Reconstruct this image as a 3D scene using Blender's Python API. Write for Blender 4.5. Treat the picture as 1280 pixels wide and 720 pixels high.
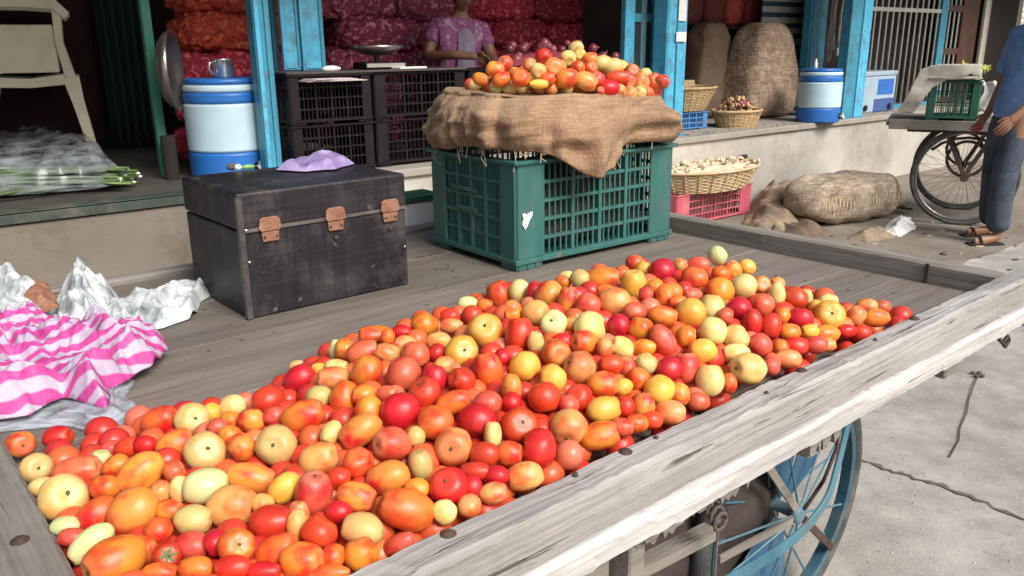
import bpy, bmesh, math, random
from mathutils import Vector, Matrix, noise
R = math.radians
for o in list(bpy.data.objects): bpy.data.objects.remove(o)
SC = bpy.context.scene
COL = SC.collection
# ------------------------------------------------------------------ camera
CAMZ, PITCH, ROLL, FPX = 1.35, .287, .0105, 1022.92
cam = bpy.data.cameras.new('camera'); co = bpy.data.objects.new('camera', cam); COL.objects.link(co)
cam.sensor_width = 36; cam.lens = FPX/1280*36; cam.clip_start = .05; cam.clip_end = 500
co.matrix_world = Matrix.Translation((0, 0, CAMZ)) @ Matrix.Rotation(math.pi/2-PITCH, 4, 'X') @ Matrix.Rotation(-ROLL, 4, 'Z')
SC.camera = co
# ------------------------------------------------------------------ light
SUN_TO = Vector((.60, -.72, .0)).normalized()
SUN_EL = R(43)
w = bpy.data.worlds.new('World'); SC.world = w; w.use_nodes = True
nt = w.node_tree; bg = nt.nodes['Background']
sky = nt.nodes.new('ShaderNodeTexSky'); sky.sky_type = 'NISHITA'; sky.sun_disc = False
sky.sun_elevation = SUN_EL; sky.sun_rotation = math.atan2(SUN_TO.x, SUN_TO.y); sky.dust_density = 4; sky.air_density = 1.2
nt.links.new(sky.outputs[0], bg.inputs[0]); bg.inputs[1].default_value = .098
sl = bpy.data.lights.new('sun', 'SUN'); sl.energy = 2.7; sl.angle = R(28); sl.color = (1, .975, .94)
so = bpy.data.objects.new('sun', sl); COL.objects.link(so)
d = Vector((SUN_TO.x*math.cos(SUN_EL), SUN_TO.y*math.cos(SUN_EL), math.sin(SUN_EL)))
so.rotation_euler = d.to_track_quat('Z', 'Y').to_euler()
SC.view_settings.view_transform = 'Standard'; SC.view_settings.look = 'None'
SC.view_settings.exposure = .6; SC.view_settings.gamma = 1
try: SC.cycles.max_bounces = 6
except Exception: pass

# ------------------------------------------------------------------ places
def ray(px, py):
    x = (px-640)/FPX; y = (py-360)/FPX; c, s = math.cos(ROLL), math.sin(ROLL); u = c*x-s*y; v = s*x+c*y
    return Vector((u, math.cos(PITCH)-v*math.sin(PITCH), -math.sin(PITCH)-v*math.cos(PITCH)))
def gp(px, py, z):
    d = ray(px, py); t = (z-CAMZ)/d.z; return Vector((d.x*t, d.y*t, z))
BED, RIM = .775, .83
CO = Vector((1.1327, 1.8253, 0)); CA = .6976       # cart frame: x along the near rim, y across
CE = Vector((math.cos(CA), math.sin(CA), 0)); CN = Vector((-CE.y, CE.x, 0))
def cpl(px, py, s):                                # point of the vertical plane s of the cart frame
    d = ray(px, py); o = Vector((0, 0, CAMZ)); t = (s+(CO-o*0).dot(CN)-0)/d.dot(CN)
    p = o+d*t; return ((p-CO).dot(CE), p.z)
def toC(p): q = Vector(p)-CO; return (q.dot(CE), q.dot(CN))
SO = Vector((1.522, 6.561, 0)); SA = .668; PZ = .66  # street frame: a along the shop fronts, b into the shops
SE = Vector((math.cos(SA), math.sin(SA), 0)); SN = Vector((-SE.y, SE.x, 0))
def W(a, b, z=0): return SO+SE*a+SN*b+Vector((0, 0, z))
def vp(px, py, b):
    d = ray(px, py); t = (b+SO.dot(SN))/d.dot(SN); p = Vector((0, 0, CAMZ))+d*t
    return ((p-SO).dot(SE), p.z)
def toS(p): q = Vector(p)-SO; return (q.dot(SE), q.dot(SN))

# ------------------------------------------------------------------ meshes
class MB:
    def __init__(s): s.v = []; s.f = []; s.mi = []; s.uv = None
    def add(s, vs, fs, m=0):
        n = len(s.v); s.v += [tuple(v) for v in vs]; s.f += [tuple(i+n for i in f) for f in fs]; s.mi += [m]*len(fs); return s
    def box(s, x0, x1, y0, y1, z0, z1, m=0, mat=None):
        vs = [Vector((x, y, z)) for z in (z0, z1) for y in (y0, y1) for x in (x0, x1)]
        if mat: vs = [mat @ v for v in vs]
        return s.add(vs, [(0, 2, 3, 1), (4, 5, 7, 6), (0, 1, 5, 4), (2, 6, 7, 3), (0, 4, 6, 2), (1, 3, 7, 5)], m)
    def beam(s, a, b, w, h, m=0):                  # square bar from a to b
        a = Vector(a); b = Vector(b); d = (b-a); L = d.length; d.normalize()
        up = Vector((0, 0, 1)) if abs(d.z) < .95 else Vector((1, 0, 0))
        x = d.cross(up).normalized(); y = x.cross(d)
        M = Matrix((x, y, d)).transposed().to_4x4(); M.translation = a
        return s.box(-w/2, w/2, -h/2, h/2, 0, L, m, M)
    def tube(s, pts, r, n=8, m=0, cap=True):
        pts = [Vector(p) for p in pts]; k = len(pts); rs = r if isinstance(r, (list, tuple)) else [r]*k
        vs = []; prev = None
        for i, p in enumerate(pts):
            t = (pts[min(i+1, k-1)]-pts[max(i-1, 0)]).normalized()
            if prev is None: x = t.orthogonal().normalized()
            else: x = (prev-t*prev.dot(t)).normalized()
            prev = x; y = t.cross(x)
            for j in range(n):
                a = 2*math.pi*j/n; vs.append(p+(x*math.cos(a)+y*math.sin(a))*rs[i])
        fs = [(i*n+j, i*n+(j+1) % n, (i+1)*n+(j+1) % n, (i+1)*n+j) for i in range(k-1) for j in range(n)]
        if cap: fs += [tuple(range(n))[::-1], tuple((k-1)*n+j for j in range(n))]
        return s.add(vs, fs, m)
    def lathe(s, prof, n=24, m=0, c=(0, 0, 0)):    # (r, z) profile round z
        vs = [(c[0]+r*math.cos(2*math.pi*j/n), c[1]+r*math.sin(2*math.pi*j/n), c[2]+z) for r, z in prof for j in range(n)]
        k = len(prof)
        fs = [(i*n+j, i*n+(j+1) % n, (i+1)*n+(j+1) % n, (i+1)*n+j) for i in range(k-1) for j in range(n)]
        if prof[0][0] > 1e-4: fs.append(tuple(range(n))[::-1])
        if prof[-1][0] > 1e-4: fs.append(tuple((k-1)*n+j for j in range(n)))
        return s.add(vs, fs, m)
    def prism(s, poly, d0, d1, fn, m=0):           # polygon (u, v) pushed from depth d0 to d1, fn(u, v, d) gives the point
        n = len(poly); vs = [fn(u, v, d0) for u, v in poly]+[fn(u, v, d1) for u, v in poly]
        fs = [tuple(range(n))[::-1], tuple(range(n, 2*n))]+[(i, (i+1) % n, n+(i+1) % n, n+i) for i in range(n)]
        return s.add(vs, fs, m)
    def ball(s, c, r, n=12, k=8, m=0, fn=None, M=None):
        vs = []; c = Vector(c); r = Vector(r) if hasattr(r, '__len__') else Vector((r, r, r))
        for i in range(k+1):
            th = math.pi*i/k
            for j in range(n):
                ph = 2*math.pi*j/n; u = Vector((math.sin(th)*math.cos(ph), math.sin(th)*math.sin(ph), math.cos(th)))
                p = Vector((u.x*r.x, u.y*r.y, u.z*r.z))
                if fn: p = fn(p, u)
                if M: p = M @ p
                vs.append(p+c)
        fs = [(i*n+j, (i+1)*n+j, (i+1)*n+(j+1) % n, i*n+(j+1) % n) for i in range(k) for j in range(n)]
        return s.add(vs, fs, m)
    def grid(s, nx, ny, fn, m=0, closed=False, keep=None):
        vs = [fn(i/nx, j/ny) for j in range(ny+1) for i in range(nx+1)]
        fs = [(j*(nx+1)+i, j*(nx+1)+i+1, (j+1)*(nx+1)+i+1, (j+1)*(nx+1)+i) for j in range(ny) for i in range(nx)
              if keep is None or keep((i+.5)/nx, (j+.5)/ny)]
        return s.add(vs, fs, m)
    def mesh(s, name, mats, smooth=False):
        me = bpy.data.meshes.new(name); me.from_pydata(s.v, [], s.f); 
        for m in (mats if isinstance(mats, (list, tuple)) else [mats]): me.materials.append(m)
        me.polygons.foreach_set('material_index', s.mi)
        if smooth: me.polygons.foreach_set('use_smooth', [True]*len(s.f))
        if s.uv:
            l = me.uv_layers.new(name='uv')
            for lp in me.loops: l.data[lp.index].uv = s.uv[lp.vertex_index]
        bm = bmesh.new(); bm.from_mesh(me); bmesh.ops.remove_doubles(bm, verts=bm.verts, dist=1e-6); bmesh.ops.recalc_face_normals(bm, faces=bm.faces)
        bm.to_mesh(me); bm.free(); me.update(); return me
def place(name, me, parent=None, loc=None, rot=None, label=None):
    o = bpy.data.objects.new(name, me); COL.objects.link(o)
    if parent: o.parent = parent
    if loc is not None: o.location = loc
    if rot is not None: o.rotation_euler = rot if hasattr(rot, '__len__') else (0, 0, rot)
    if label: o['label'] = label
    return o
def part(name, mb, mats, parent=None, loc=None, rot=None, smooth=False, bevel=0, label=None, seg=1, thick=0):
    o = place(name, mb.mesh(name, mats, smooth), parent, loc, rot, label)
    if thick:
        q = o.modifiers.new('s', 'SOLIDIFY'); q.thickness = thick; q.offset = 0
    if bevel:
        q = o.modifiers.new('b', 'BEVEL'); q.width = bevel; q.segments = seg; q.limit_method = 'ANGLE'; q.angle_limit = R(35)
    return o
def tag(o, label, cat, group=None, kind=None):
    o['label'] = label; o['category'] = cat
    if group: o['group'] = group
    if kind: o['kind'] = kind
    return o
def thing(name, label, cat, loc=(0, 0, 0), rot=0, group=None):
    o = bpy.data.objects.new(name, None); COL.objects.link(o); o.location = loc; o.empty_display_size = .05
    o.rotation_euler = rot if hasattr(rot, '__len__') else (0, 0, rot); return tag(o, label, cat, group)
def struct(o): o['kind'] = 'structure'; return o

# ------------------------------------------------------------------ materials
def rgb(c): return (*c, 1)
def M(name, c1, c2=None, c3=None, scale=8, rough=.6, bump=.15, bscale=None, stretch=(1, 1, 1), metal=0, dirt=None, dirt_scale=3, dirt_amt=.5,
      detail=5, coat=0, alpha=1, sheen=0, vary=0, bdist=.01, trans=0, spec=None):
    m = bpy.data.materials.new(name); m.use_nodes = True; t = m.node_tree; n = t.nodes; L = t.links.new
    b = n['Principled BSDF']; b.inputs['Roughness'].default_value = rough; b.inputs['Metallic'].default_value = metal
    if spec is not None: b.inputs['Specular IOR Level'].default_value = spec
    if coat: b.inputs['Coat Weight'].default_value = coat; b.inputs['Coat Roughness'].default_value = .15
    if sheen: b.inputs['Sheen Weight'].default_value = sheen
    if alpha < 1: b.inputs['Alpha'].default_value = alpha
    if trans: b.inputs['Transmission Weight'].default_value = trans
    tc = n.new('ShaderNodeTexCoord'); mp = n.new('ShaderNodeMapping'); mp.inputs['Scale'].default_value = stretch
    L(tc.outputs['Object'], mp.inputs[0])
    oi = n.new('ShaderNodeObjectInfo'); ad = n.new('ShaderNodeVectorMath'); ad.operation = 'SCALE'
    cx = n.new('ShaderNodeCombineXYZ')
    for i in range(3): L(oi.outputs['Random'], cx.inputs[i])
    L(cx.outputs[0], ad.inputs[0]); ad.inputs['Scale'].default_value = 20
    av = n.new('ShaderNodeVectorMath'); L(mp.outputs[0], av.inputs[0]); L(ad.outputs[0], av.inputs[1])
    ns = n.new('ShaderNodeTexNoise'); ns.inputs['Scale'].default_value = scale; ns.inputs['Detail'].default_value = detail; ns.inputs['Roughness'].default_value = .6
    L(av.outputs[0], ns.inputs['Vector'])
    cr = n.new('ShaderNodeValToRGB'); e = cr.color_ramp.elements
    c2 = c2 or c1
    e[0].position = .32; e[0].color = rgb(c1); e[1].position = .68; e[1].color = rgb(c2)
    if c3: q = e.new(.5); q.color = rgb(c3)
    L(ns.outputs['Fac'], cr.inputs[0]); out = cr.outputs[0]
    if dirt:
        n2 = n.new('ShaderNodeTexNoise'); n2.inputs['Scale'].default_value = dirt_scale; n2.inputs['Detail'].default_value = 8; n2.inputs['Roughness'].default_value = .7
        L(av.outputs[0], n2.inputs['Vector'])
        r2 = n.new('ShaderNodeMapRange'); r2.inputs[1].default_value = .48; r2.inputs[2].default_value = .7; r2.inputs[4].default_value = dirt_amt
        L(n2.outputs['Fac'], r2.inputs[0])
        mx = n.new('ShaderNodeMix'); mx.data_type = 'RGBA'; L(r2.outputs[0], mx.inputs[0]); L(out, mx.inputs[6]); mx.inputs[7].default_value = rgb(dirt); out = mx.outputs[2]
        rr = n.new('ShaderNodeMapRange'); rr.inputs[3].default_value = max(rough-.12, .05); rr.inputs[4].default_value = min(rough+.2, 1); L(n2.outputs['Fac'], rr.inputs[0]); L(rr.outputs[0], b.inputs['Roughness'])
    if vary:
        hs = n.new('ShaderNodeHueSaturation'); mr = n.new('ShaderNodeMapRange'); mr.inputs[3].default_value = 1-vary; mr.inputs[4].default_value = 1+vary
        L(oi.outputs['Random'], mr.inputs[0]); L(mr.outputs[0], hs.inputs['Value']); L(out, hs.inputs['Color']); out = hs.outputs[0]
    L(out, b.inputs['Base Color'])
    if bump:
        n3 = n.new('ShaderNodeTexNoise'); n3.inputs['Scale'].default_value = bscale or scale*4; n3.inputs['Detail'].default_value = 6; L(av.outputs[0], n3.inputs['Vector'])
        bp = n.new('ShaderNodeBump'); bp.inputs['Strength'].default_value = bump; bp.inputs['Distance'].default_value = bdist
        L(n3.outputs['Fac'], bp.inputs['Height']); L(bp.outputs[0], b.inputs['Normal'])
    return m
def wood(name, c1, c2, c3, axis=0, bump=.5, rough=.75, dark=(.06, .05, .04), crack=.62, vary=.12):
    """weathered wood: long grain, dark checks and blotches"""
    m = M(name, c1, c2, scale=3.2, rough=rough, bump=0, detail=4, dirt=c3, dirt_scale=1.6, dirt_amt=.75, vary=vary,
          stretch=tuple(1.3 if i == axis else 9 for i in range(3)))
    t = m.node_tree; n = t.nodes; L = t.links.new; b = n['Principled BSDF']
    src = b.inputs['Base Color'].links[0].from_socket
    tc = n.new('ShaderNodeTexCoord'); mp = n.new('ShaderNodeMapping'); mp.inputs['Scale'].default_value = tuple(2.2 if i == axis else 70 for i in range(3)); L(tc.outputs['Object'], mp.inputs[0])
    g = n.new('ShaderNodeTexNoise'); g.inputs['Scale'].default_value = 1.6; g.inputs['Detail'].default_value = 7; g.inputs['Distortion'].default_value = .5; L(mp.outputs[0], g.inputs['Vector'])
    r = n.new('ShaderNodeMapRange'); r.inputs[1].default_value = crack; r.inputs[2].default_value = crack+.12; L(g.outputs['Fac'], r.inputs[0])
    mx = n.new('ShaderNodeMix'); mx.data_type = 'RGBA'; L(r.outputs[0], mx.inputs[0]); L(src, mx.inputs[6]); mx.inputs[7].default_value = rgb(dark)
    r1 = n.new('ShaderNodeMapRange'); r1.inputs[1].default_value = .3; r1.inputs[2].default_value = .7; r1.inputs[3].default_value = .72; r1.inputs[4].default_value = 1.12; L(g.outputs['Fac'], r1.inputs[0])
    vm = n.new('ShaderNodeVectorMath'); vm.operation = 'SCALE'; L(mx.outputs[2], vm.inputs[0]); L(r1.outputs[0], vm.inputs['Scale']); L(vm.outputs[0], b.inputs['Base Color'])
    sb = n.new('ShaderNodeMath'); sb.operation = 'MULTIPLY_ADD'; L(r.outputs[0], sb.inputs[0]); sb.inputs[1].default_value = -1.2; L(g.outputs['Fac'], sb.inputs[2])
    bp = n.new('ShaderNodeBump'); bp.inputs['Strength'].default_value = bump; bp.inputs['Distance'].default_value = .004; L(sb.outputs[0], bp.inputs['Height']); L(bp.outputs[0], b.inputs['Normal'])
    return m
def tomato_mat(name, c1, c2, pole):
    m = bpy.data.materials.new(name); m.use_nodes = True; t = m.node_tree; n = t.nodes; L = t.links.new; b = n['Principled BSDF']
    tc = n.new('ShaderNodeTexCoord'); oi = n.new('ShaderNodeObjectInfo')
    cx = n.new('ShaderNodeCombineXYZ')
    for i in range(3): L(oi.outputs['Random'], cx.inputs[i])
    sc = n.new('ShaderNodeVectorMath'); sc.operation = 'SCALE'; L(cx.outputs[0], sc.inputs[0]); sc.inputs['Scale'].default_value = 30
    av = n.new('ShaderNodeVectorMath'); L(tc.outputs['Object'], av.inputs[0]); L(sc.outputs[0], av.inputs[1])
    ns = n.new('ShaderNodeTexNoise'); ns.inputs['Scale'].default_value = 1.1; ns.inputs['Detail'].default_value = 2; L(av.outputs[0], ns.inputs['Vector'])
    # ripening gradient along the stem axis, bent by noise
    sx = n.new('ShaderNodeSeparateXYZ'); L(tc.outputs['Object'], sx.inputs[0])
    g = n.new('ShaderNodeMath'); g.operation = 'MULTIPLY_ADD'; L(sx.outputs['Z'], g.inputs[0]); g.inputs[1].default_value = .22; L(ns.outputs['Fac'], g.inputs[2])
    mr = n.new('ShaderNodeMapRange'); mr.interpolation_type = 'SMOOTHSTEP'; mr.inputs[1].default_value = .36; mr.inputs[2].default_value = .74; L(g.outputs[0], mr.inputs[0])
    mx = n.new('ShaderNodeMix'); mx.data_type = 'RGBA'; L(mr.outputs[0], mx.inputs[0]); mx.inputs[6].default_value = rgb(c1); mx.inputs[7].default_value = rgb(c2)
    # fine pale freckles and dull scuffs
    n2 = n.new('ShaderNodeTexNoise'); n2.inputs['Scale'].default_value = 9; n2.inputs['Detail'].default_value = 5; n2.inputs['Roughness'].default_value = .7; L(av.outputs[0], n2.inputs['Vector'])
    r2 = n.new('ShaderNodeMapRange'); r2.inputs[1].default_value = .55; r2.inputs[2].default_value = .8; r2.inputs[4].default_value = .25; L(n2.outputs['Fac'], r2.inputs[0])
    m2 = n.new('ShaderNodeMix'); m2.data_type = 'RGBA'; L(r2.outputs[0], m2.inputs[0]); L(mx.outputs[2], m2.inputs[6]); m2.inputs[7].default_value = rgb(pole)
    # stem end
    r3 = n.new('ShaderNodeMapRange'); r3.inputs[1].default_value = .55; r3.inputs[2].default_value = 1.0; r3.inputs[4].default_value = .6; L(sx.outputs['Z'], r3.inputs[0])
    m3 = n.new('ShaderNodeMix'); m3.data_type = 'RGBA'; L(r3.outputs[0], m3.inputs[0]); L(m2.outputs[2], m3.inputs[6]); m3.inputs[7].default_value = rgb(pole)
    hs = n.new('ShaderNodeHueSaturation'); L(m3.outputs[2], hs.inputs['Color'])
    h = n.new('ShaderNodeMapRange'); h.inputs[3].default_value = .494; h.inputs[4].default_value = .512; L(oi.outputs['Random'], h.inputs[0]); L(h.outputs[0], hs.inputs['Hue'])
    v = n.new('ShaderNodeMapRange'); v.inputs[3].default_value = .88; v.inputs[4].default_value = 1.12
    fr = n.new('ShaderNodeMath'); fr.operation = 'FRACT'; ml = n.new('ShaderNodeMath'); ml.operation = 'MULTIPLY'; ml.inputs[1].default_value = 7.3; L(oi.outputs['Random'], ml.inputs[0]); L(ml.outputs[0], fr.inputs[0]); L(fr.outputs[0], v.inputs[0]); L(v.outputs[0], hs.inputs['Value'])
    L(hs.outputs[0], b.inputs['Base Color'])
    rg = n.new('ShaderNodeMapRange'); rg.inputs[3].default_value = .20; rg.inputs[4].default_value = .55; L(n2.outputs['Fac'], rg.inputs[0]); L(rg.outputs[0], b.inputs['Roughness'])
    b.inputs['Specular IOR Level'].default_value = .5
    b.inputs['Subsurface Weight'].default_value = .12; b.inputs['Subsurface Radius'].default_value = (1, .35, .15); b.inputs['Subsurface Scale'].default_value = .006
    bp = n.new('ShaderNodeBump'); bp.inputs['Strength'].default_value = .08; bp.inputs['Distance'].default_value = .02; L(n2.outputs['Fac'], bp.inputs['Height']); L(bp.outputs[0], b.inputs['Normal'])
    return m
red, yel = (.56, .022, .012), (.74, .40, .09)
TM = dict(R=tomato_mat('tomato_red', (.60, .028, .016), (.54, .012, .010), (.64, .12, .04)),
          D=tomato_mat('tomato_crimson', (.50, .013, .014), (.54, .018, .014), (.5, .07, .04)),
          O=tomato_mat('tomato_orange', (.74, .23, .028), (.66, .05, .013), (.74, .42, .12)),
          Q=tomato_mat('tomato_orange_red', (.72, .15, .025), (.60, .03, .013), (.70, .26, .07)),
          Y=tomato_mat('tomato_yellow', (.76, .44, .07), (.76, .33, .04), (.66, .44, .14)),
          L=tomato_mat('tomato_cream', (.66, .55, .21), (.68, .36, .10), (.66, .56, .26)),
          G=tomato_mat('tomato_pale_green', (.52, .56, .24), (.68, .60, .28), (.40, .44, .16)),
          P=tomato_mat('tomato_pink', (.62, .105, .055), (.56, .03, .022), (.72, .40, .20)),
          B=tomato_mat('tomato_peach', (.68, .32, .10), (.64, .12, .035), (.66, .42, .18)),
          T=tomato_mat('tomato_blotched', (.74, .27, .045), (.58, .03, .018), (.74, .38, .14)),
          K=tomato_mat('tomato_olive', (.50, .40, .13), (.66, .38, .14), (.40, .36, .12)))
PL = lambda n, c, **k: M(n, c, tuple(x*.85 for x in c), **{**dict(scale=5, rough=.4, bump=.05, dirt=tuple(x*.4+.07 for x in c), dirt_amt=.55, dirt_scale=8), **k})
m_rim = wood('weathered_rim_wood', (.24, .222, .205), (.45, .425, .40), (.12, .105, .09), 0, .9, crack=.60)
m_beam = wood('pale_beam_wood', (.48, .46, .44), (.60, .58, .56), (.26, .23, .20), 0, .4, crack=.68)
m_plank = wood('grey_bed_plank', (.165, .136, .11), (.225, .192, .162), (.105, .086, .069), 0, .3, rough=.55, crack=.70)
m_endwood = wood('weathered_end_wood', (.20, .175, .145), (.29, .265, .23), (.12, .10, .08), 1, .6, crack=.62)
m_under = wood('rough_under_wood', (.20, .175, .15), (.34, .31, .27), (.10, .08, .065), 0, .6)
m_iron = M('rusty_iron', (.05, .035, .028), (.11, .065, .045), scale=20, rough=.7, bump=.3, metal=.4)
m_blue = M('blue_painted_steel', (.05, .27, .40), (.08, .36, .50), scale=6, rough=.4, bump=.05, dirt=(.10, .14, .15), dirt_amt=.7, dirt_scale=5)
m_lblue = M('light_blue_paint', (.04, .14, .195), (.10, .22, .275), scale=6, rough=.45, bump=.05, dirt=(.16, .15, .13), dirt_amt=.75, dirt_scale=11)
m_post = M('sky_blue_post_paint', (.06, .38, .60), (.10, .45, .66), scale=4, rough=.4, bump=.04, dirt=(.09, .12, .13), dirt_amt=.8, dirt_scale=9)
m_teal = M('teal_post_paint', (.035, .22, .33), (.05, .28, .40), scale=4, rough=.4, bump=.04, dirt=(.06, .08, .09), dirt_amt=.8, dirt_scale=9)
m_tyre = M('tyre_rubber', (.035, .038, .038), (.07, .07, .07), scale=18, rough=.85, bump=.3, dirt=(.2, .18, .15), dirt_amt=.45, dirt_scale=9)
m_green = PL('green_crate_plastic', (.035, .135, .122), rough=.36)
m_dgreen = PL('dark_green_plastic', (.015, .10, .06))
m_black = PL('black_crate_plastic', (.014, .010, .012), rough=.42, dirt=(.03, .022, .02), spec=.18)
m_pink = PL('pink_crate_plastic', (.50, .10, .14), dirt=(.6, .25, .25))
m_white = M('white_paint', (.74, .73, .70), (.8, .79, .77), scale=4, rough=.5, bump=.05, dirt=(.5, .47, .42), dirt_amt=.4)
m_burlap = M('burlap', (.26, .16, .092), (.34, .22, .13), scale=7, rough=1, bump=.35, bscale=120, dirt=(.19, .115, .065), dirt_scale=5, dirt_amt=.75, sheen=0, bdist=.012)
m_sack = M('old_jute_sack', (.20, .15, .10), (.32, .25, .17), scale=9, rough=.95, bump=.6, bscale=110, dirt=(.15, .11, .08), dirt_scale=4, dirt_amt=.7, bdist=.006)
m_sack2 = M('plain_jute_sack', (.12, .08, .055), (.17, .12, .08), scale=6, rough=.95, bump=.5, bscale=110, dirt=(.12, .08, .06), bdist=.005)
m_steel = M('steel', (.62, .60, .57), (.7, .69, .67), scale=4, rough=.25, bump=.02, metal=.9)
m_box = M('worn_black_chest_paint', (.010, .009, .012), (.024, .021, .026), scale=3, rough=.42, bump=.12, bscale=30, dirt=(.085, .075, .07), dirt_scale=9, dirt_amt=.6, spec=.3, detail=8)
m_copper = M('rusted_latch', (.22, .095, .06), (.38, .20, .13), scale=40, rough=.5, bump=.3, metal=.25, dirt=(.16, .07, .045), dirt_scale=30)
m_conc = M('street_concrete', (.27, .25, .222), (.42, .395, .355), c3=(.335, .31, .278), scale=2.6, rough=.95, bump=.3, bscale=160, dirt=(.20, .18, .155), dirt_scale=3.2, dirt_amt=.8, detail=9, bdist=.006)
def overlay(m, maps, amt, thr=None, col=None):
    # multiply the base colour by stretched or speckled noise
    t = m.node_tree; n = t.nodes; L = t.links.new; b = n['Principled BSDF']; tc = n.new('ShaderNodeTexCoord')
    for sc_, det in maps:
        src = b.inputs['Base Color'].links[0].from_socket
        mp = n.new('ShaderNodeMapping'); mp.inputs['Scale'].default_value = sc_; L(tc.outputs['Object'], mp.inputs[0])
        g = n.new('ShaderNodeTexNoise'); g.inputs['Scale'].default_value = 1; g.inputs['Detail'].default_value = det; L(mp.outputs[0], g.inputs['Vector'])
        r = n.new('ShaderNodeMapRange'); L(g.outputs['Fac'], r.inputs[0])
        if thr:
            r.inputs[1].default_value = thr[0]; r.inputs[2].default_value = thr[1]; r.inputs[4].default_value = amt
            mx = n.new('ShaderNodeMix'); mx.data_type = 'RGBA'; L(r.outputs[0], mx.inputs[0]); L(src, mx.inputs[6]); mx.inputs[7].default_value = rgb(col); L(mx.outputs[2], b.inputs['Base Color'])
        else:
            r.inputs[1].default_value = .3; r.inputs[2].default_value = .7; r.inputs[3].default_value = 1-amt; r.inputs[4].default_value = 1+amt
            vm = n.new('ShaderNodeVectorMath'); vm.operation = 'SCALE'; L(src, vm.inputs[0]); L(r.outputs[0], vm.inputs['Scale']); L(vm.outputs[0], b.inputs['Base Color'])
overlay(m_conc, [((60, 60, 60), 2)], .3, (.60, .70), (.56, .54, .50)); overlay(m_conc, [((38, 38, 38), 3)], .6, (.62, .72), (.17, .15, .13)); overlay(m_conc, [((9, 9, 9), 6)], .14)
for _m in (m_burlap, m_sack, m_sack2): overlay(_m, [((14, 14, 240), 3), ((240, 200, 14), 3)], .2)
overlay(m_box, [((4, 4, 120), 5), ((90, 60, 5), 5)], .25); overlay(m_box, [((26, 26, 26), 7)], .8, (.66, .72), (.13, .11, .10))
for _m in (m_post, m_teal, m_green, m_blue, m_lblue): overlay(_m, [((22, 22, 22), 6)], .8, (.64, .70), (.16, .13, .10)); overlay(_m, [((30, 30, 3), 4)], .15)
m_wall = M('platform_plaster', (.34, .315, .275), (.50, .475, .43), scale=1.2, rough=.9, bump=.3, bscale=30, dirt=(.19, .155, .12), dirt_scale=1.1, dirt_amt=.8, detail=8)
m_top = M('platform_top', (.26, .235, .2), (.36, .33, .29), scale=2, rough=.85, bump=.25, bscale=30, dirt=(.12, .10, .085), dirt_scale=2, dirt_amt=.7)
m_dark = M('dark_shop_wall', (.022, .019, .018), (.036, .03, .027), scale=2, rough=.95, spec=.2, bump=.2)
m_net = None
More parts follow.
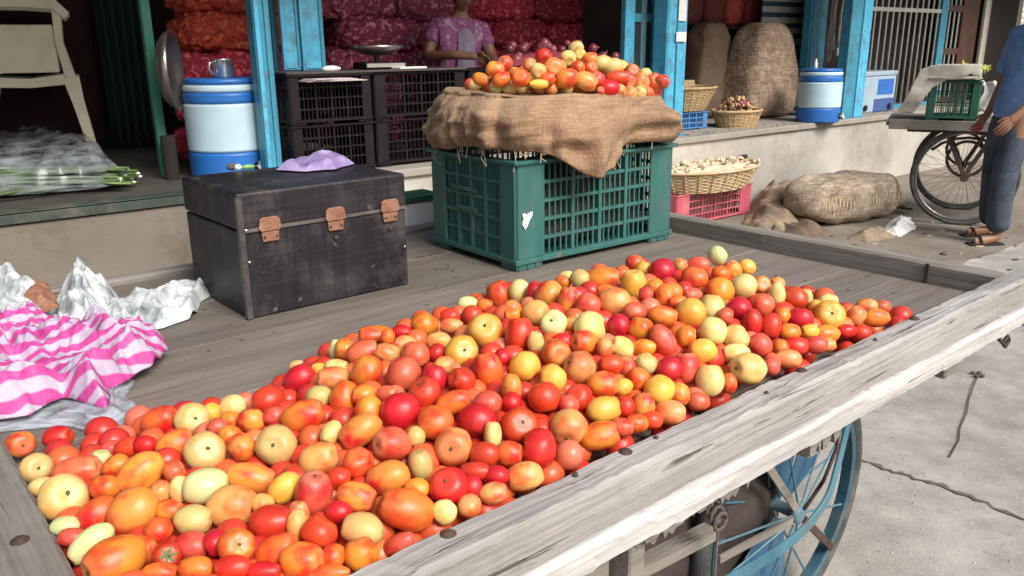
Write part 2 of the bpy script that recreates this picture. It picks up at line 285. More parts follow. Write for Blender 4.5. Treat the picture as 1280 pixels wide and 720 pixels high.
TOM = '''
-0.713 1.074 0.805 0.674 -0.711 0.198 1.222 0.0199 0.0169 T s|orange and red blotched tomato at the left end, between olive-tinged tan and red ones
-0.670 1.094 0.805 0.979 -0.057 0.195 0.361 0.0176 0.0239 R -|red oval tomato on the far edge, at the left end
-0.636 0.979 0.818 0.672 -0.655 0.344 0.471 0.0207 0.0176 K s|olive-tinged tan tomato showing its stem scar, at the left end of the heap
-0.566 0.953 0.826 0.969 0.096 0.229 5.631 0.0216 0.0334 P -|big salmon pink oval tomato, at the left end of the heap
-0.551 0.985 0.825 0.107 0.090 0.990 0.324 0.0131 0.0165 G -|small pale green tomato, at the left end of the heap
-0.554 1.019 0.823 0.266 -0.244 -0.933 2.291 0.0145 0.0138 P -|small salmon pink tomato at the left end, right of a small pale green one
-0.529 1.014 0.829 -0.931 0.052 -0.361 5.131 0.0137 0.0211 R -|small red oval tomato, at the left end of the heap
-0.502 1.010 0.834 -0.995 0.095 -0.038 4.461 0.0138 0.0177 R -|small red tomato at the left end, right of a small red one
-0.517 0.957 0.831 -0.868 -0.202 -0.454 2.618 0.0152 0.0190 O -|small orange tomato at the left end, right of a small pale green one
-0.471 0.925 0.838 -0.711 -0.475 -0.518 2.757 0.0231 0.0335 T -|big orange and red blotched oval tomato, at the left end of the heap
-0.551 0.889 0.827 0.623 -0.512 0.591 4.239 0.0292 0.0248 L s|big cream tomato showing its stem scar at the left end, left of an orange-red one
-0.596 0.922 0.822 0.999 -0.049 0.016 3.776 0.0133 0.0165 L -|small cream tomato, at the left end of the heap
-0.506 0.903 0.832 -1.000 -0.016 0.021 1.499 0.0154 0.0191 O -|small orange tomato at the left end, below a small pale green one
-0.486 0.840 0.833 -0.777 -0.442 -0.449 4.835 0.0184 0.0259 Q -|orange-red oval tomato at the left end, below a small orange one
-0.440 0.833 0.838 -0.717 -0.166 -0.677 5.113 0.0267 0.0324 T -|big orange and red blotched tomato, at the left end of the heap
-0.511 0.820 0.830 0.947 0.264 -0.181 4.093 0.0119 0.0177 G -|small pale green oval tomato, at the left end of the heap
-0.494 0.799 0.829 -0.999 0.032 -0.009 5.181 0.0114 0.0176 P -|small salmon pink oval tomato, at the left end of the heap
-0.463 0.781 0.833 -0.707 -0.500 -0.500 3.268 0.0164 0.0281 G -|pale green oval tomato, at the left end of the heap
-0.416 0.736 0.842 -0.701 -0.712 -0.048 0.275 0.0250 0.0343 O s|big orange oval tomato showing its stem scar, at the left end of the heap
-0.406 0.771 0.829 0.965 -0.221 0.139 0.621 0.0162 0.0204 O -|orange tomato, at the left end of the heap
-0.522 1.108 0.824 0.934 -0.041 0.356 4.314 0.0222 0.0304 Q -|orange-red oval tomato on the far edge, at the left end
-0.470 1.096 0.831 0.597 -0.683 0.421 2.346 0.0250 0.0212 L s|cream tomato showing its stem scar, at the left end of the heap
-0.452 1.126 0.828 0.966 0.259 -0.025 3.126 0.0147 0.0145 Y -|small yellow tomato on the far edge, at the left end
-0.428 1.146 0.828 -0.966 0.131 -0.222 5.432 0.0177 0.0235 L -|cream oval tomato on the far edge, at the left end
-0.415 1.047 0.841 -0.126 -0.337 -0.933 0.560 0.0145 0.0140 P -|small salmon pink tomato at the left end, left of a small orange one
-0.406 1.074 0.839 -0.153 -0.544 -0.825 1.347 0.0154 0.0144 O -|small orange tomato at the left end, below a cream one
-0.372 1.061 0.845 -0.969 0.226 -0.097 1.596 0.0170 0.0206 T -|orange and red blotched tomato at the left end, right of a cream one
-0.369 1.134 0.841 0.729 -0.177 -0.661 4.547 0.0250 0.0242 R -|red tomato, at the left end of the heap
-0.340 1.064 0.850 -0.991 0.122 -0.046 1.927 0.0143 0.0172 P -|small salmon pink tomato at the left end, below a red one
-0.456 1.002 0.838 0.856 0.438 0.275 3.947 0.0214 0.0278 O -|orange oval tomato, at the left end of the heap
-0.404 0.969 0.845 0.486 -0.647 0.587 5.806 0.0267 0.0227 L s|big cream tomato showing its stem scar at the left end, right of an orange one
-0.386 1.012 0.846 0.907 0.013 -0.421 3.739 0.0151 0.0153 O -|small orange tomato at the left end, right of a big cream one
-0.356 0.971 0.849 -0.763 -0.473 -0.441 2.373 0.0196 0.0186 T -|orange and red blotched tomato at the left end, below an orange and red blotched one
-0.310 0.967 0.854 0.047 -0.889 0.456 0.755 0.0266 0.0226 K s|big olive-tinged tan tomato showing its stem scar, at the left end of the heap
-0.426 0.922 0.842 0.763 0.580 0.285 2.955 0.0147 0.0140 P -|small salmon pink tomato at the left end, above a small cream one
-0.427 0.880 0.838 -0.696 0.254 0.671 0.555 0.0151 0.0144 B -|small peach tomato at the left end, left of a small cream one
-0.370 0.874 0.848 -0.987 -0.077 -0.141 4.926 0.0229 0.0283 G -|pale green tomato, at the left end of the heap
-0.403 0.879 0.841 0.093 -0.516 -0.852 4.902 0.0120 0.0179 L -|small cream oval tomato, at the left end of the heap
-0.320 0.892 0.849 0.971 0.043 -0.235 4.512 0.0182 0.0324 T -|orange and red blotched oval tomato at the left end, above a small peach one
-0.273 0.865 0.850 -0.671 -0.497 -0.550 4.813 0.0162 0.0224 Y -|yellow oval tomato, at the left end of the heap
-0.325 0.836 0.843 0.996 -0.042 -0.084 6.217 0.0250 0.0307 B -|big peach tomato, at the left end of the heap
-0.290 0.834 0.848 -0.196 -0.553 -0.810 1.711 0.0136 0.0123 B -|small peach tomato at the left end, above a red one
-0.398 0.834 0.840 0.998 -0.054 0.021 3.813 0.0137 0.0165 O -|small orange tomato at the left end, below a small peach one
-0.361 0.811 0.842 0.988 0.122 -0.089 2.513 0.0178 0.0222 K -|olive-tinged tan tomato, at the left end of the heap
-0.395 0.797 0.838 0.691 0.031 -0.722 4.342 0.0157 0.0155 Q -|small orange-red tomato, at the left end of the heap
-0.349 0.772 0.835 -0.964 0.225 -0.140 5.718 0.0159 0.0213 P -|salmon pink oval tomato at the left end, above a small orange-red one
-0.367 0.750 0.838 0.449 -0.736 0.507 5.257 0.0152 0.0139 R c|small red tomato with green calyx, at the left end of the heap
-0.296 0.758 0.843 0.506 -0.636 0.583 6.134 0.0197 0.0168 O s|orange tomato showing its stem scar, at the left end of the heap
-0.271 0.804 0.843 0.994 0.108 0.021 1.469 0.0195 0.0268 R -|red oval tomato, at the left end of the heap
-0.254 0.762 0.834 0.889 -0.025 0.458 5.201 0.0187 0.0266 Q -|orange-red oval tomato at the left end, left of an orange one
-0.290 0.727 0.838 -1.000 -0.005 0.016 3.969 0.0137 0.0203 R -|small red oval tomato at the left end, below an orange one
-0.330 0.729 0.837 -0.972 0.197 -0.128 0.127 0.0129 0.0195 Q -|small orange-red oval tomato at the left end, below a salmon pink one
-0.364 0.723 0.835 0.975 0.174 -0.137 0.038 0.0116 0.0200 Q -|small orange-red oval tomato at the left end, below a small red one
-0.322 0.769 0.840 -0.787 -0.561 -0.255 4.433 0.0144 0.0142 D -|small deep crimson tomato at the left end, left of an orange one
-0.258 0.725 0.835 0.999 0.034 -0.036 2.896 0.0107 0.0196 R -|small red oval tomato at the left end, below an orange-red one
-0.240 0.794 0.844 -0.018 -0.257 -0.966 0.012 0.0118 0.0194 B -|small peach oval tomato at the left end, below a small peach one
-0.350 1.245 0.831 -0.826 -0.100 -0.555 1.728 0.0232 0.0295 R -|red tomato on the far edge, left of centre
-0.384 1.365 0.805 -0.972 0.220 -0.078 0.643 0.0113 0.0194 L -|small cream oval tomato on the far edge, left of centre
-0.351 1.352 0.817 0.996 -0.083 0.022 0.362 0.0115 0.0203 D -|small deep crimson oval tomato on the far edge, left of centre
-0.315 1.376 0.831 -0.012 0.381 0.925 1.757 0.0149 0.0230 G -|pale green oval tomato on the far edge, left of centre
-0.294 1.350 0.842 0.968 0.249 0.035 1.410 0.0215 0.0194 T -|orange and red blotched tomato on the far edge, left of centre
-0.322 1.271 0.835 0.967 -0.240 0.087 1.069 0.0133 0.0171 Y -|small yellow tomato on the far edge, left of centre
-0.290 1.256 0.848 0.999 -0.047 0.008 3.789 0.0123 0.0211 L -|small cream oval tomato left of centre, above a peach one
-0.280 1.188 0.854 -0.948 -0.289 0.132 2.557 0.0195 0.0295 B -|peach oval tomato left of centre, below a small cream one
-0.245 1.384 0.855 -0.943 -0.311 0.122 4.035 0.0185 0.0369 Q -|orange-red oval tomato left of centre, left of a small orange-red one
-0.195 1.367 0.867 -0.999 -0.037 0.024 5.504 0.0132 0.0197 R -|small red oval tomato left of centre, right of a small orange-red one
-0.251 1.290 0.859 0.940 0.181 0.290 3.826 0.0210 0.0303 P -|salmon pink oval tomato, left of centre of the heap
-0.225 1.181 0.868 0.938 0.139 -0.317 5.494 0.0280 0.0261 O -|big orange tomato, left of centre of the heap
-0.203 1.248 0.873 -0.936 -0.116 0.333 4.677 0.0162 0.0251 B -|peach oval tomato left of centre, left of a peach one
-0.178 1.275 0.877 -0.993 -0.109 0.052 5.710 0.0160 0.0213 B -|peach oval tomato left of centre, left of a salmon pink one
-0.163 1.239 0.880 0.475 -0.681 -0.558 5.539 0.0164 0.0154 P -|small salmon pink tomato left of centre, left of a salmon pink one
-0.164 1.142 0.879 -0.697 0.578 0.424 1.363 0.0279 0.0258 P -|big salmon pink tomato, left of centre of the heap
-0.284 1.107 0.859 -0.077 -0.487 -0.870 0.864 0.0201 0.0187 K -|olive-tinged tan tomato, left of centre of the heap
-0.292 1.044 0.859 0.943 0.144 0.300 3.945 0.0232 0.0334 O -|big orange oval tomato, at the left end of the heap
-0.246 1.095 0.863 -0.208 -0.555 -0.805 0.735 0.0205 0.0274 Q -|orange-red oval tomato left of centre, left of a small orange one
-0.215 1.084 0.872 -0.987 -0.144 0.075 5.880 0.0155 0.0185 O -|small orange tomato, left of centre of the heap
-0.198 1.032 0.870 0.005 -0.366 -0.931 4.185 0.0195 0.0236 O -|orange tomato left of centre, below a small orange one
-0.180 1.082 0.875 0.955 -0.275 0.111 4.071 0.0125 0.0169 P -|small salmon pink oval tomato, left of centre of the heap
-0.154 1.024 0.873 0.045 -0.265 -0.963 3.073 0.0273 0.0272 R -|big red tomato, left of centre of the heap
-0.241 0.983 0.863 -0.341 -0.798 -0.498 4.305 0.0132 0.0192 L s|small cream oval tomato showing its stem scar, at the left end of the heap
-0.203 0.981 0.866 -0.818 -0.311 -0.484 1.430 0.0208 0.0327 T -|orange and red blotched oval tomato at the left end, below an orange one
-0.244 0.922 0.858 0.929 -0.160 0.333 5.647 0.0208 0.0268 B -|peach tomato, at the left end of the heap
-0.235 0.852 0.850 0.139 0.085 0.987 2.738 0.0224 0.0291 P -|salmon pink oval tomato at the left end, above a small peach one
-0.192 0.906 0.859 0.044 -0.417 0.908 1.036 0.0203 0.0204 Q -|orange-red tomato, at the left end of the heap
-0.211 0.880 0.854 0.985 -0.155 0.076 0.264 0.0135 0.0161 R -|small red tomato at the left end, left of an orange-red one
-0.155 0.945 0.865 -0.797 -0.533 0.284 5.566 0.0223 0.0267 P s|salmon pink tomato showing its stem scar, at the left end of the heap
-0.152 0.880 0.854 -0.951 0.061 -0.301 3.484 0.0210 0.0289 T -|orange and red blotched oval tomato at the left end, left of a small orange one
-0.127 0.962 0.866 -0.985 -0.123 0.120 1.490 0.0143 0.0132 K -|small olive-tinged tan tomato, left of centre of the heap
-0.115 0.905 0.857 -0.145 0.167 0.975 2.877 0.0154 0.0211 K -|olive-tinged tan oval tomato, left of centre of the heap
-0.183 0.845 0.849 0.966 -0.160 -0.203 4.226 0.0178 0.0249 T -|orange and red blotched oval tomato at the left end, below a small red one
-0.116 0.865 0.847 -0.994 0.096 -0.044 5.463 0.0131 0.0168 O -|small orange oval tomato by the near rim, at the left end
-0.124 0.828 0.843 -0.919 -0.123 0.375 3.202 0.0241 0.0362 Q -|big orange-red oval tomato by the near rim, at the left end
-0.245 0.819 0.842 0.025 0.229 0.973 1.840 0.0120 0.0185 B -|small peach oval tomato at the left end, above a small peach one
-0.213 0.782 0.843 0.478 0.447 0.757 0.076 0.0200 0.0181 R -|red tomato by the near rim, at the left end
-0.169 0.795 0.838 -0.984 0.131 0.122 2.766 0.0185 0.0257 K -|olive-tinged tan oval tomato by the near rim, at the left end
-0.165 0.761 0.830 -0.323 0.421 0.847 1.122 0.0192 0.0193 O -|orange tomato by the near rim, at the left end
-0.194 0.756 0.830 -0.865 0.277 0.419 2.926 0.0146 0.0142 Q -|small orange-red tomato by the near rim, at the left end
-0.223 0.741 0.837 0.981 -0.165 0.103 1.265 0.0191 0.0251 O -|orange oval tomato by the near rim, at the left end
-0.128 0.787 0.824 -0.820 0.086 -0.566 0.035 0.0114 0.0216 P -|small salmon pink oval tomato by the near rim, at the left end
-0.195 0.730 0.829 -1.000 -0.006 0.017 2.654 0.0091 0.0250 Q -|small orange-red oval tomato by the near rim, at the left end
-0.199 0.818 0.846 -1.000 -0.009 0.018 5.701 0.0130 0.0161 D -|small deep crimson tomato at the left end, left of an orange and red blotched one
-0.157 1.393 0.871 0.378 0.555 0.741 2.515 0.0251 0.0232 O -|orange tomato left of centre, above a peach one
-0.219 1.347 0.865 -0.958 -0.018 0.286 1.556 0.0149 0.0141 Q -|small orange-red tomato, left of centre of the heap
-0.115 1.424 0.876 -1.000 0.029 0.001 5.156 0.0152 0.0204 R -|small red oval tomato left of centre, left of a pale green one
-0.107 1.348 0.884 -0.998 0.062 -0.011 5.072 0.0145 0.0224 B -|peach oval tomato left of centre, above a peach one
-0.086 1.516 0.870 -0.997 0.074 -0.013 2.600 0.0162 0.0216 G -|pale green oval tomato, in the centre of the heap
-0.046 1.299 0.893 0.002 -0.738 0.675 5.194 0.0306 0.0260 Y s|big yellow tomato showing its stem scar left of centre, below a small orange-red one
-0.080 1.207 0.890 0.309 -0.826 0.471 0.579 0.0266 0.0226 Y s|big yellow tomato showing its stem scar left of centre, right of a small peach one
-0.122 1.264 0.886 -0.998 -0.049 0.029 3.047 0.0169 0.0225 B -|peach oval tomato left of centre, below a peach one
-0.119 1.213 0.886 -0.816 0.572 0.088 5.299 0.0155 0.0143 D -|small deep crimson tomato left of centre, below a peach one
-0.152 1.206 0.884 0.547 -0.307 -0.779 0.848 0.0229 0.0228 P -|salmon pink tomato left of centre, right of a small salmon pink one
-0.024 1.549 0.878 -0.324 0.094 0.941 3.561 0.0275 0.0330 Q -|big orange-red tomato in the centre, right of a small orange-red one
0.015 1.529 0.890 -0.009 -0.185 -0.983 1.096 0.0211 0.0267 L -|cream tomato in the centre, right of a big orange-red one
-0.051 1.471 0.882 0.986 -0.163 0.041 1.295 0.0131 0.0173 Q -|small orange-red oval tomato in the centre, right of a pale green one
0.001 1.365 0.897 -0.965 -0.245 0.092 3.932 0.0135 0.0182 O -|small orange oval tomato, left of centre of the heap
0.012 1.264 0.897 0.011 0.372 0.928 4.970 0.0245 0.0323 R -|big red oval tomato, left of centre of the heap
0.037 1.231 0.895 0.002 0.009 1.000 4.746 0.0133 0.0206 L -|small cream oval tomato left of centre, right of a big red one
0.018 1.148 0.887 0.554 -0.324 -0.767 1.461 0.0244 0.0243 Y -|yellow tomato left of centre, right of a small deep crimson one
-0.016 1.179 0.890 0.841 0.343 0.418 5.479 0.0150 0.0151 D -|small deep crimson tomato left of centre, right of an orange-red one
-0.037 1.141 0.887 -0.334 0.308 0.891 1.145 0.0224 0.0295 Q -|orange-red oval tomato left of centre, left of a small deep crimson one
-0.103 1.158 0.887 0.961 0.253 -0.112 5.695 0.0138 0.0171 B -|small peach tomato, left of centre of the heap
-0.114 1.114 0.884 0.026 0.120 0.992 3.954 0.0183 0.0221 D -|deep crimson tomato left of centre, below a small deep crimson one
-0.125 1.072 0.879 -0.445 -0.216 0.869 5.675 0.0245 0.0232 D -|deep crimson tomato left of centre, right of a big salmon pink one
-0.074 1.102 0.885 -0.715 -0.439 0.544 3.149 0.0205 0.0209 R -|red tomato left of centre, right of a small peach one
-0.083 1.042 0.878 0.943 0.173 0.285 6.079 0.0161 0.0273 Q -|orange-red oval tomato left of centre, below a red one
-0.104 0.990 0.871 -0.214 -0.449 -0.868 5.573 0.0256 0.0254 Q -|orange-red tomato, left of centre of the heap
-0.035 1.042 0.876 0.034 -0.131 -0.991 3.289 0.0202 0.0181 P -|salmon pink tomato left of centre, above a deep crimson one
-0.048 1.000 0.869 -0.039 -0.770 -0.637 3.387 0.0258 0.0241 D -|deep crimson tomato left of centre, left of a small cream one
-0.002 1.082 0.879 -0.010 -0.146 -0.989 5.944 0.0155 0.0245 T -|orange and red blotched oval tomato, left of centre of the heap
-0.002 1.048 0.874 -0.912 0.299 0.279 5.526 0.0154 0.0151 D -|small deep crimson tomato left of centre, below an orange and red blotched one
-0.077 0.942 0.862 -0.098 -0.944 0.315 4.052 0.0249 0.0212 B s|peach tomato showing its stem scar, left of centre of the heap
-0.027 0.971 0.864 0.011 0.259 0.966 5.069 0.0121 0.0194 L -|small cream oval tomato left of centre, right of a deep crimson one
0.008 0.997 0.864 0.265 -0.722 0.639 1.558 0.0258 0.0219 R s|red tomato showing its stem scar, left of centre of the heap
-0.037 0.933 0.855 -0.962 0.246 -0.119 3.064 0.0168 0.0206 D -|deep crimson tomato by the near rim, left of centre
-0.005 0.942 0.852 0.991 -0.125 0.054 4.355 0.0159 0.0192 Q -|small orange-red tomato left of centre, below a small cream one
0.032 0.960 0.849 -0.993 0.041 0.115 5.709 0.0259 0.0241 R -|red tomato by the near rim, left of centre
-0.078 0.867 0.850 -0.200 -0.633 0.748 1.711 0.0235 0.0199 R s|red tomato showing its stem scar by the near rim, left of centre
-0.051 0.880 0.838 -0.015 -0.200 -0.980 2.472 0.0136 0.0174 D -|small deep crimson oval tomato left of centre, below a small deep crimson one
-0.048 0.904 0.848 -0.990 0.126 -0.058 5.069 0.0116 0.0202 D -|small deep crimson oval tomato left of centre, above a small deep crimson one
-0.022 0.901 0.843 -0.962 0.244 -0.126 4.322 0.0135 0.0174 D -|small deep crimson tomato by the near rim, left of centre
0.013 0.913 0.835 -0.986 -0.122 -0.114 2.193 0.0191 0.0252 B -|peach oval tomato left of centre, below a red one
-0.025 0.874 0.835 0.987 0.057 0.150 4.807 0.0132 0.0186 B -|small peach oval tomato by the near rim, left of centre
-0.053 0.850 0.832 0.116 -0.247 -0.962 2.215 0.0150 0.0146 B -|small peach tomato by the near rim, left of centre
-0.081 0.833 0.835 -0.708 -0.409 -0.576 1.345 0.0153 0.0152 L -|small cream tomato by the near rim, at the left end
0.045 1.501 0.896 0.017 0.511 0.860 5.227 0.0191 0.0230 D -|deep crimson tomato in the centre, left of a big orange and red blotched one
0.070 1.466 0.902 -0.922 0.381 -0.070 0.789 0.0284 0.0281 T -|big orange and red blotched tomato, in the centre of the heap
0.103 1.418 0.906 0.009 0.259 0.966 0.670 0.0196 0.0305 T -|orange and red blotched oval tomato, in the centre of the heap
0.101 1.567 0.898 -1.000 0.023 0.004 1.251 0.0141 0.0173 Q -|small orange-red tomato, in the centre of the heap
0.113 1.626 0.893 -0.945 0.318 -0.079 2.157 0.0126 0.0192 L -|small cream oval tomato, in the centre of the heap
0.136 1.561 0.903 -0.902 -0.096 -0.421 2.588 0.0234 0.0218 K -|olive-tinged tan tomato, in the centre of the heap
0.183 1.553 0.908 0.959 -0.274 0.067 5.745 0.0247 0.0352 O -|big orange oval tomato, in the centre of the heap
0.042 1.359 0.901 0.607 0.353 -0.712 0.637 0.0257 0.0262 B -|peach tomato, in the centre of the heap
0.069 1.302 0.902 -0.263 -0.726 0.635 5.730 0.0238 0.0202 G s|pale green tomato showing its stem scar, left of centre of the heap
0.101 1.308 0.900 -0.215 0.700 0.681 5.408 0.0145 0.0132 B -|small peach tomato, in the centre of the heap
0.135 1.386 0.907 -0.493 -0.649 -0.580 1.012 0.0237 0.0227 P -|salmon pink tomato in the centre, right of an orange and red blotched one
0.174 1.465 0.910 -0.998 -0.058 0.028 4.280 0.0132 0.0178 O -|small orange oval tomato in the centre, below a big orange one
0.183 1.396 0.909 -0.998 0.065 -0.010 0.084 0.0268 0.0322 B -|big peach tomato, in the centre of the heap
0.129 1.282 0.900 1.000 -0.008 0.020 2.033 0.0292 0.0281 L -|big cream tomato, in the centre of the heap
0.115 1.232 0.894 -0.840 -0.506 0.196 1.752 0.0202 0.0247 O s|orange tomato showing its stem scar, left of centre of the heap
0.179 1.299 0.899 0.970 0.129 0.207 2.643 0.0209 0.0197 D -|deep crimson tomato in the centre, left of an orange one
0.213 1.354 0.905 0.987 0.150 -0.060 2.224 0.0174 0.0224 P -|salmon pink tomato in the centre, above an orange one
0.214 1.289 0.896 0.270 0.371 0.888 5.956 0.0215 0.0215 O -|orange tomato in the centre, below a salmon pink one
0.173 1.227 0.887 -0.766 -0.398 0.506 1.965 0.0175 0.0246 L s|cream oval tomato showing its stem scar, in the centre of the heap
0.263 1.691 0.904 -0.984 -0.172 0.056 3.855 0.0178 0.0220 Q -|orange-red tomato, in the centre of the heap
0.269 1.610 0.911 0.447 0.143 0.883 4.147 0.0192 0.0195 Y -|yellow tomato in the centre, right of an orange-red one
0.231 1.494 0.912 -0.035 -0.019 0.999 4.376 0.0253 0.0333 Y -|big yellow oval tomato, in the centre of the heap
0.246 1.439 0.910 -0.991 0.136 0.016 6.246 0.0153 0.0155 P -|small salmon pink tomato in the centre, left of an orange one
0.268 1.466 0.911 0.002 -0.213 -0.977 0.781 0.0171 0.0218 O -|orange tomato in the centre, right of a small salmon pink one
0.302 1.584 0.914 -0.881 0.001 -0.473 4.976 0.0281 0.0274 D -|big deep crimson tomato, in the centre of the heap
0.280 1.427 0.910 -0.064 -0.547 -0.835 1.887 0.0182 0.0244 Q -|orange-red oval tomato, in the centre of the heap
0.261 1.341 0.900 0.983 -0.080 -0.168 2.578 0.0195 0.0281 O -|orange oval tomato, in the centre of the heap
0.210 1.230 0.885 -0.967 0.241 -0.080 1.905 0.0139 0.0206 O -|small orange oval tomato in the centre, above a cream one
0.079 1.236 0.895 0.983 -0.177 0.054 5.510 0.0133 0.0179 R -|small red oval tomato left of centre, above an orange and red blotched one
0.067 1.192 0.891 0.353 -0.888 0.296 3.915 0.0233 0.0227 T -|orange and red blotched tomato, left of centre of the heap
0.101 1.154 0.883 -0.859 -0.159 0.487 5.087 0.0256 0.0251 B -|peach tomato, left of centre of the heap
0.058 1.116 0.880 -0.994 0.066 0.086 1.771 0.0220 0.0213 Y -|yellow tomato left of centre, above a red one
0.045 1.067 0.872 0.097 -0.416 -0.904 4.143 0.0247 0.0234 R -|red tomato left of centre, below a yellow one
0.094 1.080 0.866 -0.395 -0.638 0.661 3.056 0.0203 0.0201 R -|red tomato left of centre, right of a small salmon pink one
0.078 1.055 0.867 -0.520 0.137 -0.843 0.714 0.0151 0.0139 P -|small salmon pink tomato left of centre, left of a red one
0.133 1.114 0.872 0.996 -0.091 0.027 0.480 0.0196 0.0252 O -|orange tomato left of centre, left of a small yellow one
0.163 1.120 0.864 0.559 -0.355 -0.750 4.915 0.0150 0.0136 Y -|small yellow tomato, left of centre of the heap
0.151 1.169 0.881 -0.991 -0.122 0.060 0.820 0.0153 0.0210 R -|red oval tomato, left of centre of the heap
0.146 1.213 0.891 -0.024 -0.394 -0.919 1.616 0.0132 0.0176 B -|small peach oval tomato, in the centre of the heap
0.207 1.183 0.876 0.707 0.482 0.518 0.180 0.0178 0.0173 L -|cream tomato in the centre, below a small orange one
0.189 1.144 0.867 -0.572 -0.075 -0.817 2.148 0.0187 0.0182 O -|orange tomato left of centre, below a cream one
0.177 1.169 0.874 0.016 0.322 0.946 2.871 0.0128 0.0156 P -|small salmon pink tomato left of centre, above an orange one
0.217 1.123 0.858 -0.530 0.611 0.589 3.217 0.0239 0.0232 Y -|yellow tomato by the near rim, left of centre
0.188 1.088 0.849 0.020 0.341 0.940 5.103 0.0183 0.0223 T -|orange and red blotched tomato by the near rim, left of centre
0.160 1.073 0.854 0.003 -0.186 -0.983 5.882 0.0143 0.0172 R -|small red tomato left of centre, left of an orange and red blotched one
0.128 1.059 0.857 0.946 0.303 0.116 2.646 0.0188 0.0266 Y -|yellow oval tomato by the near rim, left of centre
0.074 1.010 0.854 -0.177 -0.918 -0.355 0.730 0.0259 0.0261 B -|peach tomato by the near rim, left of centre
0.117 1.008 0.842 0.968 0.068 0.240 0.518 0.0194 0.0302 O -|orange oval tomato by the near rim, left of centre
0.151 1.033 0.842 1.000 -0.030 0.003 1.501 0.0137 0.0176 P -|small salmon pink tomato by the near rim, left of centre
0.173 1.049 0.840 -0.968 -0.220 0.117 2.162 0.0140 0.0181 Q -|small orange-red tomato left of centre, right of a small salmon pink one
0.197 1.061 0.839 -0.989 -0.126 0.072 5.234 0.0132 0.0162 R -|small red tomato left of centre, right of a small orange-red one
0.346 1.627 0.914 0.199 0.065 0.978 2.180 0.0171 0.0174 B -|small peach tomato, right of centre of the heap
0.383 1.628 0.915 -0.950 0.304 -0.070 4.017 0.0171 0.0247 P -|salmon pink oval tomato, right of centre of the heap
0.356 1.534 0.912 -0.304 -0.094 -0.948 1.858 0.0276 0.0252 Q -|big orange-red tomato in the centre, below a salmon pink one
0.477 1.839 0.880 -0.773 0.148 -0.617 3.052 0.0241 0.0227 G -|pale green tomato, right of centre of the heap
0.414 1.564 0.913 -0.992 0.125 -0.024 6.264 0.0172 0.0204 Q -|orange-red tomato, right of centre of the heap
0.450 1.609 0.909 -0.480 0.293 0.827 0.045 0.0176 0.0227 T -|orange and red blotched oval tomato, right of centre of the heap
0.488 1.641 0.904 -0.013 -0.518 -0.855 4.362 0.0188 0.0189 Y -|yellow tomato, right of centre of the heap
0.390 1.473 0.905 -0.853 0.315 -0.417 0.525 0.0278 0.0276 O -|big orange tomato, in the centre of the heap
0.444 1.504 0.904 0.466 0.049 -0.884 4.474 0.0268 0.0250 L -|big cream tomato, right of centre of the heap
0.482 1.519 0.902 0.038 -0.926 0.376 3.619 0.0193 0.0194 B -|peach tomato, right of centre of the heap
0.410 1.408 0.891 0.750 -0.368 -0.550 0.089 0.0218 0.0223 D -|deep crimson tomato in the centre, right of a small salmon pink one
0.422 1.361 0.881 0.012 -0.209 -0.978 1.583 0.0175 0.0253 R -|red oval tomato, in the centre of the heap
0.375 1.366 0.891 0.988 -0.146 -0.049 1.061 0.0153 0.0155 P -|small salmon pink tomato in the centre, right of a cream one
0.460 1.433 0.889 -0.849 0.427 0.310 4.376 0.0229 0.0220 P -|salmon pink tomato in the centre, above a red one
0.314 1.367 0.897 0.470 -0.196 -0.860 4.458 0.0278 0.0280 Y -|big yellow tomato, in the centre of the heap
0.358 1.397 0.896 0.063 0.484 0.873 1.553 0.0233 0.0277 L -|cream tomato in the centre, left of a small salmon pink one
0.338 1.307 0.884 -0.830 0.450 0.330 0.375 0.0253 0.0258 L -|cream tomato in the centre, below a cream one
0.334 1.448 0.906 -0.959 -0.268 0.092 3.613 0.0130 0.0191 P -|small salmon pink oval tomato, in the centre of the heap
0.299 1.455 0.905 -0.021 -0.333 -0.943 1.269 0.0186 0.0229 O -|orange tomato in the centre, right of an orange-red one
0.298 1.402 0.906 -0.998 0.055 -0.006 4.794 0.0128 0.0189 Q -|small orange-red oval tomato in the centre, below an orange one
0.289 1.280 0.885 0.986 -0.166 0.004 1.343 0.0193 0.0182 O -|orange tomato in the centre, left of a yellow one
0.379 1.306 0.872 0.736 -0.285 0.615 0.702 0.0240 0.0229 L -|cream tomato in the centre, left of a red one
0.419 1.298 0.861 -0.779 0.346 -0.522 3.018 0.0217 0.0199 P -|salmon pink tomato in the centre, above a small salmon pink one
0.502 1.480 0.895 -0.077 -0.474 -0.877 4.410 0.0157 0.0246 L -|cream oval tomato, right of centre of the heap
0.522 1.547 0.897 -0.880 -0.454 0.141 2.951 0.0137 0.0177 B s|small peach oval tomato showing its stem scar, right of centre of the heap
0.307 1.244 0.873 -1.000 0.006 0.009 2.677 0.0202 0.0250 Y -|yellow tomato in the centre, right of an orange one
0.246 1.253 0.885 0.411 -0.271 -0.870 5.189 0.0203 0.0341 P -|salmon pink oval tomato, in the centre of the heap
0.241 1.175 0.869 0.429 -0.481 -0.765 3.548 0.0211 0.0211 D -|deep crimson tomato by the near rim, in the centre
0.272 1.198 0.863 0.031 0.373 0.927 5.190 0.0222 0.0270 P -|salmon pink tomato in the centre, below a yellow one
0.305 1.174 0.852 0.053 0.446 0.894 4.458 0.0219 0.0273 L -|cream tomato by the near rim, in the centre
0.368 1.264 0.860 -0.997 -0.065 0.036 3.815 0.0165 0.0255 L -|cream oval tomato by the near rim, in the centre
0.378 1.224 0.850 -0.874 -0.448 0.191 6.046 0.0264 0.0326 L s|big cream tomato showing its stem scar by the near rim, in the centre
0.250 1.130 0.847 -0.060 -0.505 -0.861 3.384 0.0150 0.0190 T -|small orange and red blotched tomato by the near rim, in the centre
